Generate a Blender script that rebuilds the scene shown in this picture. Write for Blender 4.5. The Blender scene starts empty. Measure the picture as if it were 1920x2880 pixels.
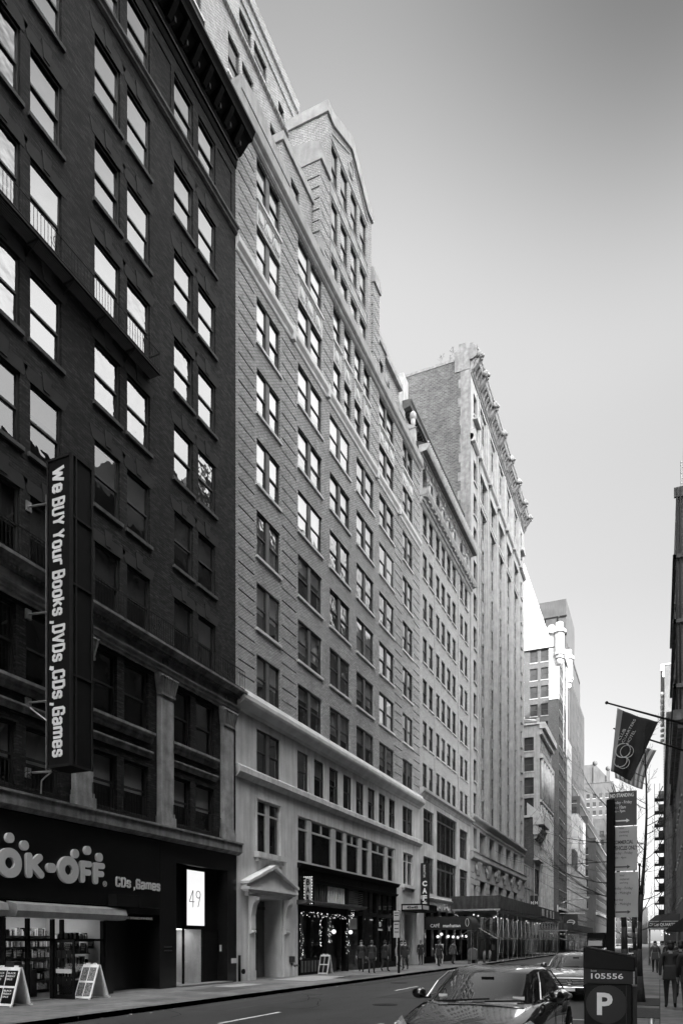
import bpy, bmesh, math, random
from mathutils import Vector, Matrix
R = math.radians
random.seed(7)
scene = bpy.context.scene
col = scene.collection

# ------------------------------------------------------------------ camera, world, sun, exposure
cam_d = bpy.data.cameras.new("camera")
cam = bpy.data.objects.new("camera", cam_d); col.objects.link(cam)
scene.camera = cam
EYE = 2.0
cam.location = (0, 0, EYE)
cam.rotation_euler = (R(90), 0, R(23.58))
cam_d.sensor_fit = 'HORIZONTAL'; cam_d.sensor_width = 36
cam_d.lens = 36 * 2050 / 1920
cam_d.shift_y = 1208 / 1920
cam_d.clip_start = 0.1; cam_d.clip_end = 5000

SUN_DIR = Vector((0.74, -0.67, 0)) .normalized() * math.cos(R(24)) + Vector((0, 0, math.sin(R(24))))
world = bpy.data.worlds.new("World"); scene.world = world; world.use_nodes = True
wn, wl = world.node_tree.nodes, world.node_tree.links
wn.clear()
sky = wn.new('ShaderNodeTexSky'); sky.sky_type = 'NISHITA'; sky.sun_disc = False
sky.sun_elevation = R(24); sky.sun_rotation = math.atan2(SUN_DIR.x, SUN_DIR.y)
sky.air_density = 1.3; sky.dust_density = 1.6; sky.ozone_density = 1.0
# black-and-white film behind an orange filter: mostly the red and green of the sky
sep = wn.new('ShaderNodeSeparateColor')
m1 = wn.new('ShaderNodeMath'); m1.operation = 'MULTIPLY'; m1.inputs[1].default_value = 0.75
m2 = wn.new('ShaderNodeMath'); m2.operation = 'MULTIPLY_ADD'; m2.inputs[1].default_value = 0.25
bg = wn.new('ShaderNodeBackground'); bg.inputs['Strength'].default_value = 0.15
wo = wn.new('ShaderNodeOutputWorld')
wl.new(sky.outputs[0], sep.inputs[0]); wl.new(sep.outputs[0], m1.inputs[0])
wl.new(sep.outputs[1], m2.inputs[0]); wl.new(m1.outputs[0], m2.inputs[2])
# sun-side sky, out of view, boosted several times to lift the shaded facades and windows
tc_ = wn.new('ShaderNodeTexCoord')
dt_ = wn.new('ShaderNodeVectorMath'); dt_.operation = 'DOT_PRODUCT'; dt_.inputs[1].default_value = (1.0, -0.3, 0.3)
wl.new(tc_.outputs['Generated'], dt_.inputs[0])
mr_ = wn.new('ShaderNodeMapRange'); mr_.interpolation_type = 'SMOOTHSTEP'
mr_.inputs['From Min'].default_value = 0.07; mr_.inputs['From Max'].default_value = 0.38; mr_.inputs['To Min'].default_value = 1.0; mr_.inputs['To Max'].default_value = 4.0
wl.new(dt_.outputs['Value'], mr_.inputs[0])
# haze lifts the middle of the sky, the high sky stays deep
sxz = wn.new('ShaderNodeSeparateXYZ'); wl.new(tc_.outputs['Generated'], sxz.inputs[0])
hz = wn.new('ShaderNodeValToRGB'); el = hz.color_ramp.elements; hz.color_ramp.interpolation = 'B_SPLINE'
el[0].position = 0.0; el[0].color = (.45, .45, .45, 1); el[1].position = 1.0; el[1].color = (.6, .6, .6, 1)
for p_, v_ in ((.15, .40), (.42, .66), (.56, .76), (.68, 1.10), (.79, .68)): e_ = el.new(p_); e_.color = (v_, v_, v_, 1)
wl.new(sxz.outputs[2], hz.inputs[0])
m3 = wn.new('ShaderNodeMath'); m3.operation = 'MULTIPLY'; wl.new(m2.outputs[0], m3.inputs[0]); wl.new(mr_.outputs[0], m3.inputs[1])
m4 = wn.new('ShaderNodeMath'); m4.operation = 'MULTIPLY'; wl.new(m3.outputs[0], m4.inputs[0]); wl.new(hz.outputs[0], m4.inputs[1]); 
# deepest sky high over the street axis, a quarter turn from the sun
xr = wn.new('ShaderNodeMapRange'); xr.interpolation_type = 'SMOOTHSTEP'; xr.inputs['From Min'].default_value = -.28; xr.inputs['From Max'].default_value = .03
zr = wn.new('ShaderNodeMapRange'); zr.interpolation_type = 'SMOOTHSTEP'; zr.inputs['From Min'].default_value = .58; zr.inputs['From Max'].default_value = .8
wl.new(sxz.outputs[0], xr.inputs[0]); wl.new(sxz.outputs[2], zr.inputs[0])
xz = wn.new('ShaderNodeMath'); xz.operation = 'MULTIPLY'; wl.new(xr.outputs[0], xz.inputs[0]); wl.new(zr.outputs[0], xz.inputs[1])
xf = wn.new('ShaderNodeMath'); xf.operation = 'MULTIPLY_ADD'; xf.inputs[1].default_value = -.55; xf.inputs[2].default_value = 1.0; wl.new(xz.outputs[0], xf.inputs[0])
m5 = wn.new('ShaderNodeMath'); m5.operation = 'MULTIPLY'; wl.new(m4.outputs[0], m5.inputs[0]); wl.new(xf.outputs[0], m5.inputs[1])
# unseen overhead sky brightened to light the bottom of the street
zt = wn.new('ShaderNodeMapRange'); zt.inputs['From Min'].default_value = .83; zt.inputs['From Max'].default_value = .97; zt.inputs['To Min'].default_value = 1; zt.inputs['To Max'].default_value = 13
wl.new(sxz.outputs[2], zt.inputs[0])
m6 = wn.new('ShaderNodeMath'); m6.operation = 'MULTIPLY'; wl.new(m5.outputs[0], m6.inputs[0]); wl.new(zt.outputs[0], m6.inputs[1]); 
ns = wn.new('ShaderNodeTexNoise'); ns.inputs['Scale'].default_value = 2.2; ns.inputs['Detail'].default_value = 5; wl.new(tc_.outputs['Generated'], ns.inputs['Vector'])
nr = wn.new('ShaderNodeMapRange'); nr.inputs['To Min'].default_value = .94; nr.inputs['To Max'].default_value = 1.06; wl.new(ns.outputs[0], nr.inputs[0])
m7 = wn.new('ShaderNodeMath'); m7.operation = 'MULTIPLY'; wl.new(m6.outputs[0], m7.inputs[0]); wl.new(nr.outputs[0], m7.inputs[1]); m3 = m7
wl.new(m3.outputs[0], bg.inputs[0]); wl.new(bg.outputs[0], wo.inputs[0])

sun_d = bpy.data.lights.new("sun", 'SUN'); sun_d.energy = 2.6; sun_d.angle = R(0.5); sun_d.color = (1, 1, 1)
sun = bpy.data.objects.new("sun", sun_d); col.objects.link(sun)
sun.rotation_euler = SUN_DIR.to_track_quat('Z', 'Y').to_euler()

vs = scene.view_settings
vs.view_transform = 'Standard'; vs.look = 'None'; vs.exposure = 2.05; vs.gamma = 1; vs.use_curve_mapping = False
scene.render.engine = 'CYCLES'
cy = scene.cycles
cy.use_denoising = True; cy.max_bounces = 7; cy.diffuse_bounces = 3; cy.glossy_bounces = 4
cy.transmission_bounces = 4; cy.transparent_max_bounces = 12; cy.use_adaptive_sampling = True
cy.adaptive_threshold = 0.015; cy.caustics_reflective = False; cy.caustics_refractive = False
cy.sample_clamp_indirect = 6

# ------------------------------------------------------------------ photo geometry (street frame: +Y down the street, facades on X = -17.7)
D = 17.7
SN, CS = 0.4, 0.9165
def Yp(px, X=-17.7):
    "distance down the street of photo column px on the plane X"
    q = (px - 960) / 2050.0
    return X * (CS + SN * q) / (CS * q - SN)
def Zp(px, py, X=-17.7):
    Y = Yp(px, X); d = -SN * X + CS * Y
    return EYE + (2648 - py) * d / 2050.0
def Xp(px, Y):
    q = (px - 960) / 2050.0
    return Y * (CS * q - SN) / (CS + SN * q)
def Zy(px, py, Y):
    X = Xp(px, Y); d = -SN * X + CS * Y
    return EYE + (2648 - py) * d / 2050.0

# ------------------------------------------------------------------ materials
def newmat(name):
    m = bpy.data.materials.new(name); m.use_nodes = True
    n, l = m.node_tree.nodes, m.node_tree.links
    b = n['Principled BSDF']
    return m, n, l, b
def g(v): return (v, v, v, 1)
def setin(b, k, v):
    if k in b.inputs: b.inputs[k].default_value = v
def wpos(n, l, sc=(1, 1, 1)):
    geo = n.new('ShaderNodeNewGeometry')
    mp = n.new('ShaderNodeMapping'); mp.inputs['Scale'].default_value = sc
    l.new(geo.outputs['Position'], mp.inputs['Vector'])
    return mp.outputs[0]
def ramp(n, l, src, a, b, p0=0.3, p1=0.7):
    r = n.new('ShaderNodeValToRGB'); e = r.color_ramp.elements
    e[0].position = p0; e[0].color = g(a); e[1].position = p1; e[1].color = g(b)
    l.new(src, r.inputs[0]); return r.outputs[0]
def mul(n, l, a, b, f=1.0):
    m = n.new('ShaderNodeMix'); m.data_type = 'RGBA'; m.blend_type = 'MULTIPLY'
    m.inputs[0].default_value = f; l.new(a, m.inputs[6]); l.new(b, m.inputs[7]); return m.outputs[2]
def plain(name, v, rough=0.7, var=0.25, scale=1.2, metal=0.0, bump=0.0, streak=0.0, spec=0.4, coat=0.0, fine=18):
    m, n, l, b = newmat(name)
    b.inputs['Roughness'].default_value = rough; b.inputs['Metallic'].default_value = metal
    setin(b, 'Specular IOR Level', spec); setin(b, 'Coat Weight', coat); setin(b, 'Coat Roughness', 0.04)
    t = n.new('ShaderNodeTexNoise'); t.inputs['Scale'].default_value = scale; t.inputs['Detail'].default_value = 6
    l.new(wpos(n, l), t.inputs['Vector'])
    c = ramp(n, l, t.outputs[0], v * (1 - var), min(1, v * (1 + var)))
    t2 = n.new('ShaderNodeTexNoise'); t2.inputs['Scale'].default_value = fine; t2.inputs['Detail'].default_value = 3
    l.new(wpos(n, l), t2.inputs['Vector'])
    c = mul(n, l, c, ramp(n, l, t2.outputs[0], 1 - var * 0.6, 1.0), 1)
    if streak:
        t3 = n.new('ShaderNodeTexNoise'); t3.inputs['Scale'].default_value = 1.0; t3.inputs['Detail'].default_value = 5
        l.new(wpos(n, l, (3.5, 3.5, 0.35)), t3.inputs['Vector'])
        c = mul(n, l, c, ramp(n, l, t3.outputs[0], 1 - streak, 1.0, .35, .6), 1)
    l.new(c, b.inputs['Base Color'])
    if bump:
        bp = n.new('ShaderNodeBump'); bp.inputs['Strength'].default_value = bump; bp.inputs['Distance'].default_value = 0.02
        l.new(t2.outputs[0], bp.inputs['Height']); l.new(bp.outputs[0], b.inputs['Normal'])
    return m
def brick(name, a, b_, mortar, bw=0.21, rh=0.075, ms=0.013, patch=0.25, contrast=0.2, rough=0.85, off=0.5):
    m, n, l, b = newmat(name); b.inputs['Roughness'].default_value = rough; setin(b, 'Specular IOR Level', 0.25)
    geo = n.new('ShaderNodeNewGeometry'); sx = n.new('ShaderNodeSeparateXYZ'); l.new(geo.outputs['Position'], sx.inputs[0])
    ad = n.new('ShaderNodeMath'); ad.operation = 'ADD'; l.new(sx.outputs[0], ad.inputs[0]); l.new(sx.outputs[1], ad.inputs[1])
    cb = n.new('ShaderNodeCombineXYZ'); l.new(ad.outputs[0], cb.inputs[0]); l.new(sx.outputs[2], cb.inputs[1])
    t = n.new('ShaderNodeTexBrick'); l.new(cb.outputs[0], t.inputs['Vector'])
    t.inputs['Scale'].default_value = 1; t.inputs['Brick Width'].default_value = bw; t.inputs['Row Height'].default_value = rh
    t.inputs['Mortar Size'].default_value = ms; t.inputs['Mortar Smooth'].default_value = 0.3; t.inputs['Bias'].default_value = 0
    t.inputs['Color1'].default_value = g(a); t.inputs['Color2'].default_value = g(b_); t.inputs['Mortar'].default_value = g(mortar)
    t.offset = off
    no = n.new('ShaderNodeTexNoise'); no.inputs['Scale'].default_value = 0.45; no.inputs['Detail'].default_value = 7; no.inputs['Roughness'].default_value = .65
    l.new(wpos(n, l, (1, 1, 0.6)), no.inputs['Vector'])
    c = mul(n, l, t.outputs[0], ramp(n, l, no.outputs[0], 1 - patch, 1.0, .35, .62), 1)
    nf = n.new('ShaderNodeTexNoise'); nf.inputs['Scale'].default_value = 3.2; nf.inputs['Detail'].default_value = 7
    l.new(wpos(n, l, (1, 1, 5)), nf.inputs['Vector'])
    c = mul(n, l, c, ramp(n, l, nf.outputs[0], 1 - contrast, 1.0, .38, .62), 1)
    l.new(c, b.inputs['Base Color'])
    bp = n.new('ShaderNodeBump'); bp.inputs['Strength'].default_value = 0.6; bp.inputs['Distance'].default_value = 0.012
    inv = n.new('ShaderNodeMath'); inv.operation = 'SUBTRACT'; inv.inputs[0].default_value = 1; l.new(t.outputs['Fac'], inv.inputs[1])
    l.new(inv.outputs[0], bp.inputs['Height']); l.new(bp.outputs[0], b.inputs['Normal'])
    return m
def glass(name, tint=0.35, ior=1.9, wob=0.0, wscale=0.8, rough=0.0, gl=0.95):
    m, n, l, b = newmat(name); n.remove(b); out = n['Material Output']
    tr = n.new('ShaderNodeBsdfTransparent'); tr.inputs[0].default_value = g(tint)
    gs = n.new('ShaderNodeBsdfGlossy'); gs.inputs['Color'].default_value = g(gl); gs.inputs['Roughness'].default_value = rough
    f0 = ((ior - 1) / (ior + 1)) ** 2
    geo = n.new('ShaderNodeNewGeometry'); dp = n.new('ShaderNodeVectorMath'); dp.operation = 'DOT_PRODUCT'
    l.new(geo.outputs['Normal'], dp.inputs[0]); l.new(geo.outputs['Incoming'], dp.inputs[1])
    ab = n.new('ShaderNodeMath'); ab.operation = 'ABSOLUTE'; l.new(dp.outputs['Value'], ab.inputs[0])
    om = n.new('ShaderNodeMath'); om.operation = 'SUBTRACT'; om.inputs[0].default_value = 1; l.new(ab.outputs[0], om.inputs[1])
    pw = n.new('ShaderNodeMath'); pw.operation = 'POWER'; pw.inputs[1].default_value = 5; l.new(om.outputs[0], pw.inputs[0])
    fr = n.new('ShaderNodeMath'); fr.operation = 'MULTIPLY_ADD'; fr.inputs[1].default_value = 1 - f0; fr.inputs[2].default_value = f0; l.new(pw.outputs[0], fr.inputs[0])
    mx = n.new('ShaderNodeMixShader'); l.new(fr.outputs[0], mx.inputs[0]); l.new(tr.outputs[0], mx.inputs[1]); l.new(gs.outputs[0], mx.inputs[2])
    l.new(mx.outputs[0], out.inputs[0])
    if wob:
        t = n.new('ShaderNodeTexNoise'); t.inputs['Scale'].default_value = wscale; t.inputs['Detail'].default_value = 2
        l.new(wpos(n, l), t.inputs['Vector'])
        bp = n.new('ShaderNodeBump'); bp.inputs['Strength'].default_value = wob; bp.inputs['Distance'].default_value = 0.05
        l.new(t.outputs[0], bp.inputs['Height']); l.new(bp.outputs[0], gs.inputs['Normal'])
    return m
def emit(name, v, s=1.0, var=0):
    m, n, l, b = newmat(name)
    b.inputs['Base Color'].default_value = g(0.6); setin(b, 'Emission Strength', s); setin(b, 'Emission Color', g(v))
    return m

M = {}
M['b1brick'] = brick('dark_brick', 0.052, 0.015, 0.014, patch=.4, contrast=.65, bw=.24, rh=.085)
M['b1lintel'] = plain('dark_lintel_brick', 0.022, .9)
M['b1stone'] = plain('weathered_stone', 0.23, .85, .35, 2.0, streak=.45, bump=.3)
M['b1stone_lt'] = plain('pale_weathered_stone', 0.33, .85, .3, 2.0, streak=.3, bump=.3)
M['b1sill'] = plain('grimy_sill_stone', 0.075, .85, .4, 3.0)
M['granite'] = plain('black_granite', 0.012, .25, .3, 3, spec=.5)
M['iron'] = plain('black_iron', 0.012, .7, .3, 4, spec=.2)
M['darkframe'] = plain('dark_window_frame', 0.022, .5, .2, 3)
M['b1cornice'] = plain('blackened_cornice_metal', 0.007, .8, .4, 2.0, streak=.3, spec=.1)
M['b4trim'] = plain('darkened_terracotta', 0.25, .8, .25, 2.5, streak=.25)  # cornice copy of the terracotta, darkened to offset the strong overhead sky
M['roofwhite'] = plain('white_hipped_roof', 0.8, .7, .05, 3)  # one even white for the hipped roof
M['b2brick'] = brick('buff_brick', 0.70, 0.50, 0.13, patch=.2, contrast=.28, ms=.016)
M['b2groove'] = plain('groove_shade_brick', 0.035, .9)  # recess shade of the grooves put into a near-black brick colour
M['b2stone'] = plain('limestone', 0.62, .8, .12, 1.2, streak=.10)
M['b2cap'] = plain('darkened_limestone_cap', 0.36, .8, .2, 1.5, streak=.15)  # limestone copy darkened on top-lit caps to offset the bright overhead sky
M['b2base'] = plain('rendered_stone', 0.62, .85, .16, 0.8, streak=.22, bump=.1)
M['b2frame'] = plain('bronze_window_frame', 0.035, .45, .2, 3)
M['b2mull'] = plain('grey_mullion', 0.11, .5, .2, 3)
M['b2white'] = plain('painted_window_frame', 0.45, .5, .1, 3)
M['b3brick'] = brick('pale_brick', 0.62, 0.46, 0.20, patch=.15, contrast=.18)
M['b3stone'] = plain('pale_terracotta', 0.48, .8, .2, 2, streak=.2)
M['b3base'] = plain('smooth_pale_stone', 0.55, .8, .2, 1, streak=.25)
M['b3metal'] = plain('dark_bronze_spandrel', 0.10, .5, .3, 3, streak=.3)
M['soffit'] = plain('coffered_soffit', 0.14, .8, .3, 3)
M['b4stone'] = plain('cream_terracotta', 0.38, .75, .14, 1.4, streak=.12)
M['b4span'] = plain('worn_terracotta_spandrel', 0.34, .8, .3, 2.5, streak=.25)
M['b4brick'] = brick('mottled_side_brick', 0.19, 0.11, 0.25, patch=.45, contrast=.35, bw=.4, rh=.15, ms=.02)
M['b5stone'] = plain('grey_stone', 0.33, .8, .15, 1.5, streak=.2)
M['b6brick'] = brick('tan_brick', 0.17, 0.12, 0.10, patch=.25, contrast=.25)
M['white_sun_paint'] = brick('white_paint_sunlit_brick', 0.75, 0.68, 0.6, patch=.1, contrast=.1)
M['slate_white'] = plain('pale_roof_tile', 0.42, .7, .1, 3)
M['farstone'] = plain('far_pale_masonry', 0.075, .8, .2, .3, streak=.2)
M['fargrey'] = plain('far_grey_masonry', 0.045, .8, .2, .3, streak=.2)  # masonry darkened in place of the shade the skyscraper stands in
M['rbrick'] = brick('right_side_brick', 0.12, 0.07, 0.10, patch=.3, contrast=.3)
M['farwin'] = plain('far_window_glass', 0.04, .15, .4, .5, spec=.6)
M['interior'] = plain('dark_room', 0.035, .9)
M['blind'] = plain('window_blind', 0.72, .8, .12, 1)
M['blind_dk'] = plain('dingy_window_blind', 0.17, .8, .2, 1)
M['glass'] = glass('window_glass', .35, 3.2, .10, 1.1)
M['glass_b2'] = glass('coated_window_glass', .7, 3.6, .10, 1.1)
M['glass_wavy'] = glass('wavy_window_glass', .35, 3.2, .6, 1.8)
M['glass_old'] = glass('old_window_glass', .6, 2.2, .15, 1.2)
M['shopglass'] = glass('shop_window_glass', .88, 1.4)
M['black'] = plain('black_paint', 0.007, .75, .2, 3, spec=.12)
M['signblack'] = plain('sign_black_panel', 0.008, .3, .2, 3)
M['letter'] = plain('pale_sign_letter', 0.55, .6, .05, 3)
M['letter_w'] = plain('white_sign_letter', 0.75, .6, .05, 3)
M['lightbox'] = emit('white_lightbox', 1.0, 0.23)
M['asphalt'] = plain('asphalt', 0.050, .8, .25, .35, bump=.4, fine=60)
M['sidewalk'] = plain('concrete_pavement', 0.16, .85, .22, .5, bump=.25, fine=40)
M['kerb'] = plain('kerb_stone', 0.11, .8, .3, 2)
M['roadpaint'] = plain('worn_road_paint', 0.5, .7, .35, 4)
M['steel'] = plain('galvanised_steel', 0.35, .4, .25, 4, metal=.7)
M['plywood'] = plain('dark_shed_plywood', 0.06, .7, .4, 1.5, streak=.7)
M['awning'] = plain('black_awning_canvas', 0.018, .8, .2, 2)
M['bulb'] = emit('lit_bulb', 1.0, 0.8)
M['globe'] = emit('lit_globe', 1.0, 0.27)
M['shoplight'] = emit('lit_ceiling_panel', 1.0, 3.0)
M['bark'] = plain('tree_bark', 0.035, .9, .3, 8)
M['tyre'] = plain('tyre_rubber', 0.012, .8)
M['chrome'] = plain('chrome_trim', 0.6, .12, .05, 3, metal=1)
M['carpaint'] = plain('dark_car_paint', 0.010, .10, .05, 3, metal=.2, coat=1.0)
M['carpaint2'] = plain('grey_car_paint', 0.09, .25, .05, 3, metal=.5, coat=1.0)
M['carwhite'] = plain('white_car_paint', 0.5, .3, .05, 3, coat=.6)
M['carglass'] = glass('car_glass', .25, 3.0)
M['headlight'] = plain('headlight_lens', 0.5, .08, .2, 20, metal=.5, coat=1)
M['skin'] = plain('skin', 0.30, .6, .05)
M['coat_dk'] = plain('dark_coat', 0.028, .85)
M['coat_md'] = plain('grey_jacket', 0.09, .85)
M['coat_lt'] = plain('pale_jacket', 0.38, .85)
M['trouser'] = plain('dark_trousers', 0.03, .85)
M['hair'] = plain('dark_hair', 0.015, .6)
M['meter'] = plain('dark_meter_paint', 0.009, .6, .2, 3, spec=.2)
M['meterband'] = plain('grey_meter_band', 0.035, .6, .1, 3, spec=.2)
M['metersig'] = plain('meter_disc', 0.014, .4, .1, 3)
M['signred'] = plain('dark_red_sign_enamel', 0.055, .45, .1, 3)
M['signpale'] = plain('pale_sign_enamel', 0.42, .45, .1, 3)
M['flagdk'] = plain('dark_flag_cloth', 0.03, .85, .1)
M['flaglt'] = plain('pale_flag_cloth', 0.85, .85, .1)
M['flagmd'] = plain('grey_flag_cloth', 0.3, .85, .1)
M['soil'] = plain('tree_pit_soil', 0.04, .95, .4, 8, bump=.6)
M['posterlt'] = plain('pale_poster', 0.5, .7, .5, 6)
M['paper'] = plain('white_plastic', 0.85, .6, .08, 3)
M['brass'] = plain('brass_pipe', 0.15, .35, .3, 5, metal=.8)

# ------------------------------------------------------------------ mesh builder
class MB:
    def __init__(s): s.bm = bmesh.new(); s.mi = 0
    def face(s, pts, mi=None):
        vs_ = [s.bm.verts.new(p) for p in pts]
        try: f = s.bm.faces.new(vs_)
        except ValueError: return None
        f.material_index = s.mi if mi is None else mi
        return f
    def box(s, x0, x1, y0, y1, z0, z1, mi=None):
        if x0 > x1: x0, x1 = x1, x0
        if y0 > y1: y0, y1 = y1, y0
        if z0 > z1: z0, z1 = z1, z0
        v = [s.bm.verts.new((x, y, z)) for x in (x0, x1) for y in (y0, y1) for z in (z0, z1)]
        for q in ((0, 1, 3, 2), (4, 6, 7, 5), (0, 4, 5, 1), (2, 3, 7, 6), (0, 2, 6, 4), (1, 5, 7, 3)):
            f = s.bm.faces.new([v[i] for i in q]); f.material_index = s.mi if mi is None else mi
    def tube(s, p0, p1, r0, r1=None, n=8, cap=True, mi=None):
        r1 = r0 if r1 is None else r1
        p0, p1 = Vector(p0), Vector(p1); a = (p1 - p0)
        if a.length < 1e-6: return
        a.normalize(); u = a.orthogonal().normalized(); w = a.cross(u)
        A = [s.bm.verts.new(p0 + (u * math.cos(t) + w * math.sin(t)) * r0) for t in [2 * math.pi * i / n for i in range(n)]]
        B = [s.bm.verts.new(p1 + (u * math.cos(t) + w * math.sin(t)) * r1) for t in [2 * math.pi * i / n for i in range(n)]]
        for i in range(n):
            f = s.bm.faces.new((A[i], A[(i + 1) % n], B[(i + 1) % n], B[i])); f.material_index = s.mi if mi is None else mi; f.smooth = n > 6
        if cap:
            for ring in (A[::-1], B):
                f = s.bm.faces.new(ring); f.material_index = s.mi if mi is None else mi
    def path(s, pts, r, n=6, mi=None):
        for i in range(len(pts) - 1):
            ra = r[i] if isinstance(r, (list, tuple)) else r; rb = r[i + 1] if isinstance(r, (list, tuple)) else r
            s.tube(pts[i], pts[i + 1], ra, rb, n, True, mi)
    def sphere(s, c, r, n=8, m_=6, sx=1, sy=1, sz=1, mi=None):
        rings = []
        for j in range(1, m_):
            ph = math.pi * j / m_
            rings.append([s.bm.verts.new((c[0] + r * sx * math.sin(ph) * math.cos(2 * math.pi * i / n), c[1] + r * sy * math.sin(ph) * math.sin(2 * math.pi * i / n), c[2] + r * sz * math.cos(ph))) for i in range(n)])
        t = s.bm.verts.new((c[0], c[1], c[2] + r * sz)); b = s.bm.verts.new((c[0], c[1], c[2] - r * sz))
        fs = []
        for i in range(n):
            k = (i + 1) % n
            fs.append((t, rings[0][i], rings[0][k])); fs.append((b, rings[-1][k], rings[-1][i]))
            for j in range(len(rings) - 1): fs.append((rings[j][i], rings[j + 1][i], rings[j + 1][k], rings[j][k]))
        for q in fs:
            f = s.bm.faces.new(q); f.smooth = True; f.material_index = s.mi if mi is None else mi
    def prism(s, poly, axis, a, b, mi=None):
        "poly = list of 2-D points in the plane normal to axis ('x': (y,z), 'y': (x,z), 'z': (x,y))"
        def P(p, t): return (t, p[0], p[1]) if axis == 'x' else (p[0], t, p[1]) if axis == 'y' else (p[0], p[1], t)
        A = [s.bm.verts.new(P(p, a)) for p in poly]; B = [s.bm.verts.new(P(p, b)) for p in poly]
        n = len(poly)
        for i in range(n):
            f = s.bm.faces.new((A[i], A[(i + 1) % n], B[(i + 1) % n], B[i])); f.material_index = s.mi if mi is None else mi
        for ring in (A[::-1], B):
            f = s.bm.faces.new(ring); f.material_index = s.mi if mi is None else mi
    def disc(s, c, r, axis, a, b, n=20, mi=None, sy=1):
        s.prism([(c[0] + r * math.cos(2 * math.pi * i / n), c[1] + sy * r * math.sin(2 * math.pi * i / n)) for i in range(n)], axis, a, b, mi)
    def build(s, name, mats, parent=None, bevel=0, smooth=False, loc=None):
        bmesh.ops.recalc_face_normals(s.bm, faces=s.bm.faces[:])
        o_ = Vector(loc) if loc is not None else (wloc(parent) if parent else Vector((0, 0, 0)))
        if o_.length: bmesh.ops.translate(s.bm, verts=s.bm.verts[:], vec=-o_)
        me = bpy.data.meshes.new(name); s.bm.to_mesh(me); s.bm.free()
        for m in (mats if isinstance(mats, (list, tuple)) else [mats]): me.materials.append(M[m] if isinstance(m, str) else m)
        if smooth:
            for p in me.polygons: p.use_smooth = True
        o = bpy.data.objects.new(name, me); col.objects.link(o)
        if parent is not None: o.parent = parent
        if loc is not None: o.location = Vector(loc) - (wloc(parent) if parent else Vector((0, 0, 0)))
        if bevel:
            b = o.modifiers.new('bevel', 'BEVEL'); b.width = bevel; b.segments = 2; b.limit_method = 'ANGLE'
        return o
def wloc(o):
    v = Vector(o.location)
    while o.parent: o = o.parent; v += o.location
    return v
def thing(name, label, cat, loc=(0, 0, 0), group=None, rz=0):
    o = bpy.data.objects.new(name, None); col.objects.link(o); o.location = loc; o.rotation_euler = (0, 0, rz)
    o.empty_display_size = .3
    o['label'] = label; o['category'] = cat
    if group: o['group'] = group
    return o
def tag(o, label, cat, group=None):
    o['label'] = label; o['category'] = cat
    if group: o['group'] = group
    return o
def structure(o): o['kind'] = 'structure'; return o
def dup(root, loc, rz=0, label=None, scale=None):
    r = root.copy(); col.objects.link(r); r.location = loc; r.rotation_euler = (0, 0, rz)
    if label: r['label'] = label
    if scale: r.scale = (scale,) * 3
    def rec(src, dst):
        for ch in list(src.children):
            c = ch.copy(); col.objects.link(c); c.parent = dst; rec(ch, c)
    rec(root, r)
    return r
def inst(name, me, parent, wl_, rot=None, label=None):
    o = bpy.data.objects.new(name, me); col.objects.link(o)
    if parent is not None: o.parent = parent; o.location = Vector(wl_) - wloc(parent)
    else: o.location = wl_
    if rot: o.rotation_euler = rot
    if label: o['label'] = label
    return o
FACE_X = Matrix(((0, 0, 1), (1, 0, 0), (0, 1, 0)))     # text facing +X (the street), reading along +Y
FACE_NY = Matrix(((1, 0, 0), (0, 0, -1), (0, 1, 0)))   # text facing -Y, reading along +X
DOWN_NY = Matrix(((0, 1, 0), (0, 0, -1), (-1, 0, 0)))  # text facing -Y, running top to bottom
def text_mesh(body, width=None, height=None, bold=0.0, depth=0.02, res=3):
    c = bpy.data.curves.new('t', 'FONT'); c.body = body; c.size = 1; c.offset = bold; c.extrude = 0.5; c.resolution_u = res
    o = bpy.data.objects.new('t', c)
    me = bpy.data.meshes.new_from_object(o)
    bpy.data.objects.remove(o); bpy.data.curves.remove(c)
    xs = [v.co.x for v in me.vertices]; ys = [v.co.y for v in me.vertices]
    x0, x1, y0, y1 = min(xs), max(xs), min(ys), max(ys)
    sx = width / (x1 - x0) if width else None; sy = height / (y1 - y0) if height else None
    sx = sx or sy; sy = sy or sx
    for v in me.vertices: v.co = Vector(((v.co.x - x0) * sx, (v.co.y - y0) * sy, (v.co.z + .5) * depth))
    return me
def text(body, origin, face, parent, mat, width=None, height=None, bold=0.0, depth=0.02, name='lettering'):
    "origin = lower-left corner of the ink on the surface"
    me = text_mesh(body, width, height, bold, depth)
    me.transform(face.to_4x4()); me.materials.append(M[mat]); me.name = name
    return inst(name, me, parent, origin)

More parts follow.
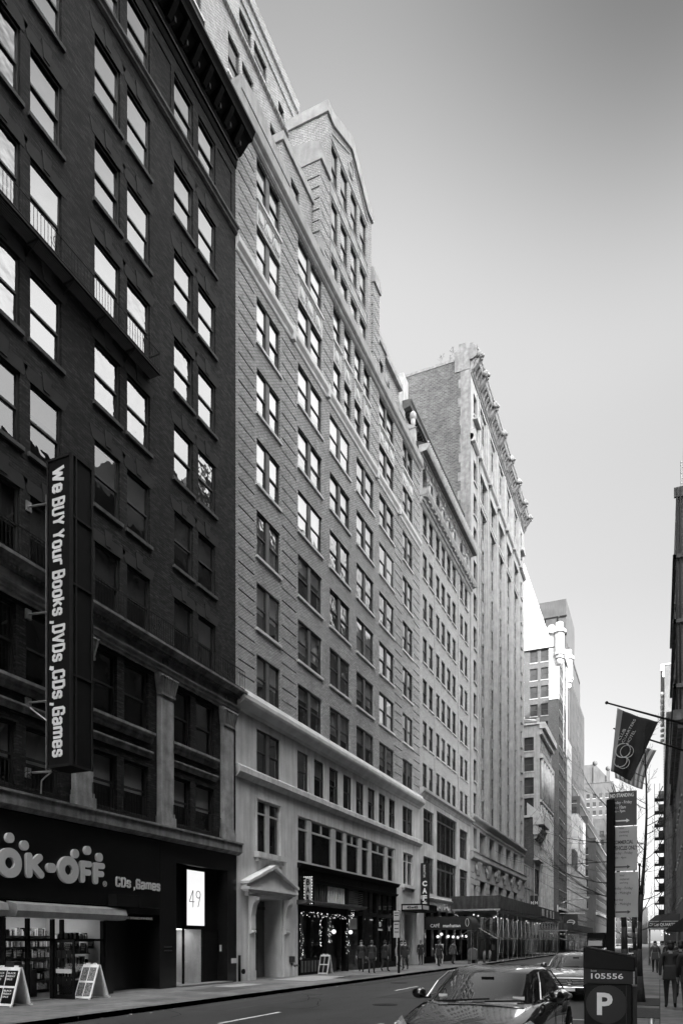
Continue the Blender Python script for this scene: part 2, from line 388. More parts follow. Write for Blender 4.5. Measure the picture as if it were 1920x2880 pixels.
def wall(mb, plane, u0, u1, z0, z1, ops, axis='x', sgn=1, inner=True):
    """wall surface on plane; axis 'x': x = plane, u = y, outward +X (sgn 1) or -X; axis 'y': y = plane, u = x, outward -Y (sgn -1).
    ops: (u0,u1,z0,z1,depth,mi) ; mi None = open, else the recess is filled with that material index"""
    us = {u0, u1}; zs = {z0, z1}
    ops = [(max(a, u0), min(b, u1), max(c, z0), min(d, z1), e, f) for a, b, c, d, e, f in ops if b > u0 and a < u1 and d > z0 and c < z1]
    for a, b, c, d, e, f in ops: us |= {a, b}; zs |= {c, d}
    def uniq(s_):
        out = []
        for v in sorted(s_):
            if not out or v - out[-1] > 1e-4: out.append(v)
        return out
    us, zs = uniq(us), uniq(zs)
    nu, nz = len(us) - 1, len(zs) - 1
    grid = [[None] * nz for _ in range(nu)]
    import bisect
    def idx(arr, v):
        i = bisect.bisect_left(arr, v - 2e-4); return i
    for a, b, c, d, e, f in reversed(ops):
        for i in range(idx(us, a), idx(us, b)):
            for j in range(idx(zs, c), idx(zs, d)): grid[i][j] = (e, f)
    def P(u, z, dep):
        return (plane - sgn * dep, u, z) if axis == 'x' else (u, plane - sgn * dep, z)
    def dep(i, j):
        if i < 0 or j < 0 or i >= nu or j >= nz: return 0
        return grid[i][j][0] if grid[i][j] else 0
    V = {}
    def vert(p):
        k = (round(p[0], 4), round(p[1], 4), round(p[2], 4))
        if k not in V: V[k] = mb.bm.verts.new(p)
        return V[k]
    def quad(ps, mi):
        try:
            f = mb.bm.faces.new([vert(p) for p in ps]); f.material_index = mi
        except ValueError: pass
    # front faces, merged along u for speed
    for j in range(nz):
        i = 0
        while i < nu:
            c = grid[i][j]; k = i
            while k + 1 < nu and grid[k + 1][j] == c: k += 1
            if c is None: mb_q = [P(us[i], zs[j], 0), P(us[k + 1], zs[j], 0), P(us[k + 1], zs[j + 1], 0), P(us[i], zs[j + 1], 0)]; mb.face(mb_q, 0)
            elif c[1] is not None: mb.face([P(us[i], zs[j], c[0]), P(us[k + 1], zs[j], c[0]), P(us[k + 1], zs[j + 1], c[0]), P(us[i], zs[j + 1], c[0])], c[1])
            i = k + 1
    for i in range(nu + 1):
        for j in range(nz):
            a, b = dep(i - 1, j), dep(i, j)
            if abs(a - b) > 1e-6 and 0 < i < nu: mb.face([P(us[i], zs[j], a), P(us[i], zs[j], b), P(us[i], zs[j + 1], b), P(us[i], zs[j + 1], a)], 0)
    for j in range(nz + 1):
        for i in range(nu):
            a, b = dep(i, j - 1), dep(i, j)
            if abs(a - b) > 1e-6 and 0 < j < nz: mb.face([P(us[i], zs[j], a), P(us[i + 1], zs[j], a), P(us[i + 1], zs[j], b), P(us[i], zs[j], b)], 0)
def shell(mb, xf, xb, y0, y1, z0, z1, side0=True, side1=True, top=True, mi=0):
    "the sides, back and roof behind a facade on x = xf"
    if side0: mb.face([(xf, y0, z0), (xb, y0, z0), (xb, y0, z1), (xf, y0, z1)], mi)
    if side1: mb.face([(xf, y1, z0), (xf, y1, z1), (xb, y1, z1), (xb, y1, z0)], mi)
    mb.face([(xb, y0, z0), (xb, y1, z0), (xb, y1, z1), (xb, y0, z1)], mi)
    if top: mb.face([(xf, y0, z1), (xb, y0, z1), (xb, y1, z1), (xf, y1, z1)], mi)
def band(mb, x, y0, y1, prof, mi=0):
    "moulding along Y on plane x; prof = [(projection, z)...] from the bottom up; closed against the wall 3 cm inside it"
    poly = [(x - .03, prof[0][1])] + [(x + p, z) for p, z in prof] + [(x - .03, prof[-1][1])]
    mb.prism([(a, b) for a, b in poly], 'y', y0, y1, mi)

# ------------------------------------------------------------------ windows
WC = {}
def win_meshes(kind, w, h, fmat, mmat, sill, sillmat, lint=0):
    """meshes of one window, local origin at the lower-left outer corner of its opening on the wall plane; outward +X, width along +Y.
    kind: sash (one double-hung), pair (two with a wide mullion), quad = fixed 2-light with transom"""
    key = (kind, round(w, 2), round(h, 2), fmat, mmat, sill, sillmat, lint)
    if key in WC: return WC[key]
    fr = MB(); pn = MB(); fx = -0.12
    lights = [(0.0, w)] if kind in ('sash', 'fixed') else [(0.0, w / 2 - .13), (w / 2 + .13, w)] if kind in ('pair', 'transom') else [(0.0, w)]
    t = .07
    def fbox(a, b, c, d, x0=fx - .05, x1=fx + .05, mi=0): fr.box(x0, x1, a, b, c, d, mi)
    fbox(0, w, h - t, h); fbox(0, w, 0, t * .8)
    for a, b in lights:
        fbox(a, a + t, t * .8, h - t); fbox(b - t, b, t * .8, h - t)
    if len(lights) == 2: fbox(lights[0][1] + .002, lights[1][0] - .002, t * .8, h - t, fx - .05, fx + .06, 1)
    sp = h * (.5 if kind != 'transom' else .74)
    for a, b in lights:
        if kind in ('sash', 'pair'):
            fbox(a + t, b - t, sp - .035, sp + .035, fx - .045, fx + .03)
            pn.face([(fx - .005, a + t, sp + .03), (fx - .005, b - t, sp + .03), (fx - .005, b - t, h - t), (fx - .005, a + t, h - t)])
            pn.face([(fx - .035, a + t, t * .8), (fx - .035, b - t, t * .8), (fx - .035, b - t, sp - .03), (fx - .035, a + t, sp - .03)])
            # inner stiles of the lower sash
            fbox(a + t, a + t + .04, t * .8, sp - .035, fx - .048, fx - .012); fbox(b - t - .04, b - t, t * .8, sp - .035, fx - .048, fx - .012)
        elif kind == 'transom':
            fbox(a + t, b - t, sp - .04, sp + .04, fx - .045, fx + .04)
            pn.face([(fx - .005, a + t, t * .8), (fx - .005, b - t, t * .8), (fx - .005, b - t, h - t), (fx - .005, a + t, h - t)])
        else:
            pn.face([(fx - .005, a + t, t * .8), (fx - .005, b - t, t * .8), (fx - .005, b - t, h - t), (fx - .005, a + t, h - t)])
    def fin(mb, name, mats):
        bmesh.ops.recalc_face_normals(mb.bm, faces=mb.bm.faces[:])
        me = bpy.data.meshes.new(name); mb.bm.to_mesh(me); mb.bm.free()
        for m in mats: me.materials.append(M[m])
        return me
    F = fin(fr, 'window_frame', [fmat, mmat]); P_ = fin(pn, 'pane', ['glass'])
    S = None
    if sill:
        sm = MB(); sm.box(-.1, .09, -.1, w + .1, -.13, -.002); S = fin(sm, 'sill', [sillmat])
    WC[key] = (F, P_, S)
    return WC[key]
PV = {}
def pane_var(me, mat):
    k = (me.name, mat)
    if k not in PV:
        m2_ = me.copy(); m2_.materials.clear(); m2_.materials.append(M[mat]); PV[k] = m2_
    return PV[k]
BL = {}
def blind_mesh(w, h, mat):
    k = (round(w, 2), round(h, 2), mat)
    if k not in BL:
        b = MB(); b.box(-.245, -.235, .06, w - .06, 0, h); me = bpy.data.meshes.new('blind'); b.bm.to_mesh(me); b.bm.free(); me.materials.append(M[mat]); BL[k] = me
    return BL[k]
def window(parent, x, y0, y1, z0, z1, kind='sash', fmat='darkframe', mmat='darkframe', sill=True, sillmat='b1sill', pane='glass', blind=0, blmat='blind', tilt=.004, rz=0):
    w, h = y1 - y0, z1 - z0
    F, P_, S = win_meshes(kind, w, h, fmat, mmat, sill, sillmat)
    o = inst('window', F, parent, (x, y0, z0), rot=(0, 0, rz) if rz else None)
    p = inst('pane', pane_var(P_, pane), None, (0, 0, 0)); p.parent = o
    p.rotation_euler = (0, random.uniform(-tilt, tilt), random.uniform(-tilt, tilt))
    if S: s = inst('sill', S, None, (0, 0, 0)); s.parent = o
    if blind:
        bh = round((h - .1) * blind, 1)
        b = inst('blind', blind_mesh(w, bh, blmat), None, (0, 0, h - .06 - bh)); b.parent = o
    return o

def explode(o, name=None):
    "separate a mesh into one object per clump of touching pieces (siblings under the same parent)"
    me = o.data; n = len(me.vertices); par = list(range(n))
    def f(a):
        while par[a] != a: par[a] = par[par[a]]; a = par[a]
        return a
    for e in me.edges:
        a, b = f(e.vertices[0]), f(e.vertices[1])
        if a != b: par[a] = b
    comp = {}
    for i in range(n): comp.setdefault(f(i), []).append(i)
    ks = list(comp)
    if len(ks) > 700: return
    bb = []
    for k in ks:
        c = [me.vertices[i].co for i in comp[k]]
        bb.append([min(v[j] for v in c) - .012 for j in range(3)] + [max(v[j] for v in c) + .012 for j in range(3)])
    gp = list(range(len(ks)))
    def h(a):
        while gp[a] != a: a = gp[a]
        return a
    for i in range(len(ks)):
        for j in range(i):
            if all(bb[i][t] <= bb[j][t + 3] and bb[j][t] <= bb[i][t + 3] for t in range(3)):
                a, b = h(i), h(j)
                if a != b: gp[a] = b
    groups = {}
    for i, k in enumerate(ks): groups.setdefault(h(i), []).append(k)
    if len(groups) < 2: return
    owner = {}
    for gi, (g0, kk) in enumerate(groups.items()):
        for k in kk:
            for i in comp[k]: owner[i] = gi
    for gi in range(len(groups)):
        bm = bmesh.new(); bm.from_mesh(me); bm.verts.ensure_lookup_table()
        bmesh.ops.delete(bm, geom=[v for v in bm.verts if owner[v.index] != gi], context='VERTS')
        m2 = bpy.data.meshes.new(name or o.name.split('.')[0]); bm.to_mesh(m2); bm.free()
        for m in me.materials: m2.materials.append(m)
        if gi == 0: first = m2
        else:
            c = o.copy(); c.data = m2; c.name = name or o.name.split('.')[0]; col.objects.link(c)
    o.data = first
    if name: o.name = name

# condensed block letters, drawn as strokes on a 1 x 1 box (x-height 0.74)
A_ = .2
GLYPH = {
 'W': (1.5, [[(.08, 1), (.3, 0), (.5, .8), (.7, 0), (.92, 1)]]), 'B': (.95, [[(.14, 0), (.14, 1), (.7, 1), (.84, .9), (.84, .6), (.7, .52), (.2, .52)], [(.7, .52), (.86, .42), (.86, .1), (.72, 0), (.14, 0)]]),
 'U': (.95, [[(.14, 1), (.14, .12), (.28, 0), (.72, 0), (.86, .12), (.86, 1)]]), 'Y': (.95, [[(.08, 1), (.5, .45), (.92, 1)], [(.5, .5), (.5, 0)]]),
 'D': (.95, [[(.14, 0), (.14, 1), (.66, 1), (.86, .86), (.86, .14), (.66, 0), (.14, 0)]]), 'V': (.95, [[(.06, 1), (.5, 0), (.94, 1)]]),
 'C': (.95, [[(.86, .66), (.86, .88), (.72, 1), (.28, 1), (.14, .88), (.14, .12), (.28, 0), (.72, 0), (.86, .12), (.86, .36)]]),
 'G': (.95, [[(.86, .70), (.86, .88), (.72, 1), (.28, 1), (.14, .88), (.14, .12), (.28, 0), (.86, 0), (.86, .48), (.55, .48)]]),
 'e': (.9, [[(.16, .37), (.84, .37), (.84, .64), (.7, .74), (.3, .74), (.15, .64), (.15, .1), (.3, 0), (.7, 0), (.84, .1), (.84, .2)]]),
 'o': (.9, [[(.15, .12), (.15, .62), (.3, .74), (.7, .74), (.85, .62), (.85, .12), (.7, 0), (.3, 0), (.15, .12)]]),
 'u': (.9, [[(.15, .74), (.15, .1), (.28, 0), (.82, 0)], [(.85, .74), (.85, 0)]]), 'r': (.65, [[(.2, 0), (.2, .74)], [(.2, .58), (.5, .74), (.9, .74)]]),
 'k': (.9, [[(.15, 0), (.15, 1)], [(.2, .34), (.85, .74)], [(.4, .44), (.88, 0)]]),
 's': (.85, [[(.84, .56), (.84, .66), (.7, .74), (.3, .74), (.16, .64), (.16, .46), (.84, .3), (.84, .1), (.7, 0), (.3, 0), (.16, .1), (.16, .2)]]),
 'a': (.9, [[(.18, .56), (.18, .66), (.32, .74), (.7, .74), (.84, .64), (.84, 0)], [(.84, .4), (.3, .36), (.16, .26), (.16, .08), (.3, 0), (.6, 0), (.84, .12)]]),
 'm': (1.35, [[(.1, 0), (.1, .74)], [(.1, .66), (.28, .74), (.42, .74), (.5, .64), (.5, 0)], [(.5, .64), (.68, .74), (.82, .74), (.9, .64), (.9, 0)]]),
 ',': (.45, [[(.6, .10), (.6, -.02), (.35, -.2)]])}
def block_text(body, origin, face, parent, mat, width, height, depth=.02, sw=.26):
    adv = sum(GLYPH[c][0] + .16 for c in body) - .16; sx = width / adv; q = MB(); x = 0
    w = sw * sx * .5; k = 0
    for c in body:
        gw, polys = GLYPH[c]
        for pl in polys:
            P = [Vector((x + a * gw * sx, w + b * (height - 2 * w) if c != ',' else b * height, 0)) for a, b in pl]
            for i in range(len(P) - 1):
                k += 1; d = (P[i + 1] - P[i]); L = d.length; d.normalize(); n_ = Vector((-d.y, d.x, 0))
                e0 = w * .62 if 0 < i or c in 'oDeBs' else (w if abs(d.x) > .9 else 0); e1 = w * .62 if i < len(P) - 2 else (w if abs(d.x) > .9 else 0)
                a, b = P[i] - d * e0, P[i + 1] + d * e1
                vertical_end = 0
                q.prism([tuple((a + n_ * w)[:2]), tuple((a - n_ * w)[:2]), tuple((b - n_ * w)[:2]), tuple((b + n_ * w)[:2])], 'z', 0, depth + .0012 * (k % 7))
        x += (gw + .16) * sx
    bmesh.ops.recalc_face_normals(q.bm, faces=q.bm.faces[:]); me = bpy.data.meshes.new('lettering'); q.bm.to_mesh(me); q.bm.free()
    me.transform(face.to_4x4()); me.materials.append(M[mat])
    return inst('lettering', me, parent, origin)
# ================================================================== BUILDING 1: dark brick loft at the left edge
b1 = thing('brick_building', 'dark brick loft building above the black-fronted book shop, nearest on the left', 'building', (-17.7, 18, 0.15))
Y0, Y1 = 6.0, 28.5
cols = []
for k in range(-1, 3):
    cols += [(15.02 + 4.45 * k - (0), 16.31 + 4.45 * k), (16.68 + 4.45 * k, 17.97 + 4.45 * k)]
cols = [c for c in cols if c[0] > Y0 + .5]
cols = [(a, b) for a, b in cols]
rows = [(34.62, 36.68), (30.93, 33.14), (27.4, 29.61), (23.95, 26.12), (20.47, 22.64), (16.97, 19.18), (13.45, 15.71)]
ops = [(a, b, c, d, .22, None) for a, b in cols for c, d in rows]
for k in range(-1, 4):   # blind panels of the attic storey between the pairs
    yc = 18.42 + 4.45 * k
    ops.append((yc - .30, yc + .85, 34.95, 36.7, .04, 0))
mb = MB(); wall(mb, -D, Y0, Y1, 12.3, 38.0, ops)
bay = [(14.85, 16.20, 16.57, 17.95), (19.30, 20.65, 21.02, 22.40), (23.75, 25.10, 25.47, 26.85), (10.4, 11.75, 12.12, 13.5)]
lops = []
for a, b, c, d in bay:
    for p, q in ((a, b), (c, d)):
        lops += [(p, q, 9.95, 12.15, .3, None), (p, q, 6.7, 8.6, .3, None)]
wall(mb, -D - .05, Y0, Y1, 6.45, 12.3, lops)
shell(mb, -D, -D - 16, Y0, Y1, 6.4, 38.0)
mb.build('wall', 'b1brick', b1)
it = MB(); it.box(-D - 1.3, -D - 1.2, Y0 + .1, Y1 - .1, 6.5, 37.9); it.build('interior', 'interior', b1)
for (a, b) in cols:
    for ri, (c, d) in enumerate(rows):
        bl, bm_ = 0, 'blind'
        pane = 'glass'
        if ri == 0: bl, bm_ = .55, 'blind_dk'
        if ri == 5: bl, bm_, pane = random.choice([.45, .35, .5]), 'blind_dk', 'glass_old'
        if ri == 6: bl, bm_, pane = .5, 'blind_dk', 'glass_old'
        if (ri in (3, 4) and random.random() < .35) or (a < 16 and ri < 5): pane = 'glass_wavy'
        window(b1, -D, a, b, c, d, 'sash', sill=ri != 6, sillmat='b1sill', pane=pane, blind=bl, blmat=bm_, tilt=.012)
for a, b, c, d in bay:
    for i, (p, q) in enumerate(((a, b), (c, d))):
        window(b1, -D - .1, p, q, 9.95, 12.15, 'sash', sill=False, pane='glass_old')
        window(b1, -D - .1, p, q, 6.7, 8.6, 'sash', sill=False, pane='glass_old', blind=.55, blmat='blind')
lt = MB()
for a, b in cols:
    for c, d in rows[1:]:
        lt.prism([(a - .12, d + .003), (b + .12, d + .003), (b + .28, d + .42), (a - .28, d + .42)], 'x', -D - .01, -D + .012)
        lt.prism([((a + b) / 2 - .13, d + .1), ((a + b) / 2 + .13, d + .1), ((a + b) / 2 + .2, d + .62), ((a + b) / 2 - .2, d + .62)], 'x', -D - .01, -D + .035)
lt.build('lintel', 'b1lintel', b1)
st = MB()
band(st, -D, Y0, Y1, [(.03, 34.15), (.12, 34.22), (.12, 34.33), (.2, 34.4), (.2, 34.5), (.05, 34.56)])
st.build('string_course', 'b1sill', b1)
# lower entablature, spandrel ledges, pilasters, shop cornice
st = MB()
band(st, -D, Y0, Y1 + .15, [(.05, 12.3), (.05, 12.42), (.12, 12.44), (.12, 12.55), (.2, 12.6), (.2, 12.66)])
band(st, -D, Y0, Y1 + .1, [(.06, 12.66), (.06, 13.0)])
st.build('frieze', 'b1stone_lt', b1)
st = MB()
band(st, -D, Y0, Y1 + .25, [(.12, 13.0), (.16, 13.1), (.30, 13.12), (.38, 13.22), (.5, 13.26), (.5, 13.36), (.42, 13.4)])
yy = Y0 + .1
while yy < Y1 + .1:
    st.sphere((-D + .22, yy, 13.07), .055, 6, 4); yy += .16
for yc in (14.4, 18.8, 23.25, 27.7):
    st.disc((yc, 12.83), .17, 'x', -D + .05, -D + .12, 18)
for a, b, c, d in bay:
    band(st, -D, a - .1, d + .1, [(.02, 9.5), (.1, 9.6), (.1, 9.7), (.22, 9.78), (.22, 9.88), (.1, 9.92)])
    band(st, -D, a - .1, d + .1, [(.03, 8.93), (.06, 9.0), (.06, 9.06), (.12, 9.12), (.12, 9.18)])
st.build('cornice', 'b1stone', b1)
for yc in (14.4, 18.83, 23.28, 27.7):
    p = MB(); w2 = .40
    p.box(-D - .04, -D + .16, yc - w2, yc + w2, 6.98, 11.55)
    p.box(-D - .04, -D + .24, yc - w2 - .06, yc + w2 + .06, 6.45, 6.82)
    p.box(-D - .04, -D + .2, yc - w2 - .03, yc + w2 + .03, 6.82, 6.98)
    p.build('pilaster', 'b1stone_lt', b1)
    c = MB()
    c.prism([(yc - w2 - .01, 11.55), (yc + w2 + .01, 11.55), (yc + w2 + .16, 12.18), (yc + w2 + .16, 12.3), (yc - w2 - .16, 12.3), (yc - w2 - .16, 12.18)], 'x', -D - .04, -D + .2)
    for k in range(7):
        yk = yc - w2 + .03 + k * (2 * w2 - .06) / 6
        c.tube((-D + .19, yk, 11.6), (-D + .27, yk + (yk - yc) * .25, 12.15), .045, .07, 6)
        c.sphere((-D + .29, yk + (yk - yc) * .3, 12.16), .075, 6, 4)
    c.box(-D, -D + .22, yc - w2 - .04, yc + w2 + .04, 11.5, 11.6)
    c.build('capital', 'b1stone', b1)
st = MB()
band(st, -D, Y0, Y1 + .12, [(.12, 5.9), (.2, 5.96), (.3, 6.02), (.3, 6.36), (.36, 6.38), (.36, 6.45)])
st.build('shop_cornice', 'b1stone', b1)
# top cornice with modillions and a dark mansard
tc = MB()
band(tc, -D, Y0, Y1, [(.04, 37.2), (.08, 37.3), (.08, 37.5), (.14, 37.6), (.2, 37.75)])
band(tc, -D, Y0, Y1 + .25, [(.15, 37.95), (.55, 38.35), (.75, 38.38), (.8, 38.55), (.9, 38.7), (.9, 38.85), (.3, 38.95)])
yy = Y0 + .3
while yy < Y1:
    tc.prism([(-D, 37.7), (-D + .3, 37.75), (-D + .62, 38.2), (-D + .7, 38.36), (-D, 38.36)], 'y', yy, yy + .22); yy += .8
tc.build('cornice', 'b1cornice', b1)
tl = MB(); tl.box(-D + .9, -D + .915, Y0, Y1 + .25, 38.72, 38.82); tl.box(-D + .14, -D + .155, Y0, Y1, 37.5, 37.58); tl.box(-D + .75, -D + .765, Y0, Y1 + .2, 38.42, 38.5)
yy = Y0 + .62
while yy < Y1: tl.box(-D + .02, -D + .4, yy, yy + .1, 37.9, 38.08); yy += .8
tl.build('pale_moulding', 'b1sill', b1)  # thin pale strips and blocks laid over the dark cornice
mr = MB()
mr.prism([(-D + .25, 38.9), (-D - .75, 41.1), (-D - .55, 41.2), (-D - .55, 41.5), (-D - .85, 41.5), (-D - 1.85, 44.2), (-D - 1.65, 44.3), (-D - 1.65, 44.7), (-D - 2.1, 44.7), (-D - 4.5, 46.5), (-D - 16, 46.5), (-D - 16, 37.9), (-D, 37.9)], 'y', Y0, Y1 - .02)
for zz in (39.3, 39.9, 40.5):
    t_ = (zz - 38.9) / 2.2; mr.box(-D - .5 - t_, -D + .25 - t_ + .05, Y0, Y1 - .01, zz, zz + .09)
for zz in (42.2, 42.9, 43.6):
    t_ = (zz - 41.5) / 2.7; mr.box(-D - 1.3 - t_, -D - .85 - t_ + .06, Y0, Y1 - .01, zz, zz + .09)
mr.build('mansard_roof', 'b1cornice', b1)

# ground floor: black granite front
gf = MB()
gops = [(15.7, 19.95, .15, 2.72, .1, None), (20.35, 22.95, .15, 3.0, .9, 0), (24.0, 27.75, .15, 5.12, .55, None), (10.5, 14.9, .15, 2.72, .6, 0)]
wall(gf, -D + .05, Y0, Y1, .15, 5.92, gops)
shell(gf, -D + .05, -D - 16, Y0, Y1, .15, 5.92, top=False)
gf.build('shop_wall', 'granite', b1)
fp = MB(); fp.box(-D + .052, -D + .12, Y0 + .05, 22.85, 3.25, 5.85); fp.build('fascia', 'signblack', b1)
hs = MB()
for a, b in ((15.75, 20.55), (10.4, 15.45)):
    hs.prism([(-D + .05, 2.72), (-D + .42, 2.74), (-D + .5, 2.9), (-D + .44, 3.1), (-D + .05, 3.2)], 'y', a, b)
hs.build('shutter_housing', plain('shutter_metal', .34, .5, .2, 2, metal=.4), b1)
fx = MB(); fx.box(-D + .12, -D + .5, 20.0, 21.2, 3.22, 3.62); fx.build('floodlight_box', 'black', b1)
# rounded shop letters built from thick strokes
sl = thing('shop_sign_letters', 'big rounded pale shop name letters with dots on the black fascia', 'sign', (-D + .12, 17.5, 4.3))
LX = -D + .12
def strokes(y, z, segs, r, ring=None, name='letter'):
    m_ = MB(); k = 0
    for (a, b, c, d) in segs:
        k += 1
        ang = math.atan2(d - b, c - a); pts = []
        for i in range(9): t_ = ang + math.pi / 2 + math.pi * i / 8; pts.append((y + a + r * math.cos(t_), z + b + r * math.sin(t_)))
        for i in range(9): t_ = ang - math.pi / 2 + math.pi * i / 8; pts.append((y + c + r * math.cos(t_), z + d + r * math.sin(t_)))
        m_.prism(pts, 'x', LX, LX + .10 + .003 * k)
    if ring:
        ro, ri = ring; n = 36
        A = [(y + ro * math.cos(2 * math.pi * i / n), z + ro * math.sin(2 * math.pi * i / n)) for i in range(n)]
        B = [(y + ri * math.cos(2 * math.pi * i / n), z + ri * 1.0 * math.sin(2 * math.pi * i / n)) for i in range(n)]
        for i in range(n):
            j = (i + 1) % n
            for x_ in (LX, LX + .11): m_.face([(x_, *A[i]), (x_, *A[j]), (x_, *B[j]), (x_, *B[i])])
            m_.face([(LX, *A[i]), (LX, *A[j]), (LX + .11, *A[j]), (LX + .11, *A[i])]); m_.face([(LX, *B[i]), (LX, *B[j]), (LX + .11, *B[j]), (LX + .11, *B[i])])
    m_.build(name, 'letter', sl)
ZB = 4.30
strokes(13.55, ZB - .37, [(.1, .1, .1, .62), (.1, .62, .3, .60), (.3, .60, .3, .42), (.3, .38, .38, .25), (.38, .22, .3, .1), (.3, .1, .1, .1), (.1, .37, .3, .38)], .1)
strokes(14.78, ZB, [], 0, (.44, .17)); strokes(15.72, ZB, [], 0, (.44, .17))
strokes(16.33, ZB - .37, [(.12, .1, .12, .64), (.12, .33, .52, .64), (.28, .38, .58, .12)], .115)
strokes(17.33, ZB, [(-.04, 0, .04, 0)], .15)
strokes(18.05, ZB, [], 0, (.44, .17))
strokes(18.58, ZB - .37, [(.1, .1, .1, .64), (.1, .64, .42, .64), (.1, .36, .38, .36)], .1)
strokes(19.20, ZB - .37, [(.1, .1, .1, .64), (.1, .64, .42, .64), (.1, .36, .38, .36)], .1)
dt = MB()
for y, z in ((15.2, 4.86), (15.74, 5.04), (16.28, 4.88), (18.36, 4.86), (18.92, 5.03), (19.48, 4.86)): dt.disc((y, z), .15, 'x', LX, LX + .1, 20)
dt.build('dot', 'letter', sl)
text('®', (LX, 19.72, 3.88), FACE_X, sl, 'letter', height=.2, bold=.01)
s2 = thing('shop_sign_letters', 'small pale raised lettering on the black fascia after the big rounded shop name', 'sign', (LX, 20.4, 3.9))
block_text('CDs', (LX, 20.36, 3.92), FACE_X, s2, 'letter', .80, .36, .03)
text(',', (LX, 21.32, 3.84), FACE_X, s2, 'letter', height=.14, bold=.02, depth=.03)
block_text('Games', (LX, 21.45, 3.91), FACE_X, s2, 'letter', 1.40, .37, .03)
text('FREIGHT ENTRANCE 49 W 45TH ST.', (-D + .055, 20.75, 2.80), FACE_X, b1, 'letter', width=1.75, height=.085, bold=.005, depth=.01)
# shop interior
si = MB(); si.box(-D - 2.75, -D - 2.7, 15.7, 19.95, .15, 3.1, 0); si.box(-D - 2.7, -D - .02, 15.6, 15.7, .15, 3.1, 0); si.box(-D - 2.7, -D - .02, 19.95, 20.05, .15, 3.1, 0)
si.box(-D - 2.7, -D, 15.7, 19.95, 3.0, 3.1, 0); si.box(-D - 2.7, -D + .04, 15.7, 19.95, .1, .17, 1)
si.build('shop_interior', [plain('shop_room_paint', .45, .8, .1), plain('shop_floor', .12, .5)], b1)
s2h = MB(); bk2 = random.Random(8)
for k in range(6):
    z_ = .25 + k * .38; s2h.box(-D - 2.69, -D - 2.4, 16.2, 19.9, z_, z_ + .03, 0); y = 16.25
    while y < 19.8:
        w_ = bk2.uniform(.02, .06); h_ = bk2.uniform(.18, .32); s2h.box(-D - 2.68, -D - 2.45, y, y + w_ - .004, z_ + .032, z_ + h_, bk2.choice([1, 2, 2, 3])); y += w_ + (bk2.random() < .06) * .15
s2h.build('bookshelf', [M['black'], M['letter_w'], plain('mixed_book_spines', .3, .7, .6, 20), M['black']], b1)
s2h = MB(); s2h.box(-D - 1.5, -D - 1.1, 17.0, 18.0, .17, 1.05); s2h.box(-D - 1.48, -D - 1.12, 17.1, 17.4, 1.05, 1.35); s2h.box(-D - 1.45, -D - 1.15, 17.5, 17.85, 1.05, 1.25); s2h.build('display_table', 'coat_md', b1)
sx_ = MB()
for k in range(3): sx_.box(-D - 2.2, -D - .8, 16.4 + k * 1.3, 16.6 + k * 1.3, 2.95, 2.98)
sx_.build('ceiling_light', 'shoplight', b1)
sh = MB(); bk = random.Random(3)
for (y0_, y1_) in ((16.0, 17.2), (18.35, 19.85)):
    for xx in ((-D - 1.9,) if y0_ < 17 else (-D - .55,)):
        for k in range(5):
            z_ = .3 + k * .42
            sh.box(xx - .3, xx, y0_, y1_, z_, z_ + .03, 0)
            y = y0_ + .03
            while y < y1_ - .06:
                w_ = bk.uniform(.02, .05); h_ = bk.uniform(.2, .34)
                sh.box(xx - .28, xx - .03 - bk.uniform(0, .04), y, y + w_ - .004, z_ + .032, z_ + h_, bk.choice([1, 2, 2, 3])); y += w_
sh.build('bookshelf', [M['black'], M['letter_w'], plain('book_spines', .28, .7, .6, 20), M['black']], b1)
gfm = MB()   # shop front joinery
for y in (15.72, 16.62, 17.62, 18.02, 19.9): gfm.box(-D - .12, -D + .02, y - .04, y + .04, .17, 2.7)
gfm.box(-D - .12, -D + .02, 15.72, 19.9, 2.0, 2.08); gfm.box(-D - .1, -D + .02, 18.02, 19.9, .17, .7)
gfm.build('shop_front', 'black', b1)
sg = MB()
for a, b in ((15.76, 16.6), (18.06, 19.86)): sg.face([(-D - .06, a, .2), (-D - .06, b, .2), (-D - .06, b, 2.7), (-D - .06, a, 2.7)])
sg.build('shop_window', 'shopglass', b1)
# open glazed door
dr = MB(); dr.box(-D + .04, -D + .85, 17.62, 17.67, .17, .3); dr.box(-D + .04, -D + .85, 17.62, 17.67, 1.95, 2.05)
dr.box(-D + .04, -D + .12, 17.62, 17.67, .3, 1.95); dr.box(-D + .77, -D + .85, 17.62, 17.67, .3, 1.95)
d_ = dr.build('door', 'black', b1)
pg = MB(); pg.face([(-D + .12, 17.645, .3), (-D + .77, 17.645, .3), (-D + .77, 17.645, 1.95), (-D + .12, 17.645, 1.95)]); pg.build('pane', 'shopglass', d_)
po = MB()
for x in (.16, .37, .58):
    for z in (1.45, .62): po.box(-D + x, -D + x + .18, 17.60, 17.615, z, z + .26, 0)
po.box(-D + .12, -D + .77, 17.60, 17.612, .98, 1.12, 1)
po.build('poster', ['signblack', 'letter'], d_)
for (yy_, zz_) in ((18.15, 1.6), (18.5, 1.75), (18.85, 1.6), (19.2, 1.75), (15.8, 1.45), (16.2, 1.45)):
    q = MB(); q.box(-D - .055, -D - .05, yy_, yy_ + .28, zz_, zz_ + .33); q.build('poster', 'signblack', b1)
    for i, s_ in enumerate(('BLACK', 'FRIDAY', 'SALE')): text(s_, (-D - .05, yy_ + .03, zz_ + .24 - i * .075), FACE_X, b1, 'letter', width=.2 if s_ != 'SALE' else .15, height=.055, bold=.01, depth=.003)
text('BUY Your Books', (-D - .055, 18.2, 1.15), FACE_X, b1, 'letter_w', width=1.25, height=.12, bold=.02, depth=.003)
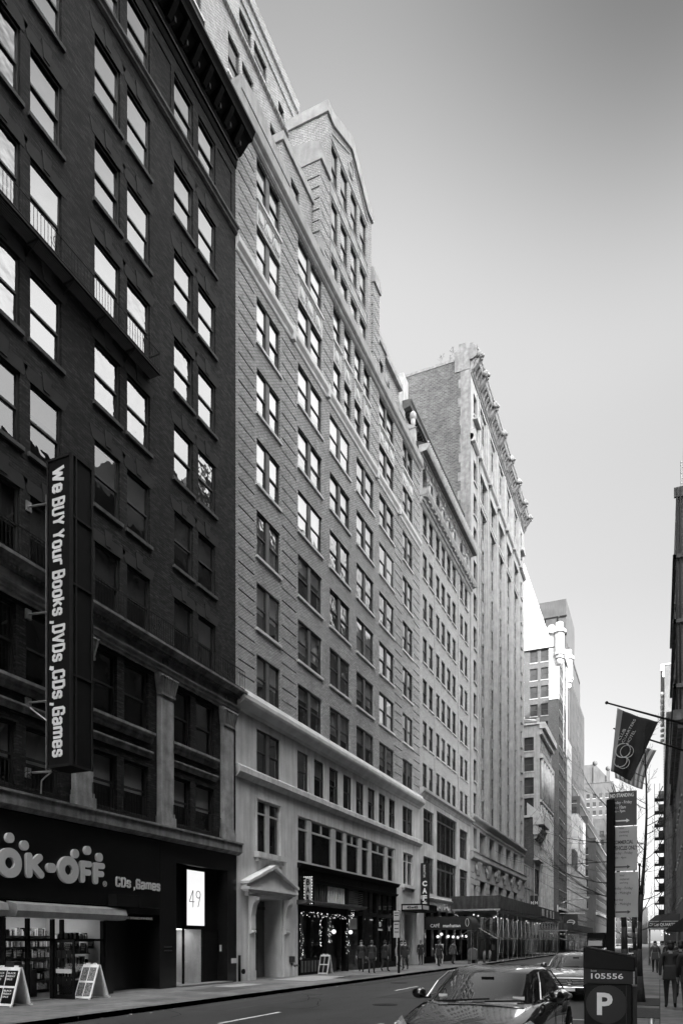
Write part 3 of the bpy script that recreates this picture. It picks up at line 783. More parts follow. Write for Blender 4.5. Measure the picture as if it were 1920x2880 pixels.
text('CDs , DVDs', (-D - .055, 18.2, .97), FACE_X, b1, 'letter_w', width=.85, height=.12, bold=.02, depth=.003)
# freight doors, portal 49
fd = MB(); fd.box(-D - .85, -D - .80, 20.4, 21.3, .17, 2.1); fd.build('freight_door', plain('freight_door_paint', .05, .5, .3), b1)
pp = MB()
pp.box(-D - .5, -D - .42, 24.02, 27.73, 2.5, 2.6); pp.box(-D - .5, -D - .42, 24.02, 24.1, .17, 2.5); pp.box(-D - .5, -D - .42, 25.12, 25.2, .17, 2.5); pp.box(-D - .5, -D - .42, 26.5, 26.62, .17, 2.5)
pp.box(-D - .5, -D - .45, 26.62, 27.73, .17, 2.5)
pp.box(-D - .56, -D - .5, 24.0, 27.75, 2.6, 5.12); pp.box(-D - .56, -D - .5, 26.62, 27.75, .15, 2.6)
pp.build('portal_frame', 'black', b1)
q = MB(); q.box(-D - 1.6, -D - 1.2, 24.3, 26.3, 2.50, 2.53); q.build('ceiling_light', 'shoplight', b1)  # glowing panel added to brighten the lobby behind the glass doors
q = MB(); q.box(-D - 2.3, -D - .56, 23.95, 24.0, .15, 2.6); q.box(-D - 2.3, -D - .56, 26.62, 26.66, .15, 2.6); q.box(-D - 2.3, -D - .56, 24, 26.62, 2.56, 2.6); q.box(-D - 2.3, -D - .56, 24, 26.62, .14, .17); q.build('lobby_room', 'b3base', b1)
lob = MB(); lob.box(-D - 2.2, -D - 2.1, 24.0, 26.6, .17, 2.56); lob.build('lobby_wall', plain('lobby_veined_stone', .35, .4, .6, 1.5, streak=.5), b1)
gd = MB(); gd.box(-D - .47, -D - .46, 24.1, 25.12, .2, 2.5); gd.box(-D - .47, -D - .46, 25.2, 26.5, .2, 2.5)
gdo = gd.build('glass_door', 'shopglass', b1)
hh = MB(); hh.tube((-D - .40, 24.28, .95), (-D - .40, 24.28, 1.9), .02, n=8); hh.build('handle', 'steel', gdo)
st_ = MB(); st_.box(-D - .5, -D + .3, 24.0, 27.8, .15, .22); st_.build('step', 'sidewalk', b1)
lb = thing('lightbox_sign', 'tall glowing white lightbox reading 49 above the glass doors', 'sign', (-D - .4, 25.85, 2.6))
q = MB(); q.box(-D - .5, -D - .32, 25.18, 26.52, 2.62, 5.02); q.build('case', 'black', lb)
q = MB(); q.box(-D - .32, -D - .315, 25.22, 26.48, 2.66, 4.98); q.build('panel', 'lightbox', lb)
def line_digit(segs, r, parent, x):
    m_ = MB()
    for i, (a, b, c, d) in enumerate(segs): m_.tube((x, a, b), (x, c, d), r, n=6)
    return m_
q = line_digit([(25.62, 4.12, 25.38, 3.66), (25.38, 3.66, 25.74, 3.66), (25.64, 4.14, 25.64, 3.42)], .017, lb, -D - .31)
n = 18; cx_, cz_, rr = 26.02, 3.98, .15
pts = [(cx_ + rr * math.cos(2 * math.pi * i / n), cz_ + rr * math.sin(2 * math.pi * i / n)) for i in range(n + 1)]
for i in range(n): q.tube((-D - .31, *pts[i]), (-D - .31, *pts[i + 1]), .017, n=6)
q.tube((-D - .31, cx_ + rr, cz_ - .02), (-D - .31, cx_ - .02, 3.44), .017, n=6)
q.build('numeral', 'signblack', lb)
for y, z, w_, h_ in ((27.1, 1.55, .14, .28), (23.2, 1.75, .5, .06), (23.2, 1.6, .5, .05), (28.05, 1.0, .22, .22), (28.28, 1.0, .2, .22)):
    q = MB(); q.box(-D + .05, -D + .07, y, y + w_, z, z + h_); q.build('notice', 'letter' if w_ < .4 else 'meterband', b1)

# juliet balconies
def railing(mb, x, y0, y1, z0, z1, n=None):
    mb.box(x - .012, x + .012, y0, y1, z1 - .025, z1); mb.box(x - .012, x + .012, y0, y1, z0, z0 + .025)
    n = n or int((y1 - y0) / .14)
    for i in range(n + 1):
        y = y0 + (y1 - y0) * i / n; mb.tube((x, y, z0), (x, y, z1), .009, n=4, cap=False)
def scroll(mb, x, y, z, s=.2):
    for a0 in (0, math.pi):
        P0 = None
        for i in range(14):
            t_ = a0 + i * .45; r_ = s * (1 - i / 16)
            P1 = (x, y + r_ * math.cos(t_), z + r_ * math.sin(t_))
            if P0: mb.tube(P0, P1, .010, n=4, cap=False)
            P0 = P1
q = MB(); bx = -D + .47
railing(q, bx, Y0, 22.4, 23.42, 24.15)
for y in (10.6, 12.5, 17.3, 21.75, 14.0): scroll(q, bx, y, 23.78, .26)
for k in range(7): q.box(-D + .01 + k * .065, -D + .055 + k * .065, Y0, 22.42, 23.32, 23.36)
q.box(bx - .02, bx + .03, Y0, 22.42, 23.3, 23.37)
q.box(-D, bx, 22.38, 22.42, 24.1, 24.13); q.tube((bx, 22.4, 23.4), (bx, 22.4, 24.18), .02, n=5)
yy = Y0 + .2
while yy < 22.3:
    q.tube((-D, yy, 22.95), (bx, yy, 23.28), .018, n=5); q.box(-D, bx, yy - .02, yy + .02, 23.27, 23.32); yy += 1.48
q.build('balcony', 'iron', b1)
q = MB(); bx = -D + .42
railing(q, bx, Y0, 28.6, 13.42, 14.25)
for y in (16.3, 20.9, 22.3, 25.0, 27.4): scroll(q, bx, y, 13.85, .28)
q.build('railing', 'iron', b1)
for a, b, c, d in bay:
    q = MB(); railing(q, -D + .2, a - .15, d + .15, 6.5, 7.35); scroll(q, -D + .2, (a + d) / 2, 6.95, .25); q.build('railing', 'iron', b1)

# vertical blade sign
bs = thing('blade_sign', 'tall black vertical box sign with pale downward lettering fixed to the dark brick front', 'sign', (-16.4, 16.6, 7.2))
q = MB(); q.box(-16.87, -15.96, 16.58, 17.42, 7.22, 16.45); q.build('cabinet', 'black', bs)
q = MB()
for x in (-16.87, -15.98): q.box(x - .02, x + .04, 16.54, 16.578, 7.2, 16.47)
q.box(-16.85, -15.98, 16.54, 16.578, 16.4, 16.47); q.box(-16.85, -15.98, 16.54, 16.578, 7.2, 7.28)
for z in (7.2, 9.9, 12.6, 14.6, 16.42): q.box(-15.957, -15.92, 16.58, 17.44, z, z + .06)
for y in (16.56, 16.72, 17.4): q.box(-15.957, -15.915, y, y + .05, 7.2, 16.47)
q.build('trim', 'iron', bs)
me = 'We BUY Your Books , DVDs , CDs , Games'
zt = 16.15
words = [('We', 16.08, 14.85), ('BUY', 14.45, 12.98), ('Your', 12.6, 10.95 + .35), ('Books', 10.95, 9.25 + .25), (',', 9.3, 9.14), ('DVDs', 9.0, 7.3)]
# pixel bands of each word on the photographed sign, converted on its own plane
XB = -16.4
def zs_(y): return EYE + (2648 - y) * (-SN * -16.3 + CS * 16.58) / 2050.0
band_px = [('We', 1310, 1382), ('BUY', 1396, 1474), ('Your', 1489, 1585), ('Books', 1602, 1728), (',', 1740, 1748), ('DVDs', 1755, 1858), (',', 1868, 1880), ('CDs', 1883, 1963), (',', 1972, 1980), ('Games', 1987, 2128)]
for w_, a_, b_ in band_px:
    za, zb = zs_(a_), zs_(b_)
    hgt = .55 if w_ != ',' else .2
    block_text(w_, (-16.69, 16.578, za), DOWN_NY, bs, 'letter_w', za - zb, .50, .015, sw=.30 if len(w_) > 1 else .4)
ld = MB()
for x in (-17.12, -16.93): ld.tube((x, 16.75, 7.1), (x, 16.75, 15.6), .022, n=5)
z = 7.3
while z < 15.5: ld.tube((-17.12, 16.75, z), (-16.93, 16.75, z), .014, n=4); z += .36
ld.build('ladder', 'b3metal', bs)
br = MB()
for z in (7.15, 9.3, 12.0, 15.3): br.tube((-17.75, 16.6, z), (-16.9, 16.75, z), .035, n=5); br.box(-17.73, -17.66, 16.5, 16.7, z - .15, z + .15)
br.tube((-17.7, 16.55, 9.2), (-16.9, 16.7, 8.6), .03, n=5)
br.path([(-16.9, 16.7, 7.1), (-17.1, 16.7, 7.0), (-17.25, 16.7, 6.9), (-17.28, 16.7, 6.5)], .025, 5)
br.build('bracket', 'steel', bs)
# ================================================================== BUILDING 2: buff brick office block with stone base
b2 = thing('office_building', 'buff brick office block with banded corner piers, smooth stone base and a pedimented doorway', 'building', (-17.7, 42.4, 0.15))
Y0, Y1 = 28.5, 56.3
rz2 = [(30.78, 32.98), (27.4, 29.58), (23.98, 26.17), (20.52, 22.72), (17.05, 19.25), (13.72, 15.80)]
top = [(37.75, 39.72), (34.33, 36.38)]
wide = [(30.4, 32.75), (34.75, 37.75), (38.85, 41.85), (42.95, 45.95), (47.05, 50.05), (52.05, 54.4)]
four = [(39.36, 40.46), (40.97, 42.07), (42.62, 43.72), (44.2, 45.3)]
upper = [(30.4, 32.75, 'pair'), (34.75, 37.75, 'pair')] + [(a, b, 'sash') for a, b in four] + [(47.05, 50.05, 'pair'), (52.05, 54.4, 'pair')]
groove = []
piers_all = [(28.75, 30.2), (32.95, 34.55), (50.25, 51.85), (54.6, 56.15)]
piers_top = piers_all + [(37.95, 39.15), (45.55, 46.85)]
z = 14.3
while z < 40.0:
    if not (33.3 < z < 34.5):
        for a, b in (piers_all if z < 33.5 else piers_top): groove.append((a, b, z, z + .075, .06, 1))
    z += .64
ops = [(a, b, c, d, .24, None) for a, b in wide for c, d in rz2] + [(a, b, c, d, .24, None) for a, b, k in upper for c, d in top]
mb = MB(); wall(mb, -D, Y0, Y1, 13.3, 40.3, ops + groove)
shell(mb, -D, -D - 22, Y0, Y1, 13.3, 40.3)
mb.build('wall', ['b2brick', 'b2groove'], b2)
it = MB(); it.box(-D - 1.3, -D - 1.2, Y0 + .1, Y1 - .1, .3, 40.0); it.build('interior', 'interior', b2)
for a, b in wide:
    for i, (c, d) in enumerate(rz2):
        pane = 'glass_wavy' if (i in (2, 3) and random.random() < .55) or random.random() < .12 else 'glass_b2'
        bl = random.choice([.3, .45, .55, .7, .95, .95]) if i >= 3 else (random.choice([0, .4, .6, .95]))
        window(b2, -D, a, b, c, d, 'pair', 'b2frame', 'b2mull', sill=i != 5, sillmat='b2stone', pane=pane, blind=bl, blmat='blind', tilt=.010)
for a, b, k in upper:
    for c, d in top: window(b2, -D, a, b, c, d, k, 'b2frame', 'b2mull', sill=False, pane='glass_b2', blind=random.choice([0, .3, .4]), tilt=.008)
# ornament panels with discs between the two top storeys
on = []
for a, b, k in upper:
    q = MB(); z0_, z1_ = 36.42, 37.7
    q.box(-D - .08, -D - .03, a, b, z0_, z1_)
    for u, v, w_, h_ in ((a, a + .09, z0_, z1_), (b - .09, b, z0_, z1_), (a + .09, b - .09, z0_, z0_ + .1), (a + .09, b - .09, z1_ - .22, z1_ - .12)): q.box(-D - .03, -D + .03, u, v, w_, h_)
    nd = 3 if k == 'pair' else 1
    for i in range(nd):
        yc = a + (b - a) * (i + .5) / nd
        q.disc((yc, 37.0), .34, 'x', -D - .03, -D + .02, 24); q.disc((yc, 37.0), .25, 'x', -D + .02, -D + .06, 24)
        for s_ in (-1, 1):
            for t_ in (-1, 1): q.tube((-D + .0, yc + s_ * .40, 37.0 + t_ * .12), (-D + .0, yc + s_ * .28, 37.0 + t_ * .42), .035, .02, 5)
    q.box(-D - .03, -D + .10, a - .08, b + .08, 37.58, 37.72)
    q.build('ornament_panel', 'b2stone', b2)
st = MB()
band(st, -D, Y0, Y1, [(.03, 33.5), (.07, 33.56), (.07, 33.72), (.16, 33.84), (.2, 33.9), (.2, 34.14), (.05, 34.2)])
for y in (34.0, 38.4, 46.4, 51.0): st.box(-D - .02, -D + .23, y - .12, y + .12, 33.5, 34.24)
st.build('belt_course', 'b2stone', b2)
st = MB()
band(st, -D, Y0, Y1, [(.05, 39.8), (.14, 39.9), (.14, 40.02), (.24, 40.1), (.30, 40.18), (.30, 40.75), (.1, 40.8)])
for a, b in ((28.5, 33.3), (50.4, 51.6), (36.9, 37.4), (47.4, 47.9)): st.box(-D - .5, -D + .33, a, b, 40.78, 41.4)
st.box(-D - .5, -D + .03, Y0, Y1, 40.3, 40.7)
st.prism([(28.5, 41.4), (31.3, 41.4), (29.9, 41.75)], 'x', -D - .5, -D + .33)
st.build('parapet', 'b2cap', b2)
# smooth stone base: three storeys
narrow = [(34.68 + 2.05 * k, 36.01 + 2.05 * k) for k in range(8)]
bops = [(30.4, 32.75, 10.15, 12.23, .28, None), (52.05, 54.4, 10.15, 12.23, .28, None)] + [(a, b, 10.15, 12.23, .28, None) for a, b in narrow]
bops += [(30.4, 32.75, 6.3, 8.85, .2, None), (52.05, 54.4, 6.3, 8.7, .2, None), (34.75, 50.4, 6.25, 8.72, .22, None)]
bops += [(30.3, 32.9, .15, 4.1, 1.1, 0), (34.75, 50.55, .15, 6.0, .3, None), (52.5, 55.0, .15, 4.1, 1.6, 1), (51.6, 52.1, .15, 4.1, .05, 0)]
mb = MB(); wall(mb, -D, Y0, Y1, .15, 12.9, bops); shell(mb, -D, -D - 22, Y0, Y1, .15, 13.3, top=False)
for yy in (0.9, 2.3, 3.7, 5.1):   # joint shadow lines in the stone coursing
    pass
mb.build('base_wall', ['b2base', 'b1sill'], b2)
st = MB()
band(st, -D, Y0 + .02, Y1, [(.05, 12.62), (.12, 12.75), (.2, 12.8), (.42, 12.98), (.46, 13.1), (.46, 13.3), (.30, 13.42), (.24, 13.62), (.06, 13.7)])
st.build('cornice', 'b2stone', b2)
st = MB()
band(st, -D, Y0 + .02, Y1, [(.05, 9.55), (.12, 9.62), (.2, 9.72), (.26, 9.76), (.26, 10.02), (.1, 10.12)])
st.build('belt_course', 'b2base', b2)
for a, b in ((30.4, 32.75), (52.05, 54.4)):
    window(b2, -D, a, b, 10.15, 12.23, 'pair', 'b2frame', 'b2mull', sill=False, pane='glass_wavy')
for i, (a, b) in enumerate(narrow): window(b2, -D, a, b, 10.15, 12.23, 'sash', 'b2frame', sill=False, pane='glass_old' if i % 2 else 'glass', blind=[0, .4, .3, 0][i % 4], tilt=.01)
for a, b, d in ((30.4, 32.75, 8.85), (52.05, 54.4, 8.7)):
    w_ = window(b2, -D, a, b, 6.3, d, 'transom', 'b2white', 'b2white', sill=False, pane='glass_old')
    q = MB()
    q.box(-D - .02, -D + .28, a - .25, b + .3, 6.02, 6.26); q.box(-D - .02, -D + .16, a - .1, a + .15, 5.85, 6.02); q.box(-D - .02, -D + .16, b - .1, b + .15, 5.85, 6.02)
    for u, v, e, f in ((a - .12, a - .002, 6.26, d + .12), (b + .002, b + .12, 6.26, d + .12), (a - .002, b + .002, d + .002, d + .12)): q.box(-D - .02, -D + .05, u, v, e, f)
    q.build('window_surround', 'b2base', b2)
# ribbon window strip, second storey
edges = [(34.75, 35.98), (36.46, 39.2), (39.75, 41.0), (41.4, 43.4), (43.9, 45.15), (45.65, 48.3), (48.85, 50.1)]
wf = MB(); x0_, x1_ = -D - .2, -D - .04
ys = [34.75] + [v for e in edges for v in e][1:-1] + [50.4]
prev = 34.75
for i, (a, b) in enumerate(edges):
    if i: wf.box(x0_, x1_ + .02, edges[i - 1][1], a, 6.33, 8.64)
wf.box(x0_, x1_, 50.1, 50.4, 6.33, 8.64); wf.box(x0_, x1_ + .03, 34.75, 50.4, 6.25, 6.33); wf.box(x0_, x1_, 34.75, 50.4, 8.64, 8.72)
for a, b in edges:
    wf.box(x0_, x1_ - .02, a, b, 8.0, 8.1)
    if b - a > 1.8: wf.box(x0_, x1_ - .03, (a + b) / 2 - .05, (a + b) / 2 + .05, 8.1, 8.64)
w_ = wf.build('window', 'b2white', b2)
q = MB(); q.face([(-D - .12, 34.75, 6.3), (-D - .12, 50.4, 6.3), (-D - .12, 50.4, 8.7), (-D - .12, 34.75, 8.7)]); q.build('pane', 'glass_old', w_)
# pedimented doorway
q = MB()
q.prism([(29.0, 4.52), (33.85, 4.52), (33.85, 4.66), (31.42, 5.52), (29.0, 4.66)], 'x', -D - .02, -D + .30)
q.prism([(28.9, 4.66), (31.42, 5.56), (33.95, 4.66), (33.95, 4.78), (31.42, 5.72), (28.9, 4.78)], 'x', -D - .02, -D + .5)
q.box(-D - .02, -D + .46, 28.95, 33.9, 4.4, 4.52); q.box(-D - .02, -D + .36, 29.05, 33.8, 4.3, 4.4)
y = 29.4
while y < 33.5: q.box(-D, -D + .28, y, y + .08, 4.2, 4.3); y += .17
q.box(-D - .02, -D + .2, 29.3, 33.6, 4.12, 4.3)
q.build('pediment', 'b2stone', b2)
for yc in (29.85, 33.3):
    q = MB()
    q.prism([(-D - .02, 2.35), (-D + .1, 2.35), (-D + .16, 2.6), (-D + .14, 3.2), (-D + .24, 3.7), (-D + .36, 3.95), (-D + .34, 4.12), (-D - .02, 4.12)], 'y', yc - .2, yc + .2)
    q.tube((-D + .22, yc - .22, 3.92), (-D + .22, yc + .22, 3.92), .13, n=12); q.tube((-D + .1, yc - .21, 2.45), (-D + .1, yc + .21, 2.45), .09, n=10)
    q.build('console', 'b2stone', b2)
    q = MB(); q.box(-D - .02, -D + .08, yc - .28, yc + .28, .15, 2.35); q.box(-D - .02, -D + .12, yc - .32, yc + .32, .15, .6); q.build('pilaster', 'b2base', b2)
q = MB(); q.box(-D - 1.08, -D - 1.0, 30.32, 32.88, .16, 4.05); dr_ = q.build('door', plain('grey_door', .09, .5, .2), b2)
q = MB()
for u, v, e, f in ((30.32, 30.5, .16, 4.0), (32.0, 32.15, .16, 2.6), (30.5, 32.0, 2.5, 2.65), (31.2, 31.28, .16, 2.5), (30.5, 32.85, 3.6, 3.75)): q.box(-D - 1.0, -D - .94, u, v, e, f)
q.build('door_frame', 'b1sill', dr_)
for i, s_ in enumerate(('LEVEL', 'SPACE', 'AVAILABLE')): text(s_, (-D - .995, 30.9, 3.25 - i * .22), FACE_X, dr_, 'letter', height=.14, bold=.01, depth=.01)
q = MB(); q.tube((-D + .1, 28.95, .6), (-D + .18, 28.95, .6), .12, n=10); q.tube((-D + .06, 28.75, .15), (-D + .06, 28.75, 1.35), .06, n=8); q.build('standpipe', 'black', b2)
sp_ = MB()
sp_.box(-D, -D + .05, 33.75, 34.3, .9, 1.2); sp_.tube((-D, 34.0, .78), (-D + .25, 34.0, .78), .07); sp_.tube((-D + .2, 34.0, .78), (-D + .3, 33.8, .70), .06); sp_.tube((-D + .2, 34.0, .78), (-D + .3, 34.2, .70), .06)
sp_.build('fire_connection', 'brass', b2)

# bar front
bf = MB(); a0, a1 = 34.75, 50.55
band(bf, -D, a0 - .1, a1 + .1, [(.1, 5.92), (.2, 5.98), (.26, 6.08), (.3, 6.16), (.1, 6.2)])
bf.box(-D - .3, -D + .04, a0, a1, 5.45, 5.95)
band(bf, -D, a0, a1, [(.05, 5.25), (.16, 5.33), (.2, 5.42), (.05, 5.46)])
for y in (a0 + .5, 37.6, 40.7, 43.7, 46.9): bf.box(-D + .03, -D + .065, y, y + 2.6, 5.53, 5.87)
bf.box(-D - .3, -D + .02, a0, a0 + .18, .15, 5.3); bf.box(-D - .3, -D + .02, a1 - .18, a1, .15, 5.3)
for y in (41.4, 44.1, 46.75): bf.box(-D - .3, -D + .03, y - .17, y + .17, .15, 5.28)
bf.box(-D - .3, -D, a0, 41.4, 3.6, 4.0); bf.box(-D - .3, -D, 41.4, 50.4, 3.62, 3.9); bf.box(-D - .3, -D - .02, 44.2, 50.4, .15, .55)
bf.box(-D - .3, -D + .02, a0 + .1, 38.2, .15, 1.05)
for y in (36.4, 38.3, 40.5): bf.box(-D - .28, -D, y - .08, y + .08, 1.0, 3.62)
bf.build('bar_front', 'black', b2)
q = MB(); q.prism([(-D, 3.95), (-D + .5, 4.02), (-D + .62, 4.12), (-D + .62, 4.18), (-D, 4.2)], 'y', a0 - .15, 43.3); q.build('bar_canopy', 'b3metal', b2)
q = MB(); y = 38.7
while y < 41.1: q.box(-D - .1, -D - .02, y, y + .2, 4.25, 5.2); y += .36
q.build('slat_panel', 'letter_w', b2)
q = MB(); y = 35.8
while y < 38.4: q.box(-D - .1, -D - .02, y, y + .16, 4.25, 5.2); y += .34
q.build('slat_panel', 'b3metal', b2)
q = MB(); z = 4.3
while z < 5.2: q.prism([(-D - .1, z), (-D + .02, z - .03), (-D + .02, z), (-D - .1, z + .04)], 'y', 41.6, 43.9); z += .12
q.build('louvre', 'b3metal', b2)
q = MB(); q.box(-D - .3, -D - .28, 38.4, 40.4, .15, 3.6); q.build('door', 'signblack', b2)
q = MB(); q.face([(-D - .14, a0 + .2, 1.05), (-D - .14, 38.25, 1.05), (-D - .14, 38.25, 3.6), (-D - .14, a0 + .2, 3.6)]); q.face([(-D - .14, 40.6, .3), (-D - .14, 46.6, .3), (-D - .14, 46.6, 3.6), (-D - .14, 40.6, 3.6)])
q.face([(-D - .14, 46.9, .5), (-D - .14, 50.4, .5), (-D - .14, 50.4, 3.6), (-D - .14, 46.9, 3.6)]); q.face([(-D - .14, 44.3, 4.0), (-D - .14, 50.4, 4.0), (-D - .14, 50.4, 5.2), (-D - .14, 44.3, 5.2)])
q.build('shop_window', 'shopglass', b2)
q = MB()
for y in (45.4, 47.95, 49.1): q.box(-D - .18, -D - .08, y - .05, y + .05, 3.9, 5.25)
for y in (47.6, 48.9): q.box(-D - .2, -D - .08, y - .05, y + .05, .5, 3.6)
q.build('glazing_bar', 'black', b2)
q = MB(); q.box(-D - 3, -D - 2.9, a0, a1, .15, 5.3); q.box(-D - 3, -D - .3, 44.0, 44.05, .15, 5.3); q.build('bar_interior', plain('shop_back_wall', .22, .8, .5, 1.5), b2)
q = MB()
for y in (45.0, 46.2, 48.3, 49.6): q.box(-D - 1.8, -D - .9, y, y + .5, 3.5, 3.52)
q.sphere((-D - .7, 36.2, 2.0), .1); q.sphere((-D - .9, 42.3, 2.3), .09); q.build('ceiling_light', 'globe', b2)
q = MB(); q.sphere((-D + .35, 49.4, 3.75), .12, 10, 8); q.build('lamp', 'bulb', b2)
for y in (39.0, 41.5):
    q = MB(); q.sphere((-D + .28, y - .2, 2.55), .13, 12, 8); o_ = q.build('globe_lamp', 'globe', b2)
    q = MB(); q.box(-D, -D + .28, y - .22, y - .18, 2.36, 2.42); q.build('arm', 'iron', o_)
text('16', (-D - .04, 49.0, 2.7), FACE_X, b2, 'letter', height=.28, bold=.02)
q = MB(); q.disc((47.15, 3.15), .18, 'x', -D - .02, -D + .04, 16); q.box(-D - .02, -D + .04, 46.75, 47.6, 2.72, 2.85); q.box(-D - .02, -D + .04, 41.75, 42.9, 2.75, 3.45); q.build('shop_emblem', 'letter', b2)
q = MB()
for i in range(7): q.box(-D + .02, -D + .04, 35.05 + i * .42, 35.3 + i * .42, .3, .92)
q.build('panel_inlay', 'b3metal', b2)
# lights strung over the bar front
gl = thing('string_lights', 'festoon of tiny lit bulbs wound over the bar windows and doorway', 'fairy lights', (-17.5, 38, 2.5))
q = MB(); rr_ = random.Random(5)
def puff(y0_, y1_, z0_, z1_, n):
    for i in range(n):
        y = rr_.uniform(y0_, y1_); z = rr_.uniform(z0_, z1_); q.sphere((-D + rr_.uniform(.08, .22), y, z), rr_.uniform(.008, .016), 5, 4)
puff(34.85, 41.9, 3.32, 3.6, 85); puff(34.8, 35.05, .95, 3.4, 30); puff(38.3, 38.9, 1.9, 3.4, 42); puff(40.9, 41.4, 1.2, 3.4, 40); puff(41.8, 42.3, 3.4, 3.95, 14); puff(37.2, 37.4, 1.7, 3.3, 25)
q.build('bulb', 'bulb', gl)
q = MB(); P0 = None
for i in range(60):
    P1 = (-D + .13, 34.9 + i * .118, 3.46 + .08 * math.sin(i * 1.1))
    if P0: q.tube(P0, P1, .05, n=5, cap=False)
    P0 = P1
for (y, z0_) in ((34.92, .95), (38.6, 1.9), (41.15, 1.2)): q.tube((-D + .13, y, z0_), (-D + .13, y, 3.45), .07, n=5)
q.build('garland', plain('dark_garland', .02, .9), gl)
# BAR sign
bsg = thing('bar_sign', 'vertical BAR sign edged with bulbs above the bar window', 'sign', (-17.4, 35.3, 4))
q = MB(); q.box(-17.62, -17.1, 35.31, 35.52, 3.98, 5.5); q.box(-17.7, -17.6, 35.35, 35.45, 4.2, 4.26); q.box(-17.7, -17.6, 35.35, 35.45, 5.2, 5.26); q.build('case', 'black', bsg)
q = MB(); q.box(-17.56, -17.16, 35.29, 35.308, 4.05, 5.43); q.build('face', 'signpale', bsg)
for i, c_ in enumerate('BAR'): text(c_, (-17.47, 35.288, 5.02 - i * .43), FACE_NY, bsg, 'signblack', width=.22, height=.34, bold=.03)
q = MB()
for i in range(10):
    z = 4.02 + i * 1.44 / 9
    for x in (-17.59, -17.13): q.sphere((x, 35.28, z), .02, 6, 4)
for i in range(1, 4):
    for z in (4.02, 5.46): q.sphere((-17.59 + i * .115, 35.28, z), .02, 6, 4)
q.build('bulb', 'bulb', bsg)
# entrance canopy 45w45
cn = thing('entrance_canopy', 'flat entrance canopy with pale lightbox edge reading 45w45', 'canopy', (-16.9, 53.6, 4.2))
q = MB(); q.box(-17.72, -16.05, 51.7, 55.5, 4.22, 4.34); q.box(-17.72, -16.05, 51.7, 55.5, 4.68, 4.78); q.box(-17.7, -16.1, 51.75, 55.45, 4.34, 4.68)
for x in (-17.66, -16.08): q.box(x, x + .05, 51.68, 51.75, 4.3, 4.7)
for y in (51.7, 53.4, 54.6, 55.44): q.box(-16.1, -16.04, y, y + .06, 4.3, 4.7)
q.build('canopy_frame', 'black', cn)
q = MB(); q.box(-17.6, -16.12, 51.70, 51.745, 4.36, 4.66); q.box(-16.098, -16.06, 51.8, 53.35, 4.36, 4.66); q.build('lightbox', 'signpale', cn)
text('45w45', (-17.25, 51.698, 4.42), FACE_NY, cn, 'signblack', width=.85, height=.19, bold=.03)
# setback storeys and the central tower
ph = MB(); xs_ = -20.7
pops = [(32.6, 33.75, 47.6, 49.75, .3, None), (34.0, 35.2, 47.6, 49.75, .3, None), (37.1, 38.3, 47.4, 49.6, .3, None), (38.6, 39.9, 47.4, 49.6, .3, None), (33.7, 35.0, 51.0, 52.3, .3, None), (35.25, 36.7, 51.0, 52.3, .3, None), (38.1, 38.8, 51.0, 51.9, .3, None), (28.9, 30.2, 47.6, 49.75, .3, None)]
wall(ph, xs_, 26.5, 40.6, 40.3, 54.0, pops); shell(ph, xs_, -40, 26.5, 40.6, 40.3, 54.0)
for z0_, z1_, p_ in ((50.72, 50.88, .18), (52.75, 52.85, .08), (53.6, 54.25, .12)): ph.box(xs_ - .02, xs_ + p_, 26.5, 40.62, z0_, z1_)
ph.build('upper_storey', 'b2brick', b2)
for p in pops: window(b2, xs_, p[0], p[1], p[2], p[3], 'sash', 'b2frame', sill=True, sillmat='b2stone', pane='glass')
tw = MB(); xt = -18.0
trow = [(47.5, 49.85), (44.1, 46.45), (40.9, 43.05)]
tops_ = [(a - .05, b - .05, c, d, .24, None) for a, b in [(39.62, 40.72), (41.15, 42.25), (42.75, 43.85), (44.3, 45.4)] for c, d in trow]
wall(tw, xt, 39.1, 46.3, 40.3, 50.7, tops_)
tw.face([(xt, 39.1, 50.7), (xt, 46.3, 50.7), (xt, 46.3, 51.0), (xt, 42.7, 52.6), (xt, 39.1, 51.0)])
tw.face([(xt, 39.1, 40.3), (-28, 39.1, 40.3), (-28, 39.1, 51.3), (xt, 39.1, 51.3)]); tw.face([(xt, 46.3, 40.3), (-28, 46.3, 40.3), (-28, 46.3, 51.3), (xt, 46.3, 51.3)])
tw.build('tower_wall', 'b2brick', b2)
for p in tops_: window(b2, xt, p[0], p[1], p[2], p[3], 'sash', 'b2frame', sill=False, pane='glass_b2')
tc = MB()
tc.prism([(39.0, 50.95), (39.9, 50.95), (42.7, 52.35), (45.5, 50.95), (46.4, 50.95), (46.4, 51.6), (45.6, 51.65), (42.7, 53.15), (39.8, 51.65), (39.0, 51.6)], 'x', -28, xt + .14)
for k, (c, d) in enumerate(trow):
    for z_ in (d + .15, c - .12): tc.box(xt, xt + .05, 39.5, 45.5, z_, z_ + .08)
    for j in range(4): tc.box(xt, xt + .04, 39.6 + j * 1.53, 40.7 + j * 1.53, c - .85, c - .22)
for a, b in ((39.55, 39.62), (45.5, 45.57)): tc.box(xt, xt + .045, a, b, 41, 50.2)
for s_ in (-1, 1):
    P0 = Vector((xt + .02, 42.7 + s_ * 2.9, 50.4)); tc.tube(P0, (xt + .02, 42.7 + s_ * .2, 51.9), .05, n=4)
for i in range(20):
    a_ = 2 * math.pi * i / 20; b_ = 2 * math.pi * (i + 1) / 20
    tc.tube((xt + .03, 42.7 + .42 * math.cos(a_), 51.0 + .42 * math.sin(a_)), (xt + .03, 42.7 + .42 * math.cos(b_), 51.0 + .42 * math.sin(b_)), .05, n=5)
tc.disc((42.7, 51.0), .22, 'x', xt, xt + .05, 14)
tc.build('tower_gable', 'b2cap', b2)
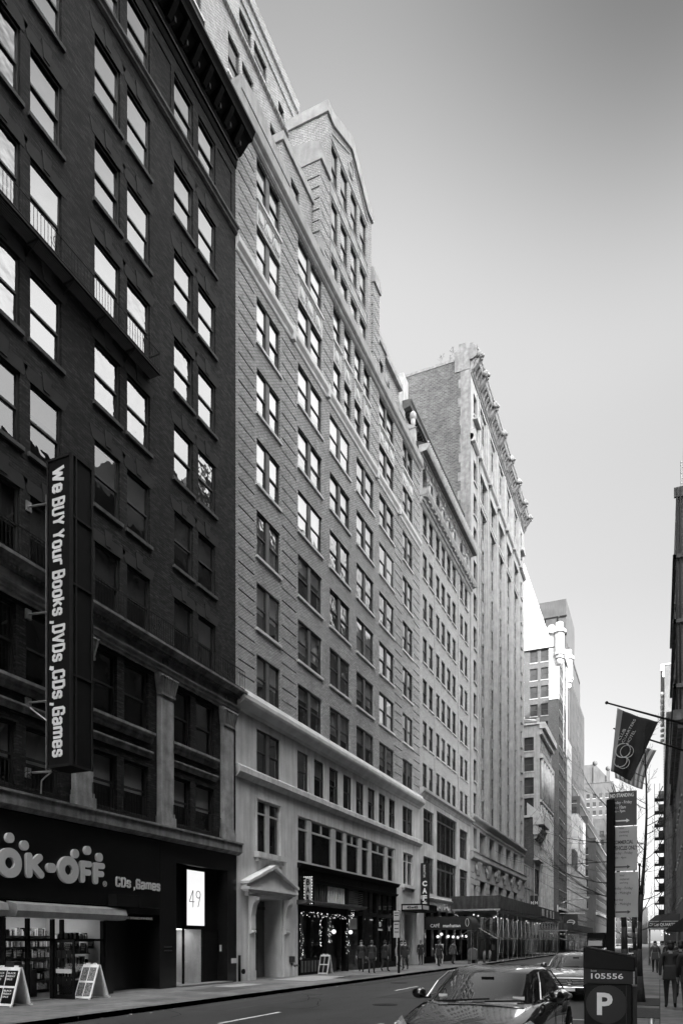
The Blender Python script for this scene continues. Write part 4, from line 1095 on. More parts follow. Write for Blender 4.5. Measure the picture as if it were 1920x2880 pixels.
for s_, (a, b) in ((0, (37.85, 39.08)), (1, (46.32, 47.5))):
    q = MB(); g_ = []; z = 41.5
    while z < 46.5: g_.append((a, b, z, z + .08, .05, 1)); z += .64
    wall(q, -D - .15, a, b, 40.3, 46.9, g_); shell(q, -D - .15, -26, a, b, 40.3, 46.9)
    z = 41.5
    while z < 46.5: q.box(-22, -D - .2, a - .012, a, z, z + .08, 1); z += .64  # side grooves drawn as dark strips, their shade put into the colour
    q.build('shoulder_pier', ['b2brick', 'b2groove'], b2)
    q = MB(); q.box(-22, -D - .02, a - .06, b + .06, 46.9, 47.3)
    q.prism([(-22, 47.3), (-D - .1, 47.3), (-D - .1, 47.9), (-D - .7, 48.2), (-D - 1.6, 48.35), (-22, 48.3)], 'y', a - .03, b + .03)
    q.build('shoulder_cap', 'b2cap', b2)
wg = MB(); xw = -18.35
wops = [(35.2, 36.2, 41.4, 43.6, .25, None), (48.7, 49.6, 41.4, 43.7, .25, None), (50.2, 51.3, 41.4, 43.7, .25, None)]
for a, b, zt_ in ((34.2, 37.83, 44.6), (47.52, 50.0, 44.9), (50.0, 53.5, 44.7)):
    wall(wg, xw - (.15 if a == 50.0 else 0), a, b, 40.3, zt_, wops); shell(wg, xw - (.15 if a == 50.0 else 0), -30, a, b, 40.3, zt_)
wg.build('setback_storey', 'b2brick', b2)
q = MB()
for a, b, zt_ in ((34.1, 37.83, 44.6), (47.52, 50.05, 44.9), (50.06, 53.6, 44.7)): q.box(-30, xw + .12, a, b, zt_ - .1, zt_ + .35)
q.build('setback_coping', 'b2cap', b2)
for p in wops: window(b2, xw - (.15 if p[0] > 50 else 0), p[0], p[1], p[2], p[3], 'sash', 'b2frame', sill=True, sillmat='b2stone', pane='glass')

# ================================================================== BUILDING 3: pale brick with arcaded top
b3 = thing('office_building', 'pale brick building with an arcaded top storey between two deep cornices, cafe at street level', 'building', (-17.7, 64.8, 0.15))
Y0, Y1 = 56.3, 73.3
c3 = [(57.1, 58.3), (58.85, 60.05), (60.95, 62.1), (62.65, 63.85), (64.5, 65.75), (66.35, 67.6), (69.2, 70.4), (71.05, 72.2)]
r3 = [14.53 + 3.44 * k for k in range(7)]
ops = [(a, b, z, z + 2.06, .28, None) for a, b in c3 for z in r3]
ops += [(a, b, 38.55, 40.2, .5, None) for a, b in c3]
ops += [(60.42, 60.55, 15, 37.4, .04, 0), (68.3, 68.5, 15, 37.4, .1, 0)]
mb = MB(); wall(mb, -D, Y0, Y1, 14.2, 40.2, ops); shell(mb, -D, -D - 22, Y0, Y1, 14.2, 41.2)
# arch heads
for a, b in c3:
    c_ = (a + b) / 2; r_ = (b - a) / 2; n = 12
    arc = [(c_ + r_ * math.cos(math.pi * i / n), 40.2 + r_ * math.sin(math.pi * i / n)) for i in range(n + 1)]
    for i in range(n):
        mb.face([(-D, arc[i][0], arc[i][1]), (-D, arc[i + 1][0], arc[i + 1][1]), (-D, arc[i + 1][0], 41.2), (-D, arc[i][0], 41.2)])
        mb.face([(-D, arc[i][0], arc[i][1]), (-D, arc[i + 1][0], arc[i + 1][1]), (-D - .5, arc[i + 1][0], arc[i + 1][1]), (-D - .5, arc[i][0], arc[i][1])])
gaps = [Y0] + [v for p in c3 for v in p] + [Y1]
for i in range(0, len(gaps), 2): mb.face([(-D, gaps[i], 40.2), (-D, gaps[i + 1], 40.2), (-D, gaps[i + 1], 41.2), (-D, gaps[i], 41.2)])
mb.build('wall', 'b3brick', b3)
it = MB(); it.box(-D - 1.3, -D - 1.2, Y0 + .1, Y1 - .1, .3, 41.0); it.build('interior', 'interior', b3)
for a, b in c3:
    for i, z in enumerate(r3): window(b3, -D, a, b, z, z + 2.06, 'sash', 'b2frame', sill=True, sillmat='b3stone', pane='glass_old' if i < 5 else 'glass', blind=random.choice([0, 0, .35, .5]), tilt=.01)
q = MB()
for a, b in c3: q.box(-D - .5, -D - .44, a, b, 39.9, 40.0); q.box(-D - .5, -D - .44, (a + b) / 2 - .03, (a + b) / 2 + .03, 38.55, 40.8)
q.build('arch_glazing', 'b2frame', b3)
q = MB()
for i in range(len(c3) - 1):
    a, b = c3[i][1], c3[i + 1][0]
    if b - a < .8:
        q.tube((-D + .05, (a + b) / 2, 38.6), (-D + .05, (a + b) / 2, 39.95), .17, n=10); q.box(-D - .1, -D + .26, (a + b) / 2 - .24, (a + b) / 2 + .24, 39.95, 40.2)
for a, b in c3:
    c_ = (a + b) / 2; q.prism([(c_ - .1, 40.72), (c_ + .1, 40.72), (c_ + .16, 41.1), (c_ - .16, 41.1)], 'x', -D, -D + .18)
q.build('arcade_column', 'b3stone', b3)
q = MB()
band(q, -D, Y0, Y1, [(.05, 37.3), (.14, 37.42), (.14, 37.6), (.25, 37.72), (.32, 37.85)])
band(q, -D, Y0, Y1 + .2, [(.25, 37.92), (.52, 37.98), (.58, 38.12), (.66, 38.28), (.66, 38.38), (.3, 38.45)])
y = Y0 + .05
while y < Y1: q.box(-D, -D + .3, y, y + .12, 37.56, 37.72); y += .25
y = Y0 + .05
while y < Y1: q.box(-D, -D + .5, y, y + .28, 37.80, 37.95); y += .9
q.build('cornice', 'b3stone', b3)
q = MB()
band(q, -D, Y0, Y1, [(.05, 41.0), (.12, 41.05), (.2, 41.2)])
band(q, -D, Y0 - .25, Y1 + .25, [(.2, 41.25), (.66, 41.32), (.74, 41.45), (.8, 41.7), (.8, 41.78), (.7, 41.82)])
y = Y0
while y < Y1: q.box(-D, -D + .28, y, y + .12, 41.08, 41.22); y += .24
y = Y0 - .2
while y < Y1 + .2: q.sphere((-D + .77, y, 41.86), .09, 6, 4, sz=1.3); y += .3
q.build('cornice', 'b3stone', b3)
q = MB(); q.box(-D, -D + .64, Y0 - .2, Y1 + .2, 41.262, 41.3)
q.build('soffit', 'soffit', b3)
q = MB(); q.box(-D - .6, -D + .2, Y0, Y1, 41.2, 41.9); q.prism([(-D + .65, 41.82), (-D - .9, 42.6), (-D - .9, 41.82)], 'y', Y0 - .2, Y1 + .2); q.build('eaves_roof', plain('dark_roof_tile', .06, .8, .5, 6), b3)
# setback attic storey
q = MB(); wall(q, -19.0, Y0, Y1 - .2, 41.2, 45.2, [(a, b, 42.6, 44.6, .3, None) for a, b in c3]); shell(q, -19.0, -26, Y0, Y1 - .2, 41.2, 45.2); q.build('attic_wall', 'b3base', b3)
for a, b in c3: window(b3, -19.0, a, b, 42.6, 44.6, 'sash', 'b2frame', sill=False, pane='glass_old')
q = MB(); band(q, -19.0, Y0 - .5, Y1 - .1, [(.1, 44.9), (.65, 45.0), (.7, 45.25), (.8, 45.4), (.8, 45.55), (.1, 45.6)])
y = Y0
while y < Y1 - .2: q.box(-19, -18.5, y, y + .14, 44.8, 44.98); y += .35
q.build('attic_cornice', 'b3metal', b3)
q = MB(); q.box(-22, -19.1, Y0 + .05, 57.6, 45.5, 48.3); q.box(-22, -19.1, 66.0, 70.5, 45.5, 46.3); q.prism([(59.5, 45.5), (59.5, 48.6), (60.0, 48.9), (68, 47.2), (68.4, 46.9), (68.4, 45.5)], 'x', -20.6, -20.0); q.build('roof_parapet', 'b3base', b3)
q = MB(); q.box(-19.6, -17.95, 55.9, 56.28, 41.9, 43.2); q.prism([(-19.7, 43.2), (-17.85, 43.2), (-18.8, 43.8)], 'y', 55.85, 56.5); q.sphere((-18.2, 56.1, 44.3), .28, 10, 8, sz=1.4); q.tube((-18.2, 56.1, 43.3), (-18.2, 56.1, 44.0), .14, .2, 10); q.build('urn_pedestal', 'b3stone', b3)
# two storeys of metal framed bays below
ops = [(57.3, 60.2, 10.1, 12.9, .25, None), (61.2, 67.8, 9.7, 13.3, .3, None), (69.1, 72.2, 10.1, 12.9, .25, None), (57.3, 60.2, 6.0, 9.0, .3, None), (61.2, 67.8, 5.9, 9.1, .3, None), (69.1, 72.2, 5.9, 9.0, .3, None), (57.4, 72.3, .15, 4.6, .6, None)]
mb = MB(); wall(mb, -D, Y0, Y1, .15, 14.2, ops); shell(mb, -D, -D - 22, Y0, Y1, .15, 14.2, top=False); mb.build('base_wall', 'b3base', b3)
q = MB(); band(q, -D, Y0, Y1 + .1, [(.04, 13.7), (.1, 13.85), (.2, 14.0), (.42, 14.15), (.45, 14.35), (.2, 14.5)]); band(q, -D, Y0, Y1, [(.05, 5.35), (.2, 5.5), (.25, 5.62), (.05, 5.7)]); q.build('belt_course', 'b3stone', b3)
for a, b, c, d in [(o[0], o[1], o[2], o[3]) for o in ops[:6]]:
    q = MB(); xf = -D - .2
    q.box(xf, xf + .08, a, b, c, c + .1); q.box(xf, xf + .08, a, b, d - .1, d); q.box(xf, xf + .08, a, a + .1, c, d); q.box(xf, xf + .08, b - .1, b, c, d); q.box(xf, xf + .09, a, b, d - .85, d - .72)
    n = max(2, int((b - a) / 1.4))
    for i in range(1, n): y = a + (b - a) * i / n; q.box(xf, xf + .07, y - .05, y + .05, c, d if n < 4 else d)
    w_ = q.build('window', 'b3metal', b3)
    q = MB(); q.face([(xf + .03, a, c), (xf + .03, b, c), (xf + .03, b, d), (xf + .03, a, d)]); q.build('pane', 'glass_old', w_)
q = MB(); q.box(-D - .24, -D - .12, 61.2, 67.8, 9.12, 9.68)
for i in range(3): q.box(-D - .12, -D - .07, 61.5 + i * 2.15, 63.3 + i * 2.15, 9.22, 9.58)
q.build('spandrel', 'b3metal', b3)
q = MB(); q.box(-D - .62, -D - .58, 57.4, 72.3, .15, 4.6); q.build('shop_back', plain('cafe_interior', .3, .8, .6, 1.2), b3)
q = MB()
for y in (57.5, 59.4, 61.6, 64.0, 66.4, 68.8, 71.2, 72.2): q.box(-D - .4, -D, y - .08, y + .08, .15, 4.6)
q.box(-D - .4, -D, 57.4, 72.3, 3.0, 3.2); q.box(-D - .4, -D, 57.4, 72.3, .15, .7); q.build('shop_front', 'black', b3)
q = MB(); q.face([(-D - .2, 57.4, .7), (-D - .2, 72.3, .7), (-D - .2, 72.3, 4.5), (-D - .2, 57.4, 4.5)]); q.build('shop_window', 'shopglass', b3)
q = MB()
for y in (60.3, 61.4, 63.6, 65.3, 67.0, 68.5, 70.2): q.sphere((-D + .35, y, 2.35 + .3 * ((y * 7) % 1)), .13, 10, 8)
for y in (58.4, 60.0, 62.2): q.sphere((-D - .3, y, 2.6), .09, 8, 6)
q.build('globe_lamp', 'globe', b3)
q = MB(); ro = random.Random(9)
for i in range(26): q.sphere((-D + .06, ro.uniform(61.5, 65.0), ro.uniform(4.75, 5.25)), ro.uniform(.08, .17), 7, 5, sx=.6)
q.box(-D - .01, -D + .03, 61.2, 65.3, 4.65, 5.35); q.build('relief_panel', 'b3stone', b3)
# cafe blade sign and awning
cs = thing('cafe_sign', 'narrow black vertical sign with pale letters CAFÉ standing out from the pale facade', 'sign', (-17.35, 56.6, 4.9))
q = MB(); q.box(-17.68, -17.03, 56.52, 56.78, 4.9, 8.3); q.box(-17.71, -17.66, 56.6, 56.7, 5.5, 5.6); q.box(-17.71, -17.66, 56.6, 56.7, 7.6, 7.7); q.build('panel', 'signblack', cs)
for i, c_ in enumerate('CAFÉ'): text(c_, (-17.55, 56.515, 6.42 - i * .58), FACE_NY, cs, 'letter_w', width=.38, height=.44 if c_ != 'É' else .56, bold=.05)
text('MANHATTAN', (-17.48, 56.515, 8.15), DOWN_NY, cs, 'letter', width=1.0, height=.2, bold=.02)
aw = thing('awning', 'long black barrel awning lettered CAFÉ manhattan reaching out to the kerb', 'awning', (-15.8, 58.5, 3))
q = MB(); n = 10; Ya, Yb = 57.6, 60.0
prof = [(-17.7, 2.95), (-17.7, 4.0)] + [(-14.4 + .62 * math.sin(math.pi / 2 * i / n), 3.35 + .65 * math.cos(math.pi / 2 * i / n)) for i in range(n + 1)] + [(-13.78, 2.95)]
q.prism([(p[0], p[1]) for p in prof], 'y', Ya, Yb); q.build('canopy', 'awning', aw)
text('CAFÉ', (-17.2, Ya - .01, 3.12), FACE_NY, aw, 'letter_w', width=.78, height=.34, bold=.01)
text('manhattan', (-16.15, Ya - .01, 3.12), FACE_NY, aw, 'letter_w', width=1.45, height=.27, bold=.01)
q = MB()
for i in range(16):
    a_ = 2 * math.pi * i / 16; b_ = 2 * math.pi * (i + 1) / 16
    q.tube((-14.15 + .13 * math.cos(a_), Ya - .02, 3.5 + .32 * math.sin(a_)), (-14.15 + .13 * math.cos(b_), Ya - .02, 3.5 + .32 * math.sin(b_)), .025, n=4)
q.build('emblem', 'letter', aw)
q = MB()
for y in (Ya + .1, Yb - .1): q.tube((-13.85, y, .15), (-13.85, y, 2.95), .03, n=6)
q.build('post', 'steel', aw)

# ================================================================== BUILDING 4: tall cream terracotta loft with animal-head cornice
b4 = thing('office_building', 'tall cream terracotta loft with narrow vertical bays and carved heads along its cornice', 'building', (-17.7, 89, 0.15))
Y0, Y1 = 73.3, 105.4
tops4 = [59.0 - 3.46 * k for k in range(13)]
ops = []
for zt_ in tops4:
    ops += [(74.8, 76.15, zt_ - 2.25, zt_, .2, 1), (102.35, 103.7, zt_ - 2.25, zt_, .2, 1)]
wall_ops = list(ops)
for k in range(5):
    a = 76.6 + 4.9 * k
    wall_ops.append((a + .85, a + 4.25, 15.2, 59.6, .30, None))
mb = MB(); wall(mb, -D, Y0, Y1, 14.4, 62.2, wall_ops)
mb.face([(-D, Y1, 14), (-D, Y1, 62.2), (-40, Y1, 62.2), (-40, Y1, 14)])
for k in range(6):
    y = 76.6 + 4.9 * k
    mb.box(-D - .02, -D + .16, y - .55, y - .25, 15.2, 59.6); mb.box(-D - .02, -D + .16, y + .25, y + .55, 15.2, 59.6)
mb.build('wall', ['b4stone', 'interior'], b4)
q = MB()   # recessed bay screens with two lights each, spandrels between storeys
for k in range(5):
    a = 76.6 + 4.9 * k
    o2 = []
    for zt_ in tops4: o2 += [(a + 1.05, a + 2.30, zt_ - 2.25, zt_, .14, 1), (a + 2.80, a + 4.05, zt_ - 2.25, zt_, .14, 1)]
    wall(q, -D - .22, a + .85, a + 4.25, 15.2, 59.6, o2)
    q.box(-D - .31, -D - .12, a + 2.42, a + 2.68, 15.2, 59.6)
    for zt_ in tops4:
        for u in (a + 1.0, a + 2.75): q.box(-D - .31, -D - .2, u, u + 1.35, zt_ - 2.4, zt_ - 2.27); q.box(-D - .31, -D - .25, u + .15, u + 1.2, zt_ - 3.05, zt_ - 2.6)
q.build('bay_screen', ['b4span', 'interior'], b4)
wm = MB(); w__, h__ = 1.25, 2.25
wm.box(-.03, .03, 0, .06, 0, h__); wm.box(-.03, .03, w__ - .06, w__, 0, h__); wm.box(-.03, .03, 0.06, w__ - .06, 0, .06); wm.box(-.03, .03, .06, w__ - .06, h__ - .06, h__); wm.box(-.03, .03, .06, w__ - .06, h__ / 2 - .04, h__ / 2 + .04)
fm = bpy.data.meshes.new('window_frame'); bmesh.ops.recalc_face_normals(wm.bm, faces=wm.bm.faces[:]); wm.bm.to_mesh(fm); fm.materials.append(M['b2mull'])
pm = MB(); pm.face([(0, .05, .05), (0, w__ - .05, .05), (0, w__ - .05, h__ - .05), (0, .05, h__ - .05)]); pmm = bpy.data.meshes.new('pane'); pm.bm.to_mesh(pmm); pmm.materials.append(plain('reflective_pane', .03, .12, .5, .6, spec=.25))
def small_window(par, x, y, z, fm_=fm, pm_=pmm):
    o = inst('window', fm_, par, (x, y, z)); p = inst('pane', pm_, None, (0, 0, 0)); p.parent = o; p.rotation_euler = (0, random.uniform(-.01, .01), random.uniform(-.01, .01)); return o
rest = []
for zi, zt_ in enumerate(tops4):
    for k in range(5):
        a = 76.6 + 4.9 * k
        for u in (a + 1.05, a + 2.80):
            if k < 4: small_window(b4, -D - .32, u, zt_ - 2.25)
            else: rest.append((u, zt_ - 2.25))
q = MB()
for u, z in rest: q.box(-D - .35, -D - .30, u, u + .06, z, z + h__); q.box(-D - .35, -D - .30, u + w__ - .06, u + w__, z, z + h__); q.box(-D - .35, -D - .30, u, u + w__, z + h__ / 2 - .04, z + h__ / 2 + .04); q.box(-D - .34, -D - .33, u, u + w__, z, z + h__, 1)
for zt_ in tops4:
    for u in (74.8, 102.4): q.box(-D - .19, -D - .13, u, u + .06, zt_ - 2.25, zt_); q.box(-D - .19, -D - .13, u, u + 1.25, zt_ - 1.15, zt_ - 1.07); q.box(-D - .18, -D - .17, u, u + 1.3, zt_ - 2.25, zt_, 1)
o_ = q.build('far_bay_windows', ['b2mull', pmm.materials[0]], b4); o_['kind'] = 'stuff'
q = MB()
for zt_ in tops4:
    for u in (74.7, 102.25): q.box(-D - .02, -D + .12, u, u + 1.6, zt_ - 2.42, zt_ - 2.26)
q.build('sill', 'b4stone', b4)
q = MB()
wall(q, Y0, -46, -D - .02, 14.4, 61.6, [], axis='y', sgn=-1)
q.face([(-46, Y0, 14), (-46, Y1, 14), (-46, Y1, 61.6), (-46, Y0, 61.6)]); q.face([(-D - .1, Y0, 61.6), (-D - .1, Y1, 61.6), (-46, Y1, 61.6), (-46, Y0, 61.6)])
q.build('side_wall', 'b4brick', b4)
q = MB(); q.box(-D - 1.0, -D + .02, Y0 - .02, Y0 + .3, 14.4, 60.6)
z = 15.0; rb = random.Random(2)
while z < 60: q.box(-D - 1.0 - rb.uniform(.1, .5), -D - .98, Y0 - .018, Y0 + .1, z, z + .9); z += 1.9
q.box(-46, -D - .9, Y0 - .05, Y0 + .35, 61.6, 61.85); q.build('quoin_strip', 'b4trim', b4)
q = MB()   # top cornice
band(q, -D, Y0, Y1, [(.08, 60.0), (.14, 60.1), (.14, 60.25), (.24, 60.32), (.24, 60.5)])
band(q, -D, Y0 - .1, Y1 + .15, [(.25, 61.3), (.62, 61.45), (.7, 61.6), (.66, 62.1), (.78, 62.3), (.78, 62.5), (.4, 62.6), (.3, 62.9)])
y = Y0 + .1
while y < Y1:
    q.prism([(-D, 60.5), (-D + .26, 60.55), (-D + .3, 60.9), (-D + .5, 61.2), (-D + .58, 61.42), (-D, 61.42)], 'y', y, y + .38); y += .82
q.box(-D - 1.6, -D - .0, Y0 - .06, Y0 + .8, 60.4, 62.5); q.box(-D - 1.2, -D - .5, Y0 - .04, Y0 + .7, 62.5, 63.2)
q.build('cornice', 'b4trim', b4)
for hy in (73.8, 76.6, 81.5, 86.4, 91.3, 96.2, 101.1, 104.9):
    q = MB(); x_ = -D + .85; z_ = 61.75
    q.sphere((x_, hy, z_ + .1), .42, 10, 8, sx=.9, sz=1.05); q.sphere((x_ + .3, hy, z_ - .05), .24, 8, 6, sz=.8); q.sphere((x_ + .22, hy, z_ - .42), .17, 8, 6, sz=.7)
    for s_ in (-1, 1):
        q.sphere((x_ - .1, hy + s_ * .3, z_ + .5), .14, 6, 5); q.sphere((x_ + .2, hy + s_ * .2, z_ + .22), .1, 6, 5); q.sphere((x_ - .05, hy + s_ * .38, z_ - .05), .22, 7, 5, sz=1.3)
    q.prism([(-D, 60.4), (-D + .35, 60.5), (x_ + .05, 61.2), (x_, 61.6), (-D, 61.6)], 'y', hy - .25, hy + .25)
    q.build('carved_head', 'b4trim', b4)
q = MB()
band(q, -D, Y0, Y1, [(.1, 53.1), (.3, 53.3), (.36, 53.45), (.36, 53.65), (.14, 53.8)])
for k in range(6): y = 76.6 + 4.9 * k; q.box(-D - .02, -D + .5, y - .3, y + .3, 53.0, 53.9)
q.box(-D - .02, -D + .5, Y0, Y0 + .5, 53.0, 54.2)
for u in (74.5, 102.1): q.prism([(u, 56.0), (u + 1.9, 56.0), (u + 1.9, 56.15), (u + .95, 56.8), (u, 56.15)], 'x', -D - .02, -D + .45)
for k in range(5):
    a = 76.6 + 4.9 * k
    q.box(-D - .31, -D + .04, a + .85, a + 4.25, 48.75, 49.55)
    for i in range(9): q.sphere((-D + .06, a + 1.1 + i * .36, 49.15), .13, 6, 4)
    q.box(-D - .31, -D + .12, a + .85, a + 4.25, 52.2, 53.1)
band(q, -D, Y0, Y1 + .1, [(.06, 14.3), (.16, 14.45), (.3, 14.6), (.42, 14.8), (.42, 14.98), (.1, 15.1)])
y = Y0
while y < Y1: q.tube((-D + .02, y, 14.12), (-D + .16, y, 14.12), .13, n=6); y += .55
q.build('string_course', 'b4stone', b4)
ops = [(74.8, 76.2, 11.7, 13.8, .5, 1), (102.35, 103.7, 11.7, 13.8, .5, 1), (74.9, 76.1, 5.5, 7.9, .5, 1), (102.35, 103.6, 5.5, 7.9, .5, 1)]
for k in range(5): a = 76.6 + 4.9 * k; ops += [(a + .95, a + 4.05, 11.35, 13.7, .7, 1), (a + 1.15, a + 3.95, .2, 8.5, 1.3, 1)]
gro = []
for z in [1 + .62 * i for i in range(14)]:
    for k in range(6): y = 76.6 + 4.9 * k; gro.append((y - .93, y + 1.13, z, z + .09, .07, 0))
    gro += [(Y0 + .1, 74.7, z, z + .09, .07, 0), (76.3, 77.5, z, z + .09, .07, 0), (103.8, Y1 - .1, z, z + .09, .07, 0)]
mb = MB(); wall(mb, -D, Y0, Y1, .15, 14.4, ops + gro); shell(mb, -D, -46, Y0, Y1, .15, 14.4, top=False)
mb.build('base_wall', ['b4stone', 'interior'], b4)
q = MB()
band(q, -D, Y0, Y1 + .2, [(.1, 10.35), (.28, 10.5), (.34, 10.6), (.34, 11.1), (.42, 11.2), (.1, 11.3)])
ro = random.Random(4)
for k in range(-0, 6):
    y = 76.6 + 4.9 * k
    for dy in (-.55, 0, .55): q.prism([(-D, 8.9), (-D + .14, 9.0), (-D + .3, 9.9), (-D + .36, 10.35), (-D, 10.35)], 'y', y + dy - .12, y + dy + .12)
    for dy in (-1.0, 1.0): q.sphere((-D + .08, y + dy, 9.7), .28, 8, 6, sx=.5, sz=1.3)
q.build('carved_cornice', 'b4stone', b4)
# twiggy weeds on the roof edge
wd = thing('roof_shrub', 'bare twiggy shrub growing on the roof edge beside the top corner of the cream loft', 'shrub', (-20.5, 73.6, 61.6))
q = MB(); rw = random.Random(8)
def twig(p, d, l, r, n):
    if n == 0 or r < .002: return
    e = p + d * l; q.tube(p, e, r, r * .7, 4, False)
    for _ in range(3 if n > 1 else 2): twig(e, (d + Vector((rw.uniform(-.6, .6), rw.uniform(-.4, .4), rw.uniform(-.1, .5)))).normalized(), l * rw.uniform(.6, .85), r * .68, n - 1)
for x in (-19.3, -19.9, -20.9): twig(Vector((x, 73.7, 61.7)), Vector((rw.uniform(-.3, .3), 0, 1)).normalized(), rw.uniform(.3, .7), .011, 5)
q.build('twigs', 'bark', wd)
# ================================================================== ground, road, pavements
def slab_mat(name, v, w_, h_, joint, rough=.85, var=.25):
    m, n, l, b = newmat(name); b.inputs['Roughness'].default_value = rough; setin(b, 'Specular IOR Level', .3)
    t = n.new('ShaderNodeTexBrick'); l.new(wpos(n, l), t.inputs['Vector']); t.offset = 0
    t.inputs['Scale'].default_value = 1; t.inputs['Brick Width'].default_value = w_; t.inputs['Row Height'].default_value = h_; t.inputs['Mortar Size'].default_value = .018; t.inputs['Mortar Smooth'].default_value = .2; t.inputs['Bias'].default_value = 0
    t.inputs['Color1'].default_value = g(v); t.inputs['Color2'].default_value = g(v * .72); t.inputs['Mortar'].default_value = g(joint)
    c = t.outputs[0]
    for sc_, lo in ((.6, .6), (5, .75), (40, .8)):
        no = n.new('ShaderNodeTexNoise'); no.inputs['Scale'].default_value = sc_; no.inputs['Detail'].default_value = 6; l.new(wpos(n, l), no.inputs['Vector'])
        c = mul(n, l, c, ramp(n, l, no.outputs[0], lo, 1.0, .38, .62), 1)
    l.new(c, b.inputs['Base Color']); return m
M['slabs'] = slab_mat('pavement_slabs', .23, 1.5, 1.5, .06)
def road_mat():
    m, n, l, b = newmat('worn_asphalt'); b.inputs['Roughness'].default_value = .62; setin(b, 'Specular IOR Level', .35)
    c = None
    for sc_, a_, b_, s3 in ((.25, .034, .066, (1, .25, 1)), (2.0, .75, 1.0, (1.6, .3, 1)), (70, .5, 1.0, (1, 1, 1)), (9, .8, 1.0, (1, 1, 1))):
        no = n.new('ShaderNodeTexNoise'); no.inputs['Scale'].default_value = sc_; no.inputs['Detail'].default_value = 7; no.inputs['Roughness'].default_value = .6
        l.new(wpos(n, l, s3), no.inputs['Vector']); r_ = ramp(n, l, no.outputs[0], a_, b_, .36, .64)
        c = r_ if c is None else mul(n, l, c, r_, 1)
    # tar-filled cracks
    vo = n.new('ShaderNodeTexVoronoi'); vo.feature = 'DISTANCE_TO_EDGE'; vo.inputs['Scale'].default_value = .28
    nz = n.new('ShaderNodeTexNoise'); nz.inputs['Scale'].default_value = 1.5; l.new(wpos(n, l), nz.inputs['Vector'])
    ad = n.new('ShaderNodeVectorMath'); ad.operation = 'ADD'; l.new(wpos(n, l, (1, .5, 1)), ad.inputs[0]); l.new(nz.outputs['Color'], ad.inputs[1]); l.new(ad.outputs[0], vo.inputs['Vector'])
    c = mul(n, l, c, ramp(n, l, vo.outputs['Distance'], .45, 1.0, 0.004, .012), 1)
    l.new(c, b.inputs['Base Color'])
    bp = n.new('ShaderNodeBump'); bp.inputs['Strength'].default_value = .5; bp.inputs['Distance'].default_value = .008; l.new(no.outputs[0], bp.inputs['Height']); l.new(bp.outputs[0], b.inputs['Normal'])
    return m
M['road'] = road_mat()
q = MB(); q.face([(-2500, -2500, -.02), (2500, -2500, -.02), (2500, 3000, -.02), (-2500, 3000, -.02)]); structure(q.build('ground', 'sidewalk'))
q = MB(); q.face([(-13.4, -60, 0), (-1.3, -60, 0), (-1.3, 1200, 0), (-13.4, 1200, 0)]); structure(q.build('road', 'road'))
for nm, x0_, x1_ in (('pavement', -13.25, -20.6), ('pavement', -1.45, 2.2)):
    q = MB(); q.box(min(x0_, x1_), max(x0_, x1_), -60, 700, -.05, .15); structure(q.build(nm, 'slabs'))
for x0_, x1_ in ((-13.42, -13.25), (-1.45, -1.28)):
    q = MB(); y = -20
    while y < 200: q.box(x0_, x1_, y, y + 1.99, -.04, .148); y += 2
    q.box(x0_, x1_, 200, 700, -.04, .148)
    o_ = q.build('kerb', 'kerb', bevel=.02 if False else 0); structure(o_)
q = MB()
q.face([(-9.85, 15, .004), (-9.72, 15, .004), (-9.72, 18.1, .004), (-9.85, 18.1, .004)])
for k in range(1, 14): y = 15.4 + 12.4 * k; q.face([(-9.85, y, .004), (-9.72, y, .004), (-9.72, y + 3, .004), (-9.85, y + 3, .004)])
for k in range(0, 9): y = 13.6 + 12.4 * k; q.face([(-6.22, y, .004), (-6.10, y, .004), (-6.10, y + 3, .004), (-6.22, y + 3, .004)])
q.face([(-3.7, 19.3, .004), (-1.4, 19.3, .004), (-1.4, 19.45, .004), (-3.7, 19.45, .004)])
structure(q.build('road_markings', 'roadpaint'))
for i_, (x, y, nm_) in enumerate(((-7.9, 21.5, 'round iron manhole cover in the middle lane nearest the foreground'), (-11.4, 33.0, 'round iron manhole cover close to the far kerb opposite the pedimented door'), (-8.2, 47.5, 'round iron manhole cover farther up the middle lane'))):
    t_ = thing('manhole_cover', nm_, 'manhole cover', (x, y, 0)); q = MB(); q.disc((x, y), .40, 'z', .0, .006, 28); q.disc((x, y), .33, 'z', .006, .010, 28); q.disc((x, y), .05, 'z', .01, .013, 10); q.build('cover', 'iron', t_)
lr = random.Random(12); q = MB()
for i in range(70):
    y = lr.uniform(14, 75); x = -13.3 + abs(lr.gauss(0, .18)); s_ = lr.uniform(.02, .07); a_ = lr.uniform(0, 3)
    q.face([(x + s_ * math.cos(a_ + k * 1.57), y + s_ * math.sin(a_ + k * 1.57), .006 + .01 * (k % 2)) for k in range(4)])
o_ = q.build('leaf_litter', 'letter'); o_['kind'] = 'stuff'; tag(o_, 'scraps of leaves and paper lying in the far gutter', 'litter')
q = MB()
for x, y, w_, h_ in ((-12.6, 17.5, 1.1, 7.5), (-9.2, 24, 1.7, 5.0), (-12.9, 30, .8, 16), (-7.4, 33, 1.3, 9), (-11.8, 50, 1.5, 8), (-6.0, 17, .5, 12)): q.face([(x, y, .002), (x + w_, y + .1, .002), (x + w_ - .05, y + h_, .002), (x + .08, y + h_ - .2, .002)])
structure(q.build('road_patch', plain('fresh_dark_asphalt', .030, .75, .3, 3)))
cr = random.Random(21); q = MB()
